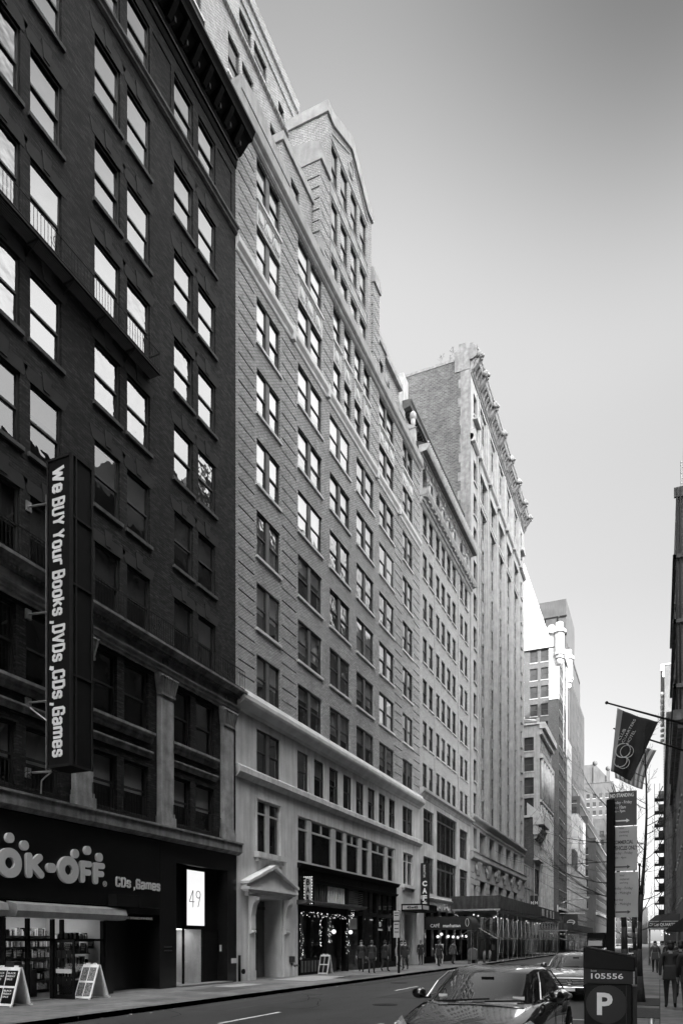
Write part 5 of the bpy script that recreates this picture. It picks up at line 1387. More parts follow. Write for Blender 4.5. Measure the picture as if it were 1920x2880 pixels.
for i in range(26):
    x, y = cr.uniform(-13, -4), cr.uniform(13, 60); a_ = cr.uniform(-.5, .5) + (math.pi / 2 if cr.random() < .7 else 0)
    for k in range(cr.randint(5, 14)):
        x2, y2 = x + .35 * math.cos(a_), y + .35 * math.sin(a_); w_ = cr.uniform(.008, .022); nx, ny = -math.sin(a_) * w_, math.cos(a_) * w_
        q.face([(x + nx, y + ny, .003), (x - nx, y - ny, .003), (x2 - nx, y2 - ny, .003), (x2 + nx, y2 + ny, .003)]); x, y = x2, y2; a_ += cr.uniform(-.45, .45)
structure(q.build('road_crack_sealer', 'black'))
# repaired patches and cellar hatches in the far pavement
q = MB()
for x, y, w_, h_ in ((-16.3, 22.3, 1.6, 2.6), (-15.9, 40.5, 1.5, 3.6), (-15.0, 33, 1.2, 4.0)): q.face([(x, y, .154), (x + w_, y, .154), (x + w_, y + h_, .154), (x, y + h_, .154)])
structure(q.build('pavement_patch', plain('old_dark_patch', .07, .8, .4, 4)))
q = MB()
for x, y, w_, h_ in ((-16.9, 30.4, 2.2, 4.6), (-16.6, 25.0, 1.0, 2.4)): q.face([(x, y, .154), (x + w_, y, .154), (x + w_, y + h_, .154), (x, y + h_, .154)])
structure(q.build('pavement_patch', plain('pale_new_concrete', .30, .8, .2, 4)))
q = MB(); q.box(-1.2, 0.0, 22.6, 25.4, .15, .17); q.box(-1.2, 0.0, 18.9, 21.6, .15, .17); structure(q.build('tree_pit', 'soil'))

# ================================================================== generic far buildings
FW = {}
def far_window(w, h, fm_, pm_):
    k = (round(w, 2), round(h, 2), fm_, pm_)
    if k not in FW:
        q = MB(); t = .09
        q.box(-.06, 0, 0, t, 0, h); q.box(-.06, 0, w - t, w, 0, h); q.box(-.06, 0, t, w - t, 0, t); q.box(-.06, 0, t, w - t, h - t, h); q.box(-.05, -.01, t, w - t, h * .5 - .05, h * .5 + .05)
        q.box(-.08, -.05, t * .5, w - t * .5, t * .5, h - t * .5, 1)
        bmesh.ops.recalc_face_normals(q.bm, faces=q.bm.faces[:]); me = bpy.data.meshes.new('window'); q.bm.to_mesh(me); q.bm.free(); me.materials.append(M[fm_]); me.materials.append(M[pm_]); FW[k] = me
    return FW[k]
def building(label, name, xf, xb, y0, y1, z1, wmat, fu=None, fz=None, su=None, sz=None, z0=.15, trim='b3stone', cor=None, parent=None, fm_='b2frame', pm_='farwin', dep=.22, cap=80, cat='building', belts=()):
    """fu: list of (y0,y1) of street-face windows, fz: list of (z0,z1); su: list of (x0,x1) of the camera-side windows, sz rows"""
    p = parent or thing(name, label, cat, (xf, (y0 + y1) / 2, z0))
    o1 = [(a, b, c, d, dep, None) for a, b in (fu or []) for c, d in (fz or [])]
    o2 = [(a, b, c, d, dep, None) for a, b in (su or []) for c, d in (sz or [])]
    q = MB()
    right = xb > xf
    wall(q, xf, y0, y1, z0, z1, o1, sgn=-1 if right else 1)
    a_, b_ = (xb, xf) if xb < xf else (xf, xb)
    wall(q, y0, a_, b_, z0, z1, o2, axis='y', sgn=-1)
    q.face([(xf, y1, z0), (xf, y1, z1), (xb, y1, z1), (xb, y1, z0)]); q.face([(xb, y0, z0), (xb, y1, z0), (xb, y1, z1), (xb, y0, z1)]); q.face([(xf, y0, z1), (xb, y0, z1), (xb, y1, z1), (xf, y1, z1)])
    q.build('wall', wmat, p)
    s_ = -1 if right else 1
    n = 0; extra = []
    for (a, b, c, d, e, f) in o1:
        n += 1
        if n > cap: extra.append(('x', a, b, c, d)); continue
        if right: o = inst('window', far_window(b - a, d - c, fm_, pm_), p, (xf + dep - .06, b, c), rot=(0, 0, math.pi))
        else: o = inst('window', far_window(b - a, d - c, fm_, pm_), p, (xf - dep + .06, a, c))
    for (a, b, c, d, e, f) in o2:
        n += 1
        if n > cap: extra.append(('y', a, b, c, d)); continue
        inst('window', far_window(b - a, d - c, fm_, pm_), p, (a, y0 + dep - .06, c), rot=(0, 0, -math.pi / 2))
    if extra:
        q = MB()
        for t_, a, b, c, d in extra:
            if t_ == 'x': q.box(xf - s_ * (dep - .02), xf - s_ * (dep - .1), a, b, c, d)
            else: q.box(a, b, y0 + dep - .1, y0 + dep - .02, c, d)
        o = q.build('remaining_windows', pm_, p); o['kind'] = 'stuff'
    q = MB(); k = 0
    if fu and fz and trim:
        for a, b in fu:
            for c, d in fz:
                if k < 60: q.box(xf, xf + s_ * .1, a - .08, b + .08, c - .14, c - .01) if not right else q.box(xf - .1, xf, a - .08, b + .08, c - .14, c - .01); k += 1
    if su and sz and trim:
        for a, b in su:
            for c, d in sz: q.box(a - .1, b + .1, y0 - .1, y0, c - .16, c - .01); k += 1
    for zb, pr, hh_ in belts:
        q.box(min(xf, xf + s_ * pr), max(xf, xf + s_ * pr), y0 - .02, y1, zb, zb + hh_); k += 1
    if k: q.build('sill', trim, p)
    else: q.bm.free()
    if cor:
        pr, h_, mt = cor; q = MB()
        x1_ = xf + s_ * pr
        q.box(min(xf, x1_), max(xf, x1_), y0 - .3, y1, z1 - h_ * .45, z1 + .02); q.box(min(xf, xf + s_ * pr * .5), max(xf, xf + s_ * pr * .5), y0 - .1, y1, z1 - h_, z1 - h_ * .45)
        q.box(min(xb, x1_), max(xb, x1_), y0 - .25, y1, z1 + .02, z1 + .3)
        q.build('cornice', mt, p)
    return p
def rows_(z0, pitch, h, n): return [(z0 + pitch * i, z0 + pitch * i + h) for i in range(n)]
def cols_(a, pitch, w, n): return [(a + pitch * i, a + pitch * i + w) for i in range(n)]

# glass infill building next to the cream loft
p = thing('glass_building', 'low glass-fronted building squeezed between the cream loft and the narrow townhouse', 'building', (-17.7, 109.5, .15))
q = MB(); q.box(-40, -17.75, 105.4, 113.6, .15, 13.0); q.build('curtain_wall', plain('clear_curtain_glass', .25, .08, .6, .5, spec=1), p)
q = MB()
for y in [105.45 + 1.35 * i for i in range(7)]: q.box(-17.76, -17.68, y, y + .07, .15, 13.1)
for z in (3.2, 6.4, 9.7, 12.95): q.box(-17.76, -17.67, 105.4, 113.6, z, z + .1)
q.build('mullion', 'b5stone', p)
p = building('narrow brick townhouse with a big bracketed cornice and arched windows beyond the cream loft', 'townhouse', -17.7, -45, 113.6, 120.2, 20.9, 'rbrick', [(114.5, 116.1), (117.4, 119.2)], [(5, 8.4), (9.3, 13.2)], cor=(1.6, 2.6, 'b3stone'))
q = MB(); q.prism([(-16.1, 21.1), (-18.6, 23.2), (-18.6, 21.1)], 'y', 113.4, 120.2); q.build('mansard_roof', 'slate_white', p)
q = MB()
for y in (113.9, 115.9, 117.9, 119.7): q.prism([(-17.7, 17.6), (-17.2, 17.8), (-16.4, 19.3), (-17.7, 19.6)], 'y', y, y + .35)
q.box(-17.7, -16.9, 113.8, 120, 14.4, 14.7); q.box(-16.98, -16.9, 113.8, 120, 14.7, 15.5); q.build('bracket', 'b3stone', p)
q = MB(); wall(q, -17.6, 113.6, 120.2, 3, 17.6, [(114.5, 116.1, 5, 8.4, .3, None), (117.4, 119.2, 5, 8.4, .3, None), (114.5, 119.2, 9.3, 13.2, .3, None)]); q.build('front_wall', 'b3stone', p)
p = building('grey stone office building with a colonnaded front beyond the townhouse', 'office_building', -17.7, -50, 120.2, 134.4, 36.9, 'b5stone', cols_(121.6, 2.5, 1.2, 5), rows_(5.5, 3.5, 2.4, 9), [(-20.2, -18.65), (-23.8, -22.2), (-27, -25.4)], [(32.8, 35), (29.5, 31.8), (25.8, 28.5), (22.4, 25.2), (18.8, 21.4)], cor=(.9, 1.6, 'b3stone'), belts=((31.5, .5, .7), (24.5, .3, .3), (17, .3, .3)), dep=.35)
q = MB()
for y in [121.1 + 2.5 * i for i in range(6)]: q.tube((-17.45, y, 25), (-17.45, y, 31.5), .28, n=10); q.box(-17.7, -17.3, y - .25, y + .25, 5, 24)
q.build('column', 'b3stone', p)
q = MB(); q.tube((-20.5, 121, 38.1), (-18.0, 121, 37.7), .22, n=8); q.tube((-20.3, 121, 36.9), (-20.3, 121, 38.6), .12); q.box(-18.3, -17.9, 120.8, 121.2, 36.9, 38.2); q.build('roof_equipment', 'steel', p)
# brick corner building with turrets, sun on its upper part
p = building('tall brick building with white corner turrets and a huge pale hipped roof', 'office_building', -17.7, -60, 143.8, 158.0, 59.0, 'b6brick', [(144.8, 146.6), (147.0, 148.8), (149.2, 151.0), (152, 153.6), (154, 155.6)], rows_(8.5, 3.45, 2.3, 14), [(-23.0, -21.6), (-20.95, -19.6), (-25.6, -24.2), (-28, -26.6), (-30.4, -29)], rows_(10.9, 3.45, 2.3, 14), cor=None, trim='b3stone', dep=.3, cap=98, belts=((8, .5, .4),))
q = MB(); q.box(-19.45, -17.68, 143.72, 143.79, 48.2, 58.6); q.box(-17.695, -17.62, 143.75, 144.6, 48.2, 58.6); q.box(-17.695, -17.6, 151.1, 151.9, 40, 58.6); q.box(-17.695, -17.6, 155.8, 158, 40, 58.6); q.build('painted_sunlit_pier', 'white_sun_paint', p)  # white paint ends at the sun's shadow line, so the colour carries that light
q = MB(); q.box(-60, -17.4, 143.4, 143.8, 58.2, 60.3); q.box(-17.7, -17.3, 143.4, 158.2, 58.6, 60.3)
x = -17.6
while x > -34: q.box(x - .25, x, 143.35, 143.4, 58.4, 59.0); x -= 2.2
q.build('parapet', 'slate_white', p)
q = MB(); q.face([(-19.4, 144.2, 60.2), (-60, 144.2, 60.2), (-50, 152, 92), (-29.5, 152, 92)]); q.face([(-19.4, 144.2, 60.2), (-29.5, 152, 92), (-19.4, 158, 60.2)]); q.face([(-19.4, 158, 60.2), (-29.5, 152, 92), (-50, 152, 92), (-60, 158, 60.2)])
q.build('hipped_roof', 'roofwhite', p)
for yy_ in (143.6, 158.0):
    q = MB(); c_ = (-17.5, yy_)
    q.disc(c_, .8, 'z', 55.8, 56.4, 8); q.disc(c_, 1.05, 'z', 56.4, 56.8, 8); q.disc(c_, .9, 'z', 56.8, 60.6, 8); q.disc(c_, 1.25, 'z', 60.6, 61.2, 8); q.disc(c_, .7, 'z', 61.2, 62.6, 8)
    q.sphere((c_[0], c_[1], 55.2), .7, 8, 6); q.build('turret', 'slate_white', p)
p = building('sunlit pale slab building standing above the glass block', 'office_building', -17.9, -50, 160, 168, 45, 'slate_white', cols_(160.8, 2.4, 1.3, 3), rows_(20, 3.5, 2, 7))
p = building('dark brick block behind the curved glass frontage', 'building', -18.2, -40, 177, 184, 23.4, 'rbrick', cols_(178, 2.6, 1.6, 2), rows_(4, 3.4, 1.9, 5), [(-21.5, -19), (-25, -22.5)], [(19, 21.5), (14.5, 17)])
p = thing('glass_building', 'long low block with a reflective glass curtain wall beyond the turreted brick building', 'building', (-17.7, 180, .15))
q = MB(); q.box(-30, -17.75, 158.2, 203, .15, 18.5); q.build('curtain_wall', plain('grey_curtain_glass', .22, .1, .8, .35, spec=1, streak=.4), p)
q = MB()
for y in [158.3 + 2.6 * i for i in range(18)]: q.box(-17.76, -17.66, y, y + .1, .15, 18.5)
for z in (4, 7, 10, 13, 16, 18.4): q.box(-17.76, -17.66, 158.2, 203, z, z + .12)
q.build('mullion', 'b3metal', p)
p = thing('glass_building', 'taller glass block rising behind the reflective curtain wall', 'building', (-18.2, 195, .15))
q = MB(); q.box(-36, -18.2, 186, 204, .15, 33); q.build('curtain_wall', plain('pale_curtain_glass', .42, .15, .4, .3, spec=1), p)
q = MB()
for y in [186 + 2.2 * i for i in range(9)]: q.box(-18.22, -18.12, y, y + .1, 18, 33)
for z in [19 + 2.8 * i for i in range(6)]: q.box(-18.22, -18.1, 186, 204, z, z + .12); q.box(-36, -18.1, 185.92, 186, z, z + .12)
q.build('mullion', 'b5stone', p)
# art deco skyscraper
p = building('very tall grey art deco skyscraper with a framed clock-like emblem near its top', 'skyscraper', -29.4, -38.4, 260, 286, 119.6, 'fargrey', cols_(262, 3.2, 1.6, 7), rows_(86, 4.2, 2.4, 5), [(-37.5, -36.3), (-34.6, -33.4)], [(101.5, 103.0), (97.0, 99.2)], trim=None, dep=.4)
q = MB()
for a, b, c, d in ((-36.6, -32.0, 105.6, 106), (-36.6, -32.0, 113.6, 114), (-36.6, -36.2, 106, 113.6), (-32.4, -32.0, 106, 113.6)): q.box(a, b, 259.75, 260, c, d)
q.box(-31.6, -29.2, 259.6, 260, 107.2, 107.9); q.box(-31.6, -29.2, 259.6, 260, 113.5, 113.9)
q.build('emblem_frame', 'black', p)
q = MB(); q.disc((-34.3, 110), 1.4, 'y', 259.6, 259.95, 16); q.disc((-34.3, 110), .8, 'y', 259.3, 259.6, 12); q.build('emblem', 'slate_white', p)
q = MB(); q.box(-46, -28.9, 262, 302, 20, 103); q.box(-46, -28.2, 266, 312, 10, 93); q.box(-46, -28.4, 258, 262, 10, 88)
q.box(-29, -28.7, 263, 300, 103, 104)
for y in [263 + 3.0 * i for i in range(16)]:
    q.box(-28.25, -28.0, y, y + 1.2, 10, 92.0 if y > 266 else 93)
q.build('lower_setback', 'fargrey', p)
q = MB()
for k in range(4):
    for j in range(20): q.box(-32 - 3.2 * k, -30.6 - 3.2 * k, 257.9 if False else 261.85, 261.99, 24 + 3.8 * j, 26.2 + 3.8 * j)
for k in range(11):
    for j in range(20): q.box(-28.2, -28.12, 268 + 3.8 * k, 269.9 + 3.8 * k, 16 + 3.8 * j, 18.3 + 3.8 * j)
for k in range(2):
    for j in range(4): q.box(-38.0 + 4 * k, -36.6 + 4 * k, 259.9, 259.99, 88 + 4.2 * j, 90.6 + 4.2 * j)
o_ = q.build('remaining_windows', 'black', p); o_['kind'] = 'stuff'
# stepped setback buildings at the end of the view
p = building('stepped stone apartment tower with many setbacks near the end of the left side', 'apartment_building', -17.7, -45, 232, 290, 33.2, 'farstone', cols_(234, 4, 1.8, 12), rows_(11.5, 3.3, 1.8, 6), [(-21.4, -19.9), (-24.8, -23.3)], rows_(11.8, 3.3, 2.1, 6), belts=((10, .7, .8), (32.2, .3, .5)), dep=.3)
for (xa, ya, yb, zt_) in ((-20.6, 238, 292, 41), (-23.4, 244, 294, 48.5), (-26.4, 250, 296, 56), (-29.5, 256, 296, 60)):
    building(None, 'tier', xa, -50, ya, yb, zt_, 'farstone', None, None, [(xa - 2.6, xa - 1.0), (xa - 5.4, xa - 3.9)], [(zt_ - 5.6, zt_ - 3.4), (zt_ - 2.2, zt_ - 1.2)], parent=p, belts=((zt_ - 2.8, .25, .3),), dep=.3)
p = building('pale stone apartment house with banded top behind the stepped tower', 'apartment_building', -18.6, -27, 296, 330, 49, 'farstone', cols_(298, 4, 1.8, 7), rows_(12, 3.4, 1.9, 10), [(-21.2, -19.6), (-24.6, -23)], rows_(15, 3.4, 2.1, 9), belts=((45, .4, .5),), trim='farstone', dep=.3)
p = building('ornate pale tower with gabled top and two finials far down the street', 'tower', -19.2, -30.5, 336, 370, 71, 'farstone', cols_(338, 4, 1.8, 7), rows_(20, 3.7, 2, 13), cols_(-29.5, 2.6, 1.3, 4), rows_(20, 3.7, 2, 13), cor=(.8, 1.8, 'farstone'), dep=.3)
q = MB(); q.prism([(-30.5, 71.3), (-19.2, 71.3), (-26, 79.5), (-30.5, 79.5)], 'y', 337, 368)
for x in (-26.0, -20.6): q.box(x - .7, x + .7, 336.5, 338, 71, 78.5 if x < -24 else 76); q.sphere((x, 337.2, 80 if x < -24 else 77.2), 1.1, 8, 6)
q.build('gabled_roof', 'farstone', p)
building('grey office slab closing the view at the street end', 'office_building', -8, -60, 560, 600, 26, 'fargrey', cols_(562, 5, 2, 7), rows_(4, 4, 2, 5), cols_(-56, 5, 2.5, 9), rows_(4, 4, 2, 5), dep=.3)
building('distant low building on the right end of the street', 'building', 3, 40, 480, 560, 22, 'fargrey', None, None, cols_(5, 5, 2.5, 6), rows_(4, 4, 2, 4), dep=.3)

# ================================================================== right-hand side of the street
XR = 1.4
p = building('dark brick building with curved ledges and stacked pipes high at the right edge', 'brick_building', XR, 30, 74.5, 97, 44, 'rbrick', cols_(76, 3.2, 1.4, 6), rows_(6, 3.5, 2.1, 10), None, None, dep=.25, trim='b1sill')
q = MB(); 
for z in (18.5, 25.5, 31.5, 37.5): q.box(XR - .25, 8, 74.2, 74.5, z, z + .35); q.box(XR - .3, XR, 74.2, 97, z, z + .35)
q.box(XR - .2, 8, 74.3, 74.5, 43.2, 44.1)
q.build('ledge', 'b1sill', p)
q = MB()
for x in (XR + .05, XR + .35): q.tube((x, 74.35, 16), (x, 74.35, 44), .09, n=8)
q.build('drainpipe', 'iron', p)
q = MB()
for z in (44.5, 45, 45.5, 46, 46.5): q.tube((XR + .4, 74.6, z), (6, 74.6, z), .04, n=5)
for x in (XR + .4, 3, 4.5, 6): q.tube((x, 74.6, 44), (x, 74.6, 46.6), .05, n=5)
q.build('roof_railing', 'steel', p)
p = building('ornate stone and brick building farther down the right side', 'building', XR, 30, 97, 196, 29.5, 'rbrick', cols_(98.5, 3.4, 1.5, 28), rows_(5, 3.5, 2.2, 6), dep=.3, cap=90, cor=(.7, 1.6, 'b1stone'), trim='b1stone')
q = MB()
for y in (97.2, 104, 111, 118, 130, 142, 155, 170, 185): q.box(XR - .35, XR, y, y + .8, 4, 28)
q.build('pilaster', 'b1stone', p)
p = building('tall pale building with a carved cornice catching the sun on the right side', 'building', XR - .3, 40, 205, 250, 73, 'b6brick', cols_(207, 3.2, 1.4, 12), rows_(31, 3.5, 2.1, 7), dep=.3, cor=(.9, 3.0, 'slate_white'))
q = MB()
for k in range(22): q.sphere((XR - .8, 206 + k * 2, 66 - (k % 3)), .6, 7, 5)
q.build('carved_ornament', 'slate_white', p)
fe = thing('fire_escape', 'black iron fire escape with stacked landings far down the right side', 'fire escape', (0.6, 200, .15))
q = MB(); z = 8
for i in range(10):
    z = 8 + 3.3 * i
    if z > 41: break
    q.box(-1.2, 1.1, 199, 203.5, z, z + .28); q.box(-.3, 1.1, 199.1, 203, z + .28, z + 1.9)
    for zz in (.5, 1.0): q.box(-1.25, 1.1, 199, 199.06, z + zz, z + zz + .06); q.box(-1.25, -1.19, 199, 203.5, z + zz, z + zz + .06)
    for k in range(9): q.tube((-1.2 + k * .28, 199.02, z), (-1.2 + k * .28, 199.02, z + 1), .022, n=4, cap=False)
    if z < 38:
        s_ = 1 if i % 2 else -1
        q.prism([(-.9 if s_ > 0 else .8, z), (-.7 if s_ > 0 else 1.0, z), (.8 if s_ > 0 else -.9, z + 3.3), (.6 if s_ > 0 else -1.1, z + 3.3)], 'y', 200, 200.6)
for x in (-1.22, .0, 1.1): q.tube((x, 199, 4.5), (x, 199, 41.5), .06, n=5)
q.build('landing', 'iron', fe)
# unseen buildings along the near right side and behind them: they shade the street and are mirrored in the windows
p = building('plain brick loft row on the near right side, seen only mirrored in windows', 'brick_building', XR, 18, -60, 53, 34, 'rbrick', cols_(-58, 3.4, 1.8, 32), rows_(6, 3.6, 2.2, 7), dep=.25, cap=60, trim='b1sill')
p = building('low stone shop building with shop awnings before the dark brick building on the right', 'building', XR, 22, 53.2, 74.3, 17, 'b1stone', cols_(54.5, 2.8, 1.3, 7), rows_(5, 3.5, 2.2, 3), dep=.25, cor=(.6, .9, 'b1stone'))
for lb_, x0_, x1_, ya, yb, h_ in (('big grey block added unseen behind the right-hand row to shade the facades', 24, 50, -110, 35, 88), ('very tall unseen slab added behind the right-hand side to block the sun', 60, 90, -12, 38, 114), ('mid-rise unseen block added behind the right side, beyond a gap, against the sun', 24, 50, 78, 96, 66), ('unseen stone block added farther behind the right side to set the shadow line', 24, 50, 96, 136, 74.5), ('lower unseen block added at the far right back to darken window reflections', 24, 50, 136, 196, 52)):  # back blocks added out of view, placed and sized to shade the street
    q = MB(); o_ = []
    y = ya + 2
    while y < yb - 3:
        z = 42
        while z < h_ - 3: o_.append((y, y + 2.2, z, z + 2.3, .2, 1)); z += 3.8
        y += 4.2
    pb = thing('office_building', lb_, 'building', (x0_, (ya + yb) / 2, .15))
    wall(q, x0_, ya, yb, 0, h_, o_, sgn=-1); wall(q, ya, x0_, x1_, 0, h_, [], axis='y', sgn=-1)
    q.face([(x0_, yb, 0), (x0_, yb, h_), (x1_, yb, h_), (x1_, yb, 0)]); q.face([(x1_, ya, 0), (x1_, yb, 0), (x1_, yb, h_), (x1_, ya, h_)]); q.face([(x0_, ya, h_), (x1_, ya, h_), (x1_, yb, h_), (x0_, yb, h_)])
    q.build('wall', ['farstone', 'farwin'], pb)
# left side behind the camera (mirrored in the parked car)
building('brown brick building on the left side behind the camera', 'brick_building', -17.7, -40, -60, 5.9, 36, 'b6brick', cols_(-58, 3.6, 1.8, 17), rows_(6, 3.6, 2.2, 8), dep=.25, cap=40)
# ================================================================== vehicles
def fin_mesh(q, name, mats):
    bmesh.ops.recalc_face_normals(q.bm, faces=q.bm.faces[:]); me = bpy.data.meshes.new(name); q.bm.to_mesh(me); q.bm.free()
    for m in mats: me.materials.append(M[m] if isinstance(m, str) else m)
    return me
def make_car(name, label, loc, paint, scale=1.12, group='parked cars', plate=True):
    root = thing(name, label, 'car', loc, group); root.scale = (scale,) * 3
    def add(q, nm, mats, parent=root, sub=0, bevel=0, smooth=False):
        me = fin_mesh(q, nm, mats if isinstance(mats, (list, tuple)) else [mats])
        o = bpy.data.objects.new(nm, me); col.objects.link(o); o.parent = parent
        if smooth or sub:
            for p_ in me.polygons: p_.use_smooth = True
        if sub: s_ = o.modifiers.new('sub', 'SUBSURF'); s_.levels = sub; s_.render_levels = sub
        if bevel: b_ = o.modifiers.new('bevel', 'BEVEL'); b_.width = bevel; b_.segments = 2
        return o
    st = [(0.00, .60, .66, .56, .34), (.05, .76, .70, .60, .24), (.22, .86, .77, .70, .19), (.6, .905, .85, .79, .19), (1.05, .915, .92, .85, .2), (1.38, .92, .965, .90, .2), (2.0, .925, .99, .93, .2), (2.8, .925, 1.0, .94, .2), (3.6, .92, 1.02, .95, .2), (4.05, .905, 1.04, .95, .22), (4.45, .86, 1.03, .93, .25), (4.66, .78, .98, .86, .3), (4.74, .64, .86, .76, .4)]
    q = MB(); rings = []
    for y, w, zt_, zs, zb in st:
        h = [(0, zt_ + .012), (.34 * w, zt_ + .006), (.66 * w, zt_ - .006), (.84 * w, zt_ - .045 + .03 * (1.4 > y > .1)), (.955 * w, zs + .0), (w, zs - .09), (1.0 * w, (zs + zb) / 2 + .05), (.985 * w, zb + .16), (.95 * w, zb + .05), (.8 * w, zb), (0, zb)]
        ring = [(x, y, z) for x, z in h] + [(-x, y, z) for x, z in h[-2:0:-1]]
        rings.append([q.bm.verts.new(p_) for p_ in ring])
    n = len(rings[0])
    for i in range(len(rings) - 1):
        for k in range(n): q.bm.faces.new((rings[i][k], rings[i][(k + 1) % n], rings[i + 1][(k + 1) % n], rings[i + 1][k]))
    q.bm.faces.new(rings[0]); q.bm.faces.new(rings[-1][::-1])
    add(q, 'body', paint, sub=2)
    # cabin
    lv = [(.90, 1.18, 4.18, .82), (.955, 1.27, 4.10, .805), (1.08, 1.52, 3.90, .765), (1.21, 1.80, 3.68, .705), (1.31, 2.03, 3.48, .655), (1.335, 2.09, 3.42, .64), (1.375, 2.22, 3.3, .60), (1.405, 2.42, 3.12, .50), (1.418, 2.6, 2.95, .32)]
    NP = 64; G = []
    for z, yf, yr, w in lv:
        yc, ly = (yf + yr) / 2, (yr - yf) / 2; R_ = []
        for i in range(NP):
            t_ = 2 * math.pi * (i + .5) / NP; c_, s_ = math.cos(t_), math.sin(t_)
            x = w * math.copysign(abs(c_) ** (2 / 5.5), c_); y = yc + ly * math.copysign(abs(s_) ** (2 / 5.5), s_)
            y += (-.11 if s_ < 0 else .06) * (1 - (x / w) ** 2) * (1 if z < 1.38 else .3)
            R_.append((x, y, z))
        G.append(R_)
    parts = {'cabin': MB(), 'windshield': MB(), 'rear_window': MB(), 'side_window': MB(), 'side_window2': MB()}
    for j in range(len(lv) - 1):
        z, yf, yr, w = lv[j]; yc, ly = (yf + yr) / 2, (yr - yf) / 2
        for i in range(NP):
            k = (i + 1) % NP; P = [G[j][i], G[j][k], G[j + 1][k], G[j + 1][i]]
            cx = sum(p_[0] for p_ in P) / 4; cy_ = sum(p_[1] for p_ in P) / 4; nm = 'cabin'
            if 1 <= j <= 3:
                ax, ay = abs(cx) / w, (cy_ - yc) / ly
                if ax < .90 and ay < -.70: nm = 'windshield'
                elif ax < .88 and ay > .70: nm = 'rear_window'
                elif ax > .9 and -.86 < ay < .80 and not (2.72 < cy_ < 2.84): nm = 'side_window' if cx > 0 else 'side_window2'
            parts[nm].face(P)
    parts['cabin'].face([G[-1][i] for i in range(NP)])
    for nm, q in parts.items():
        bmesh.ops.remove_doubles(q.bm, verts=q.bm.verts[:], dist=1e-4)
        add(q, nm.rstrip('2'), paint if nm == 'cabin' else 'carglass', smooth=True)
    # trim, lamps, mirrors, wheels
    for s_ in (-1, 1):
        q = MB(); q.sphere((s_ * .98, 1.62, 1.02), .13, 12, 8, sx=.85, sy=.55, sz=.62); q.box(min(s_ * .8, s_ * .95), max(s_ * .8, s_ * .95), 1.60, 1.66, .95, .99)
        mo = add(q, 'mirror', paint, smooth=True)
        q = MB(); q.disc((s_ * .985, 1.02), .085, 'y', 1.69, 1.70, 14); add(q, 'mirror_glass', 'chrome', parent=mo)
        q = MB()
        pts = [(s_ * .52, .035, .60), (s_ * .80, .10, .64), (s_ * .875, .42, .76), (s_ * .82, .40, .80), (s_ * .62, .06, .68)]
        q.face(pts); q.face([(p_[0] * 1.004, p_[1] - .012, p_[2] + .012) for p_ in pts])
        q.sphere((s_ * .70, .09, .655), .10, 10, 6, sx=1.4, sy=.7, sz=.55); q.sphere((s_ * .83, .26, .72), .08, 10, 6, sx=.6, sy=1.9, sz=.5)
        add(q, 'headlight', 'headlight', smooth=False)
        q = MB(); q.path([(s_ * .818, 1.45, 1.0), (s_ * .80, 2.7, 1.0), (s_ * .79, 3.85, 1.01)], .010, 5); q.path([(s_ * .80, 1.42, .985), (s_ * .735, 1.78, 1.2), (s_ * .66, 2.1, 1.325), (s_ * .645, 2.8, 1.345), (s_ * .66, 3.4, 1.31), (s_ * .79, 3.92, 1.02)], .012, 5)
        add(q, 'window_trim', 'chrome')
        q = MB(); q.path([(s_ * .925, 2.0, .93), (s_ * .93, 1.98, .6), (s_ * .925, 2.02, .3)], .004, 4); q.path([(s_ * .928, 2.9, .94), (s_ * .932, 2.9, .6), (s_ * .925, 2.9, .3)], .004, 4); q.box(s_ * .93 - .015, s_ * .93 + .015, 2.5, 2.68, .83, .86); q.box(s_ * .93 - .015, s_ * .93 + .015, 3.4, 3.58, .84, .87)
        add(q, 'door_handle', 'black')
        q = MB(); q.sphere((s_ * .72, 4.66, .82), .12, 10, 6, sx=1.3, sy=.5, sz=.6); add(q, 'tail_light', 'flagmd', smooth=True)
        for yw in (.88, 3.70):
            q = MB(); q.disc((yw, .34), .385, 'x', s_ * .70, s_ * .927, 28); add(q, 'wheel_arch', 'black')
            q = MB(); q.disc((yw, .33), .33, 'x', s_ * .72, s_ * .94, 32); wh = add(q, 'wheel', 'tyre', bevel=.03)
            q = MB(); q.disc((yw, .33), .05, 'x', s_ * .93, s_ * .952, 12)
            for a in range(5):
                t_ = 2 * math.pi * a / 5; q.tube((s_ * .943, yw, .33), (s_ * .943, yw + .22 * math.cos(t_), .33 + .22 * math.sin(t_)), .03, .022, 6)
            for a in range(20):
                t_, u_ = 2 * math.pi * a / 20, 2 * math.pi * (a + 1) / 20; q.tube((s_ * .943, yw + .23 * math.cos(t_), .33 + .23 * math.sin(t_)), (s_ * .943, yw + .23 * math.cos(u_), .33 + .23 * math.sin(u_)), .018, n=5)
            add(q, 'rim', 'chrome', parent=wh)
    q = MB()
    for z, w in ((.62, .50), (.57, .47), (.52, .43), (.47, .38)): q.box(-w, w, -.035, .02, z - .012, z + .008)
    add(q, 'grille_bar', 'steel')
    q = MB(); q.prism([(-.56, .66), (.56, .66), (.38, .42), (-.38, .42)], 'y', -.02, .03); q.box(-.66, .66, -.02, .08, .24, .33); add(q, 'grille', 'black')
    q = MB(); q.path([(-.58, -.04, .665), (-.40, -.055, .41), (.40, -.055, .41), (.58, -.04, .665)], .018, 6)
    for a in range(16):
        t_, u_ = 2 * math.pi * a / 16, 2 * math.pi * (a + 1) / 16; q.tube((.085 * math.cos(t_), -.06, .56 + .07 * math.sin(t_)), (.085 * math.cos(u_), -.06, .56 + .07 * math.sin(u_)), .012, n=5)
    q.box(-.1, .1, -.065, -.05, .55, .57); add(q, 'chrome_trim', 'chrome')
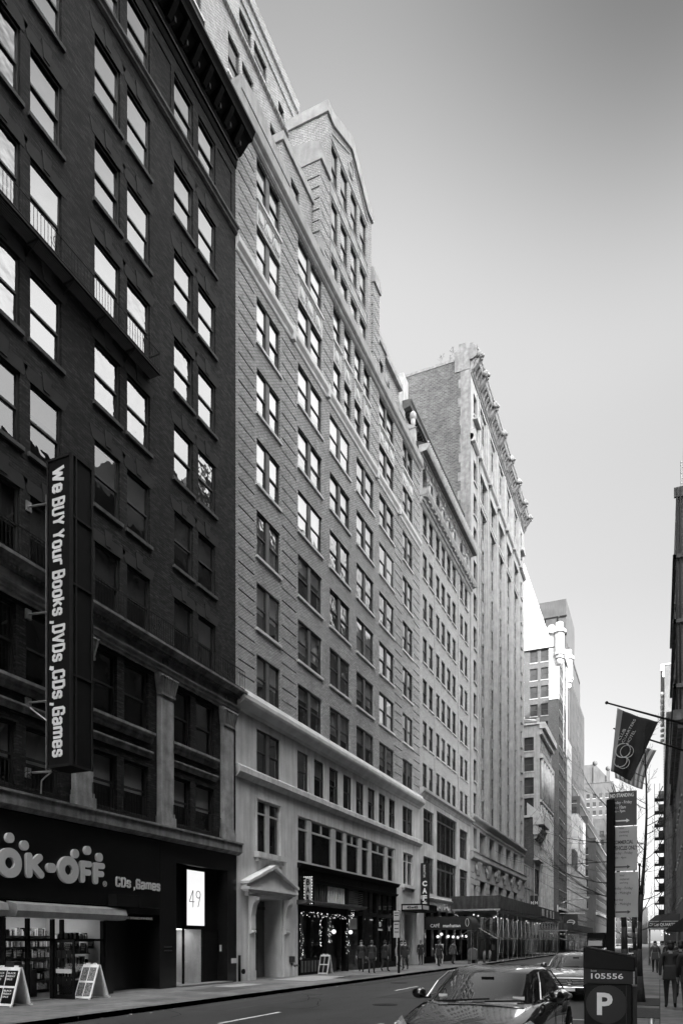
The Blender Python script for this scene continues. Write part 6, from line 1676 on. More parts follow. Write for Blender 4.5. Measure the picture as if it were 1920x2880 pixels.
    q = MB(); q.box(-.16, .16, -.07, -.055, .30, .40); add(q, 'number_plate', 'paper')
    q = MB(); q.box(-.70, .70, 1.45, 1.8, .78, .93); q.box(-.55, .55, 3.2, 3.4, .6, 1.12)
    for s_ in (-1, 1):
        q.box(s_ * .36 - .24, s_ * .36 + .24, 2.35, 2.5, .5, 1.08); q.box(s_ * .36 - .12, s_ * .36 + .12, 2.38, 2.46, 1.08, 1.24); q.box(s_ * .36 - .25, s_ * .36 + .25, 1.9, 2.4, .5, .62)
    q.box(-.78, .78, 1.4, 4.0, .45, .5)
    add(q, 'interior', 'coat_dk', bevel=.03)
    q = MB()
    for i in range(18):
        t_, u_ = 2 * math.pi * i / 18, 2 * math.pi * (i + 1) / 18; q.tube((.36 + .18 * math.cos(t_), 1.9, .97 + .17 * math.sin(t_)), (.36 + .18 * math.cos(u_), 1.9, .97 + .17 * math.sin(u_)), .015, n=5)
    add(q, 'steering_wheel', 'black')
    q = MB(); q.path([(-.55, 1.12, .955), (-.1, 1.17, .985), (.15, 1.2, 1.0)], .012, 5); q.path([(.1, 1.12, .965), (.5, 1.16, .985), (.62, 1.2, .985)], .012, 5); q.box(-.09, .09, 1.78, 1.8, 1.2, 1.27); add(q, 'wiper', 'black')
    return root
def surf_shift(o, v): o.location = Vector(o.location) + Vector(v)
car1 = make_car('parked_car', 'dark glossy sedan parked in the foreground, roof and hood mirroring the facades', (-2.55, 9.75, 0), 'carpaint')
q = MB(); q.box(-.60, -.48, 1.34, 1.345, 1.00, 1.04); q.box(.44, .60, 1.32, 1.325, .985, 1.03); q.box(.2, .44, 1.30, 1.305, .975, .995)
me_ = fin_mesh(q, 'windscreen_sticker', ['paper']); o_ = bpy.data.objects.new('windscreen_sticker', me_); col.objects.link(o_); o_.parent = car1
car2 = make_car('parked_car', 'grey sedan parked behind the near dark car, half hidden by the parking meter', (-2.75, 25.3, 0), 'carpaint2')
def car_copy(src, loc, label, group='cars in the distance', rz=0, s=1.12):
    r = dup(src, loc, rz, label, s); r['group'] = group; return r
M_w = {}
def repaint(root, mat):
    for ch in root.children:
        if ch.name.split('.')[0] in ('body', 'cabin', 'mirror'):
            k = (ch.data.name, mat)
            if k not in M_w: d = ch.data.copy(); d.materials.clear(); d.materials.append(M[mat]); M_w[k] = d
            ch.data = M_w[k]
for loc, lb_, mt in (((-2.8, 62, 0), 'white car parked beyond the tree trunks on the right kerb', 'carwhite'), ((-2.7, 47, 0), 'dark car parked between the grey sedan and the white car', 'carpaint'), ((-2.9, 80, 0), 'grey car parked farthest along the right kerb', 'carpaint2'), ((-5.4, 118, 0), 'pale car driving up the street in the right lane', 'carwhite'), ((-8.4, 134, 0), 'dark car driving up the street in the left lane', 'carpaint')):
    c_ = car_copy(car2, loc, lb_); repaint(c_, mt)
tk = thing('truck', 'dark box truck coming up the middle of the street', 'truck', (-7.6, 100, 0), None)
q = MB(); q.box(-8.7, -6.5, 100.2, 106, .6, 3.1); q.build('cargo_box', 'black', tk, bevel=.05)
q = MB(); q.prism([(98.2, .5), (100.15, .5), (100.15, 2.3), (98.9, 2.3), (98.3, 1.4)], 'x', -8.6, -6.6); cb_ = q.build('cab', 'black', tk, bevel=.06)
q = MB(); q.face([(-8.45, 98.27, 1.4), (-6.75, 98.27, 1.4), (-6.75, 98.84, 2.2), (-8.45, 98.84, 2.2)]); q.build('windscreen', 'signblack', cb_)
for x in (-8.3, -6.9):
    q = MB(); q.sphere((x, 98.2, .9), .13, 8, 6); q.build('headlight', 'globe', cb_)
    for y in (99.1, 104.8): q = MB(); q.disc((y, .45), .45, 'x', x - .15, x + .15, 20); q.build('wheel', 'tyre', tk)

# ================================================================== parking meter, signs, bollards
pm_ = thing('parking_meter', 'dark parking pay station with a big pale P and the number 105556', 'parking meter', (-.57, 6.28, .15))
W_ = .37
def lp_(o): o.parent = pm_; return o
q = MB(); q.box(0, W_, 0, .28, 0, 1.50); q.box(.02, W_ - .02, .01, .27, 1.50, 1.64); lp_(q.build('cabinet', 'meter', None, bevel=.012))
q = MB(); q.prism([(-.006, 1.625), (W_ + .02, 1.605), (W_ + .02, 1.715), (-.006, 1.80)], 'y', -.014, .30); lp_(q.build('cap', 'meter', None, bevel=.01))
q = MB(); q.prism([(-.004, 1.505), (W_ + .004, 1.505), (W_ + .004, 1.615), (-.004, 1.635)], 'y', -.008, .0); lp_(q.build('band', 'meterband', None))
q = MB(); q.box(W_ + .001, W_ + .035, .03, .25, 0, 1.48); q.box(W_ - .05, W_ - .044, -.006, 0, 0, 1.5); q.prism([(-.006, 1.802), (W_ + .02, 1.717), (W_ + .02, 1.728), (-.006, 1.813)], 'y', -.016, .302); lp_(q.build('side_panel', 'meterband', None))
q = MB(); q.disc((W_ / 2 - .012, 1.335), .158, 'y', -.006, .0, 40); lp_(q.build('disc', 'metersig', None))
for s_, w_, h_, o_, bd2, nm in (('P', None, .182, (W_ / 2 - .085, -.006, 1.248), .03, 'letter_p'), ('105556', .245, .045, (.055, -.008, 1.543), .012, 'numerals'), ('Zone#', .045, .014, (.052, -.008, 1.6), 0, 'small_lettering')):
    t_ = text_mesh(s_, width=w_, height=h_, bold=bd2, depth=.004); t_.transform(FACE_NY.to_4x4()); t_.materials.append(M['paper']); o2 = bpy.data.objects.new(nm, t_); col.objects.link(o2); o2.location = o_; lp_(o2)
pm_.rotation_euler = (0, 0, R(3))

sp = thing('parking_signs', 'black pole carrying three stacked kerbside parking signs headed NO STANDING', 'street sign', (-.52, 8.9, .15))
q = MB(); q.box(-.56, -.47, 8.84, 8.90, .15, 3.62); q.box(-.565, -.465, 8.835, 8.905, 2.27, 2.29); q.build('pole', 'black', sp, bevel=.008)
def sign_plate(z0_, z1_, x0_, x1_, mat): q = MB(); q.box(x0_, x1_, 8.905, 8.912, z0_, z1_); return q.build('sign_plate', mat, sp, bevel=.003)
SX0 = Xp(1712, 8.9); SX1 = Xp(1790, 8.9); SX2 = Xp(1794, 8.9); SXL = Xp(1722, 8.9)
def zs9(px, py): return Zy(px, py, 8.9)
a = sign_plate(zs9(1750, 2323), zs9(1750, 2226), SX0, SX1, 'signred')
b = sign_plate(zs9(1760, 2450), zs9(1760, 2325), SXL, SX1 + .004, 'signpale')
c = sign_plate(zs9(1760, 2581), zs9(1760, 2453), SXL + .006, SX2, 'signpale')
def stext(s_, px, py, wpx, hpx, parent, mat, bold=.0): text(s_, (Xp(px, 8.9), 8.9035, zs9(px, py)), FACE_NY, parent, mat, width=wpx * 8.2 / 2050 * 1.0, height=hpx * 8.2 / 2050, bold=bold, depth=.002)
stext('NO STANDING', 1715, 2245, 63, 11, a, 'paper', .025); stext('Monday - Friday', 1716, 2266, 57, 11, a, 'paper'); stext('7am - 10am', 1717, 2277, 40, 9, a, 'paper'); stext('4pm - 7pm', 1717, 2289, 38, 9, a, 'paper')
def arrow(px0, px1, py, parent, mat):
    q = MB(); z = zs9((px0 + px1) / 2, py); x0_, x1_ = Xp(px0, 8.9), Xp(px1, 8.9)
    q.prism([(x0_, z - .008), (x1_ - .035, z - .008), (x1_ - .035, z - .022), (x1_, z), (x1_ - .035, z + .022), (x1_ - .035, z + .008), (x0_, z + .008)], 'y', 8.9015, 8.9045); q.build('arrow', mat, parent)
arrow(1730, 1770, 2309, a, 'paper'); arrow(1728, 1772, 2439, b, 'signblack'); arrow(1730, 1773, 2566, c, 'signblack')
stext('COMMERCIAL', 1724, 2376, 53, 11, b, 'signblack', .03); stext('VEHICLES ONLY', 1724, 2393, 64, 12, b, 'signblack', .03)
for i, s_ in enumerate(('hour', 'metered', 'parking')):
    w_ = (13, 25, 22)[i]; stext(s_, 1741, 2333 + i * 11, w_, 7, b, 'signblack'); stext(s_, 1742, 2466 + i * 11, w_, 7, c, 'signblack')
stext('Monday - Friday', 1718, 2407, 57, 10, b, 'signblack'); stext('10am - 4pm', 1722, 2419, 36, 9, b, 'signblack')
stext('Monday - Friday', 1718, 2506, 57, 10, c, 'signblack'); stext('7pm - Midnight', 1718, 2519, 53, 10, c, 'signblack'); stext('Saturday', 1720, 2537, 30, 9, c, 'signblack'); stext('7pm - Midnight', 1718, 2550, 53, 10, c, 'signblack')

bo = thing('bollard', 'slim bare metal bollard at the bottom right beside the parking meter', 'bollard', (-.09, 9.78, .15))
q = MB(); q.tube((-.09, 9.78, .15), (-.09, 9.78, 1.03), .033, n=16); q.sphere((-.09, 9.78, 1.03), .033, 12, 6, sz=.5); q.build('post', 'steel', bo)
lp = thing('sign_pole', 'thin black pole standing on the right pavement between the tree trunks', 'pole', (-.87, 36, .15))
q = MB(); q.tube((-.87, 36, .15), (-.87, 36, 3.2), .055, n=10); q.tube((-.87, 36, 3.2), (-.85, 36, 5.5), .04, n=8); q.sphere((-.85, 36, 5.5), .07, 8, 6); q.build('post', 'black', lp)
q = MB(); q.box(-1.1, -.95, 36.05, 36.08, 2.6, 3.2); q.build('plate', 'meterband', lp)

ls = thing('street_sign', 'slim dark pole with small white parking signs on the far pavement kerb', 'street sign', (-13.8, 39.9, .15))
q = MB(); q.box(-13.86, -13.74, 39.85, 39.93, .15, 3.78); q.build('pole', 'black', ls)
for z0_, z1_ in ((3.25, 3.75), (2.35, 3.2)): q = MB(); q.box(-14.1, -13.75, 39.82, 39.84, z0_ - .15, z1_); pl_ = q.build('sign_plate', 'signpale', ls)
q = MB()
for z in (3.6, 3.45, 2.95, 2.7, 2.5): q.box(-14.05, -13.8, 39.81, 39.818, z, z + .05)
q.build('small_print', 'signblack', pl_)

def aframe(x0_, x1_, y0_, yd, h, label, lines, mats=('paper', 'signblack')):
    t = thing('sidewalk_board', label, 'sandwich board', ((x0_ + x1_) / 2, y0_, .15), 'sandwich boards')
    w = x1_ - x0_
    for s_ in (0, 1):
        q = MB(); yb_, yt = (0, yd / 2 - .04) if s_ == 0 else (yd, yd / 2 + .04)
        def P(u, v): return (u, yb_ + (yt - yb_) * v / h, v)
        th = .04 if s_ == 0 else -.04
        for a, b, c, d in ((0, w, .02, h), ):
            A = [P(a, c), P(b, c), P(b, d), P(a, d)]; B = [(p_[0], p_[1] + th, p_[2]) for p_ in A]
            q.face(A); q.face(B[::-1])
            for i in range(4): q.face([A[i], A[(i + 1) % 4], B[(i + 1) % 4], B[i]])
        q.box(0, .05, yb_ - .02, yb_ + .05, 0, .05); q.box(w - .05, w, yb_ - .02, yb_ + .05, 0, .05)
        if s_ == 0: q.box(.12, .25, yt, yt + .05, h, h + .05); q.box(w - .25, w - .12, yt, yt + .05, h, h + .05)
        for v_ in q.bm.verts: v_.co.x -= w / 2
        o = q.build('panel', mats[0], None); o.parent = t
        if s_ == 0:
            sl_ = (yt - yb_) / h; ang = math.atan(sl_)
            for r in range(2):
                for c_ in range(2):
                    q = MB(); u0 = -w / 2 + .04 + c_ * (w / 2 - .03); v0 = .09 + r * (h / 2 - .06); u1, v1 = u0 + w / 2 - .06, v0 + h / 2 - .12
                    pts = [(u0, sl_ * v0 - .006, v0), (u1, sl_ * v0 - .006, v0), (u1, sl_ * v1 - .006, v1), (u0, sl_ * v1 - .006, v1)]
                    q.face(pts); q.build('poster', mats[1], None).parent = o
                    if lines:
                        for i, s2_ in enumerate(lines):
                            tm = text_mesh(s2_, width=(u1 - u0) * (.75 if s2_ != 'SALE' else .55), height=.052, bold=.01, depth=.003)
                            tm.transform(FACE_NY.to_4x4()); tm.materials.append(M['letter_w']); oo = bpy.data.objects.new('lettering', tm); col.objects.link(oo); oo.parent = o
                            zz = v1 - .10 - i * .085; oo.location = (u0 + .03, sl_ * zz - .008, zz); oo.rotation_euler = (-ang, 0, 0)
    return t
aframe(-17.55, -16.62, 15.0, .72, 1.1, 'white sandwich board with four BLACK FRIDAY SALE posters at the lower left corner', ('BLACK', 'FRIDAY', 'SALE'))
M['collage'] = plain('photo_collage', .22, .7, .95, 26)
aframe(-17.22, -16.56, 18.0, .9, 1.09, 'white sandwich board with four picture collages outside the book shop door', None, ('paper', 'collage'))
aframe(-17.5, -16.92, 36.8, .8, 1.08, 'small white framed sandwich board with a dark chalk panel outside the bar', None, ('letter', 'signblack'))
# far pavement furniture by the cafe
mbx = thing('mailbox', 'dark mailbox with scuffed rounded top near the cafe awning', 'mailbox', (-15.0, 60, .15))
q = MB(); 
q.prism([(-14.2, .5), (-13.5, .5), (-13.5, 1.25), (-13.6, 1.4), (-13.85, 1.48), (-14.1, 1.4), (-14.2, 1.25)], 'y', 57.9, 58.5)
for x in (-14.17, -13.57):
    for y in (57.95, 58.4): q.box(x, x + .05, y, y + .05, .15, .5)
q.build('box', 'coat_md', mbx)
for x, y, lb_ in ((-13.75, 62.0, 'stubby grey bollard left of the scaffold beside the mailbox'), (-13.75, 64.2, 'stubby grey bollard nearest the scaffold corner')):
    t = thing('bollard', lb_, 'bollard', (x, y, .15)); q = MB(); q.tube((x, y, .15), (x, y, 1.1), .12, n=12); q.sphere((x, y, 1.1), .12, 10, 6, sz=.6); q.build('post', 'kerb', t)
t = thing('payphone_kiosk', 'dark slim payphone kiosk standing in front of the scaffold', 'kiosk', (-13.9, 66.5, .15)); q = MB(); q.box(-14.1, -13.6, 66.1, 66.4, .15, 2.0); q.box(-14.15, -13.55, 66.05, 66.45, 2.0, 2.15); q.build('cabinet', 'black', t)
q = MB(); q.box(-14.0, -13.7, 66.09, 66.1, 1.2, 1.7); q.build('panel', 'meterband', t)
t = thing('litter_basket', 'dark wire litter basket on the far pavement beyond the mailbox', 'litter basket', (-14.3, 60.5, .15)); q = MB(); q.tube((-14.3, 60.5, .15), (-14.3, 60.5, 1.0), .26, .33, 14); q.build('basket', 'iron', t)
t = thing('menu_board', 'framed menu board standing beside the cafe entrance', 'menu board', (-16.4, 57.6, .15)); q = MB(); q.box(-16.75, -16.1, 57.5, 57.55, .5, 1.75); q.box(-16.7, -16.6, 57.45, 57.6, .15, .5); q.box(-16.25, -16.15, 57.45, 57.6, .15, .5); q.build('frame', 'letter', t)
q = MB(); q.box(-16.7, -16.15, 57.49, 57.5, .57, 1.68); q.build('panel', 'signblack', t)

# ================================================================== sidewalk sheds
def shed(label, y0_, y1_, zb, zt_, loc_group, detail=True):
    t = thing('sidewalk_shed', label, 'scaffold', (-15.4, (y0_ + y1_) / 2, .15), 'sidewalk sheds')
    xa, xb = -17.6, -13.15
    q = MB(); q.box(xa, xb, y0_, y0_ + .06, zb, zt_); q.box(xb - .06, xb, y0_ + .06, y1_, zb, zt_); q.build('parapet_panel', 'plywood', t)
    q = MB(); q.box(xa, xb - .06, y0_ + .06, y1_, zb, zb + .12)
    q.build('deck', 'black', t)
    q = MB(); y = y0_ + .3
    while y < y1_: q.box(xa, xb - .02, y, y + .08, zb - .2, zb); y += 1.2
    q.box(xb - .3, xb - .18, y0_, y1_, zb - .38, zb - .2); q.box(xa + .2, xa + .32, y0_, y1_, zb - .38, zb - .2); q.box(xa, xb, y0_ + .02, y0_ + .12, zb - .16, zb - .002)
    q.build('beam', 'steel', t)
    y = y0_ + .15; ps = []
    while y < y1_: ps.append(y); y += 2.45
    for y in ps:
        for x in (xb - .24, xa + .26):
            q = MB(); q.tube((x, y, .15), (x, y, zb - .38), .045, n=8); q.box(x - .1, x + .1, y - .1, y + .1, .15, .18); q.tube((x, y, zb - .75), (x, y, zb - .38), .06, n=8); q.build('post', 'steel', t)
    q = MB()
    for i, y in enumerate(ps[:-1]):
        yn = ps[i + 1]; x = xb - .24
        q.tube((x, y, 2.2), (x, yn, zb - .5), .022, n=5); q.tube((x, yn, 2.2), (x, y, zb - .5), .022, n=5)
        q.tube((x, y, 2.15), (x, yn, 2.15), .025, n=5); q.tube((xa + .26, y, 2.15), (xa + .26, yn, 2.15), .025, n=5)
        if i % 3 == 0: q.tube((x, y, .3), (x, y + 1.3, 2.15), .02, n=5); q.tube((x, y, .95), (x, yn, .95), .02, n=5)
        q.tube((x, y, zb - .45), (xa + .26, y, 2.2), .022, n=5); q.tube((xa + .26, y, zb - .45), (x, y, 2.2), .022, n=5)
    q.build('brace', 'steel', t)
    rl = random.Random(int(y0_)); y = y0_ + 1
    q = MB()
    while y < y1_: q.sphere((-15.6 + rl.uniform(-1, 1), y, zb - .5), .08, 7, 5); y += 2.9
    q.build('work_light', 'globe', t)
    return t
sh1 = shed('long dark plywood sidewalk shed on steel scaffold posts below the cream loft', 65.7, 108.2, 4.94, 6.12, None)
for y, w_ in ((91, 1.9), (95, 1.1), (98, 1.4), (101, .9)):
    q = MB(); q.box(-13.149, -13.12, y, y + w_, 5.1 if w_ > 1.5 else 5.0, 5.95); q.build('notice', 'posterlt', sh1)
shed('second shorter sidewalk shed farther down the street', 118, 165, 3.75, 4.8, None)
hs_ = thing('blade_sign', 'small dark double sign with letters HO above the scaffold', 'sign', (-16.8, 108.6, 6.2))
for i, x in enumerate((-17.35, -16.75)):
    q = MB(); q.box(x, x + .52, 108.5, 108.7, 6.3, 8.65); q.build('panel', 'signblack', hs_)
    text('H', (x + .12, 108.49, 7.35), FACE_NY, hs_, 'letter', height=.45, bold=.05); text('O', (x + .1, 108.49, 6.7), FACE_NY, hs_, 'letter', height=.45, bold=.05)
lb_ = thing('banner', 'dark hanging banner with a pale lips emblem over the far shed', 'banner', (-13.0, 125, 5))
q = MB(); q.box(-14.6, -12.3, 125, 125.05, 4.0, 6.4); q.build('cloth', 'signblack', lb_)
q = MB()
for a in range(20):
    t_, u_ = 2 * math.pi * a / 20, 2 * math.pi * (a + 1) / 20; q.tube((-13.4 + .6 * math.cos(t_), 124.95, 5.1 + .36 * math.sin(t_)), (-13.4 + .6 * math.cos(u_), 124.95, 5.1 + .36 * math.sin(u_)), .07, n=5)
q.tube((-14, 124.95, 5.1), (-12.8, 124.95, 5.1), .06, n=5); q.build('emblem', 'letter', lb_)
q = MB(); q.tube((-17.7, 125, 6.6), (-11.2, 125, 6.55), .05, n=6); q.build('pole', 'steel', lb_)
sl_ = thing('street_lamp', 'street lamp with a long thin arm above the far shed', 'street lamp', (-13.9, 110, .15))
q = MB(); q.path([(-13.9, 112, .15), (-13.9, 112, 7.4), (-12.6, 112, 7.9), (-9.6, 112, 8.4)], [.12, .09, .06, .04], 8); q.build('pole', 'steel', sl_)
q = MB(); q.box(-10.2, -9.4, 111.85, 112.15, 8.36, 8.5); q.build('lamp_head', 'steel', sl_)

# ================================================================== flags and canopy on the right
def cloth(name, TL, TR, BL, BR, y, mat_of, parent, nu=22, nv=20, amp=.06, sag=0, ph=0):
    q = MB(); V = []
    for j in range(nv + 1):
        r_ = []
        for i in range(nu + 1):
            u, v = i / nu, j / nv
            x = (1 - v) * ((1 - u) * TL[0] + u * TR[0]) + v * ((1 - u) * BL[0] + u * BR[0]); z = (1 - v) * ((1 - u) * TL[1] + u * TR[1]) + v * ((1 - u) * BL[1] + u * BR[1])
            yy = y + amp * math.sin(u * 7 + v * 2.5 + ph) * (.25 + v) + .03 * math.sin(u * 15 - v * 4)
            x += .08 * math.sin(v * 3.1) * sag; z -= .05 * math.sin(math.pi * u) * (1 - v)
            r_.append(q.bm.verts.new((x, yy, z)))
        V.append(r_)
    for j in range(nv):
        for i in range(nu):
            f = q.bm.faces.new((V[j][i], V[j][i + 1], V[j + 1][i + 1], V[j + 1][i])); f.material_index = mat_of((i + .5) / nu, (j + .5) / nv); f.smooth = True
    o = q.build(name, ['flagdk', 'flagmd', 'flaglt'], parent)
    s_ = o.modifiers.new('thick', 'SOLIDIFY'); s_.thickness = .006
    return o
fb = thing('hotel_flag', 'large dark hotel flag lettered CLUB QUARTERS HOTEL hanging from a slanted pole', 'flag', (.5, 28, 9))
q = MB(); q.tube((-1.74, 28, 10.62), (1.45, 28, 9.28), .03, .045, 10); q.sphere((-1.76, 28, 10.63), .06, 8, 6); q.build('pole', 'iron', fb)
q = MB(); q.tube((-.06, 28, 9.72), (1.1, 28, 9.45), .008, n=4); q.tube((-.06, 28, 9.72), (-.95, 28, 7.7), .006, n=4); q.build('halyard', 'iron', fb)
cl_ = cloth('cloth', (-1.40, 10.40), (-.06, 9.74), (-1.62, 8.15), (-.95, 7.72), 28, lambda u, v: 1 if u < .13 else 0, fb, amp=.05)
a62 = R(62)
TF = Matrix(((math.cos(a62), -math.sin(a62), 0), (0, 0, -1), (math.sin(a62), math.cos(a62), 0)))
for s_, px, py, L_ in (('CLUB', 1743.5, 2083, .42), ('QUARTERS', 1754, 2090, .88), ('HOTEL', 1767, 2094, .52)): text(s_, (Xp(px, 27.85), 27.86, Zy(px, py, 27.85)), TF, fb, 'letter', width=L_, height=.10, bold=.0, depth=.004)
q = MB()
def ring(q, cx, cz, r, y, w_, a0=0, a1=360):
    n = 26; 
    for i in range(n):
        t_, u_ = R(a0 + (a1 - a0) * i / n), R(a0 + (a1 - a0) * (i + 1) / n)
        q.tube((cx + r * math.cos(t_), y, cz + r * math.sin(t_)), (cx + r * math.cos(u_), y, cz + r * math.sin(u_)), w_, n=5, cap=False)
ring(q, Xp(1751, 27.85), Zy(1751, 2111, 27.85), .25, 27.86, .020); ring(q, Xp(1762, 27.85), Zy(1762, 2114, 27.85), .22, 27.86, .014)
ring(q, Xp(1744, 27.85), Zy(1744, 2140, 27.85), .22, 27.86, .018, 150, 400); ring(q, Xp(1752, 27.85), Zy(1752, 2146, 27.85), .2, 27.86, .014, 200, 440)
q.build('emblem', 'letter', fb)
fu_ = thing('national_flag', 'striped national flag hanging from the lower pole behind the hotel flag', 'flag', (.5, 31, 9))
q = MB(); q.tube((-1.7, 31, 10.5), (1.45, 31, 9.08), .028, .04, 10); q.build('pole', 'iron', fu_)
cloth('cloth', (-1.5, 10.08), (-.12, 9.46), (-1.62, 8.5), (-.62, 7.95), 31, lambda u, v: (0 if (u < .54 and v < .4) else (1 if int(u * 13) % 2 == 0 else 2)), fu_, nu=26, amp=.05, sag=-1.2, ph=1)
ca = thing('hotel_canopy', 'black entrance canopy lettered CLUB QUARTERS at the right edge', 'canopy', (.3, 60, 2.9))
q = MB(); q.box(-.82, 1.38, 60, 66, 2.95, 3.5); q.prism([(-.8, 3.5), (1.38, 3.5), (1.38, 4.05), (.6, 4.1), (-.3, 3.95)], 'y', 60.3, 65.7); q.build('canopy_box', 'signblack', ca)
q = MB(); q.box(-.84, 1.38, 59.98, 60.0, 3.46, 3.52); q.box(-.84, 1.38, 59.98, 60.0, 2.95, 3.0)
for y in (60.2, 65.8): q.tube((-.75, y, .15), (-.75, y, 2.95), .04, n=8)
q.build('trim', 'steel', ca)
text('CLUB QUARTERS', (-.75, 59.99, 3.1), FACE_NY, ca, 'letter_w', width=2.1, height=.26, bold=.02)
t = thing('shop_awning', 'small dark pointed shop awning beyond the hotel canopy', 'awning', (.8, 55, 3)); q = MB(); q.prism([(.2, 2.6), (1.38, 2.6), (1.38, 3.5)], 'y', 50, 52.5); q.build('canvas', 'awning', t)
q = MB()
for k in range(9): q.sphere((.9 - (k % 3) * .35, 56 + k * 4.5, 2.7 + (k % 2) * .3), .06, 7, 5)
t = thing('shop_lights', 'row of small lit shop lamps along the right-hand shopfronts', 'lamps', (1, 60, 2.5)); q.build('bulb', 'globe', t)

# ================================================================== bare street trees
def tree(x, y, h, r0, seed, label, lean=(0, 0), fork=.5, side=(0, 0), spread=1.0, nb=16, low=2.6):
    rd = random.Random(seed); t = thing('street_tree', label, 'tree', (x, y, .15), 'bare street trees')
    q = MB(); pts = []; n = 10; px_, py_ = x, y
    for i in range(n + 1):
        v = i / n; pts.append((x + lean[0] * v + .07 * math.sin(v * 7 + seed), y + lean[1] * v + .05 * math.cos(v * 6 + seed), .12 + h * v))
    rad = [r0 * (1 - .88 * (i / n) ** .8) for i in range(n + 1)]; rad[0] = r0 * 1.35
    q.path(pts, rad, 10); q.build('trunk', 'bark', t)
    q = MB()
    def br(p, d, l, r, lev):
        if lev == 0 or l < .08: return
        seg = 4; cur = p; dd = d.copy(); P_ = [tuple(p)]; R_ = [r]
        for s_ in range(seg):
            dd = (dd + Vector((rd.uniform(-.18, .18), rd.uniform(-.18, .18), rd.uniform(-.05, .22)))).normalized()
            cur = cur + dd * (l / seg); P_.append(tuple(cur)); R_.append(max(.003, r * (1 - .75 * (s_ + 1) / seg)))
            if lev > 1 and s_ >= 0:
                for _ in range(rd.choice([1, 1, 2])):
                    sd = (dd + Vector((rd.uniform(-.9, .9), rd.uniform(-.9, .9), rd.uniform(-.35, .5)))).normalized()
                    br(Vector(cur), sd, l * rd.uniform(.35, .55), R_[-1] * .6, lev - 1)
        q.path(P_, R_, 5)
    for k in range(nb):
        v = (low / h) + (1 - low / h) * (k + rd.random() * .5) / nb; v = min(v, .99)
        i = min(n - 1, int(v * n)); f = v * n - i
        p = Vector(pts[i]).lerp(Vector(pts[i + 1]), f); a = rd.uniform(0, 2 * math.pi) + k * 2.4
        d = Vector((math.cos(a) + side[0], math.sin(a) + side[1], rd.uniform(.1, .6))).normalized()
        br(p, d, spread * (1.5 - .85 * v) * rd.uniform(.8, 1.15), r0 * (.25 - .16 * v), 3)
    q.build('crown', 'bark', t)
    return t
tree(-.52, 23.8, 8.2, .095, 3, 'slender bare tree with straight trunk rising beside the hotel canopy', lean=(.12, .1), nb=26, low=1.9, spread=.95)
tree(-.75, 19.6, 5.6, .12, 11, 'bare tree with leaning dark trunk and long twigs behind the parking signs', lean=(-.35, .3), nb=6, low=2.8, side=(-.9, -.1), spread=2.1)
tree(-.9, 33.5, 7.5, .10, 21, 'farther bare tree whose twigs reach over the road', lean=(-.2, 0), nb=14, low=2.6, side=(-.4, 0), spread=1.3)

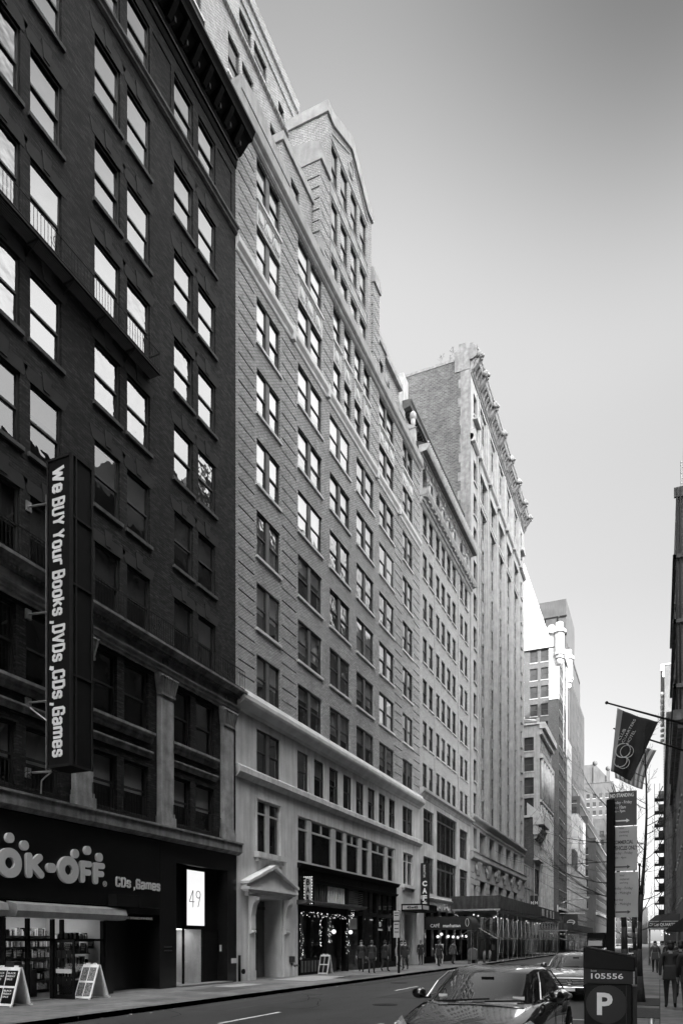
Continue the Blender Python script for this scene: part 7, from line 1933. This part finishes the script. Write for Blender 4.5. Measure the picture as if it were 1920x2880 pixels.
# ================================================================== people
def person_mesh(stride=.5, armsw=.4, bag=False, seed=0):
    "one continuous skinned body facing -Y, feet on z = 0, 1.74 m tall"
    V, E, Rr, C = [], [], [], []
    def v(p, r, ry=None): V.append(p); Rr.append((r, ry or r)); return len(V) - 1
    def e(a, b, c): E.append((a, b)); C.append(c)
    pel = v((0, 0, .95), .15, .12); wa = v((0, 0, 1.1), .135, .11); ch = v((0, -.01, 1.3), .17, .125); sh_ = v((0, 0, 1.43), .12, .09); nk = v((0, -.005, 1.51), .055); hd0 = v((0, -.02, 1.59), .075, .085); hd1 = v((0, -.02, 1.67), .078, .092)
    for a, b, c in ((pel, wa, 0), (wa, ch, 0), (ch, sh_, 0), (sh_, nk, 2), (nk, hd0, 2), (hd0, hd1, 2)): e(a, b, c)
    for s_ in (-1, 1):
        sw = stride * s_
        hip = v((s_ * .095, 0, .88), .105); kn = v((s_ * .10, -.17 * sw - .03, .50), .065); an = v((s_ * .10, -.28 * sw + (.10 if sw < 0 else 0), .10 + (.07 if sw < -.2 else 0)), .042); toe = v((s_ * .11, -.28 * sw - .15 + (.10 if sw < 0 else 0), .04 + (.02 if sw < -.2 else 0)), .036)
        e(pel, hip, 1); e(hip, kn, 1); e(kn, an, 1); e(an, toe, 3)
        aw_ = -armsw * s_
        so = v((s_ * .19, 0, 1.40), .075); el = v((s_ * .25, -.10 * aw_ + .03, 1.12), .052); wr = v((s_ * .25, -.25 * aw_ - .04, .88), .036); pa = v((s_ * .25, -.28 * aw_ - .06, .81), .033)
        e(sh_, so, 0); e(so, el, 0); e(el, wr, 0); e(wr, pa, 2)
        for k in range(4):
            f1 = v((s_ * (.25 - .003 * k), -.28 * aw_ - .09 + k * .020, .755 - (.008 if k in (1, 2) else 0)), .009); f2 = v((s_ * (.238 - .003 * k), -.28 * aw_ - .095 + k * .020, .715 - (.008 if k in (1, 2) else 0)), .008); e(pa, f1, 2); e(f1, f2, 2)
        th = v((s_ * .235, -.28 * aw_ - .105, .79), .010); th2 = v((s_ * .23, -.28 * aw_ - .115, .76), .009); e(pa, th, 2); e(th, th2, 2)
    me = bpy.data.meshes.new('body'); me.from_pydata([Vector(p) for p in V], E, [])
    o = bpy.data.objects.new('body_tmp', me); col.objects.link(o)
    sk = o.modifiers.new('skin', 'SKIN'); sd = me.skin_vertices[0].data
    for i, r in enumerate(Rr): sd[i].radius = r; sd[i].use_root = (i == 0)
    sb = o.modifiers.new('s', 'SUBSURF'); sb.levels = 2; sb.render_levels = 2
    bpy.context.view_layer.update(); dg = bpy.context.evaluated_depsgraph_get()
    m2_ = bpy.data.meshes.new_from_object(o.evaluated_get(dg)); bpy.data.objects.remove(o)
    m2_.materials.clear()
    segs = [(Vector(V[a]), Vector(V[b]), c) for (a, b), c in zip(E, C)]
    cls = []
    for p in m2_.polygons:
        p.use_smooth = True; c = p.center; best = (9, 0)
        for a, b, k in segs:
            ab = b - a; t_ = max(0, min(1, (c - a).dot(ab) / ab.length_squared)); d_ = (c - (a + ab * t_)).length
            if d_ < best[0]: best = (d_, k)
        k = best[1]
        if c.z < .86 and k == 0 and abs(c.x) < .2: k = 0
        cls.append(k)
    return m2_, cls
BM = [person_mesh(.55, .5), person_mesh(-.45, -.4), person_mesh(.08, .05)]
PC = {}
def person(x, y, rz, pose, coat, trs, label, group=None, s=1.08, hat=False):
    t = thing('person', label, 'person', (x, y, .15), group, rz); t.scale = (s,) * 3
    k = (pose, coat, trs)
    if k not in PC:
        m_, cls = BM[pose]; m_ = m_.copy()
        for a in (coat, trs, 'skin', 'black'): m_.materials.append(M[a])
        for p, c in zip(m_.polygons, cls): p.material_index = c
        PC[k] = m_
    o = bpy.data.objects.new('body', PC[k]); col.objects.link(o); o.parent = t
    q = MB(); q.sphere((0, .012, 1.70), .098, 12, 8, sx=.92, sy=1.05, sz=.86)
    if hat: q.sphere((0, 0, 1.74), .10, 12, 8, sz=.7)
    else: q.sphere((0, .05, 1.62), .085, 10, 6, sz=1.2)
    h_ = q.build('hair', 'coat_lt' if hat else 'hair', None, smooth=True); h_.parent = t
    q = MB(); q.sphere((0, -.125, 1.625), .016, 6, 5, sz=1.3)
    for s_ in (-1, 1): q.sphere((s_ * .085, -.01, 1.63), .02, 6, 5, sx=.5, sz=1.4)
    f_ = q.build('nose_and_ears', 'skin', None, smooth=True); f_.parent = t
    q = MB()
    for s_ in (-1, 1): q.sphere((s_ * .032, -.108, 1.655), .010, 6, 4)
    q.box(-.022, .022, -.115, -.10, 1.575, 1.582); e_ = q.build('eyes_and_mouth', 'hair', None); e_.parent = t
    q = MB(); q.prism([(-.20, .74), (.20, .74), (.17, 1.0), (.16, 1.15), (-.16, 1.15), (-.17, 1.0)], 'y', -.125, .13); c_ = q.build('coat_skirt', coat, None, bevel=.04); c_.parent = t
    return t
PI_ = math.pi
G1 = 'pedestrians on the far pavement'
for (x, y, rz, pose, coat, trs, lb_, hat) in (
    (-16.3, 40.3, .3, 0, 'coat_dk', 'trouser', 'person in a dark coat walking past the bar doorway', False),
    (-15.2, 41.4, 2.9, 1, 'coat_dk', 'trouser', 'person in a long dark coat walking away past the shop windows', False),
    (-16.0, 46.8, .5, 0, 'coat_md', 'trouser', 'person in a grey jacket stepping along by the number 16 door', False),
    (-17.0, 49.2, 2.6, 0, 'coat_lt', 'coat_md', 'person with pale trousers and jacket just before the white kerb signs', False),
    (-14.8, 44.0, .1, 1, 'coat_dk', 'trouser', 'person in black walking right beside the kerb sign pole', False),
    (-16.9, 54.0, .0, 2, 'coat_dk', 'trouser', 'person with a pale cap standing under the 45w45 canopy', True),
    (-14.6, 51.0, 3.1, 0, 'coat_dk', 'trouser', 'person in a dark coat walking away in front of the canopy', False),
    (-15.8, 58.3 - 3, .2, 1, 'coat_lt', 'coat_dk', 'person in a white puffy jacket walking this way past the cafe', False),
    (-15.0, 56.4, 2.7, 0, 'coat_md', 'trouser', 'person in a grey jacket just left of the menu board', False),
    (-14.9, 38.4, 3.3, 1, 'coat_dk', 'trouser', 'person in dark clothes walking left of the kerb sign pole', False)):
    person(x, y, rz, pose, coat, trs, lb_, G1, 1.08, hat)
G2 = 'pedestrians on the right pavement'
for (x, y, rz, pose, coat, trs, lb_) in (
    (.27, 21.8, PI_, 0, 'coat_dk', 'trouser', 'person in a dark jacket walking away, largest figure on the right'),
    (.68, 20.6, PI_, 1, 'coat_dk', 'coat_dk', 'person dressed in black beside the largest walking figure, half out of the frame'),
    (.62, 26.0, PI_, 1, 'coat_dk', 'trouser', 'person in black just beyond the largest figure'),
    (-.25, 46, 0, 0, 'coat_md', 'trouser', 'person in a grey coat beyond the slender tree trunk'),
    (.1, 50, 0, 1, 'coat_lt', 'trouser', 'person in a pale coat in the far right crowd'),
    (.45, 48, PI_, 0, 'coat_dk', 'trouser', 'person in a dark coat at the right of the far crowd'),
    (.2, 57, 0, 2, 'coat_md', 'coat_md', 'person in grey standing under the hotel canopy'),
    (.7, 42, 0, 0, 'coat_dk', 'trouser', 'person in a dark coat passing before the pointed awning'),
    (-.4, 68, 0, 0, 'coat_lt', 'trouser', 'most distant person in a light coat on the right pavement')):
    person(x, y, rz, pose, coat, trs, lb_, G2, 1.05)

for o in list(bpy.data.objects):
    if o.type == 'MESH' and o.parent and o.data.users == 1 and o.name.split('.')[0] in ('lintel', 'sill', 'pilaster', 'setback_storey', 'setback_coping', 'shop_window', 'notice', 'globe_lamp', 'work_light', 'kerb', 'string_course', 'column', 'glazing_bar', 'arcade_column', 'shop_emblem', 'bookshelf', 'ledge', 'drainpipe', 'bracket'):
        explode(o)
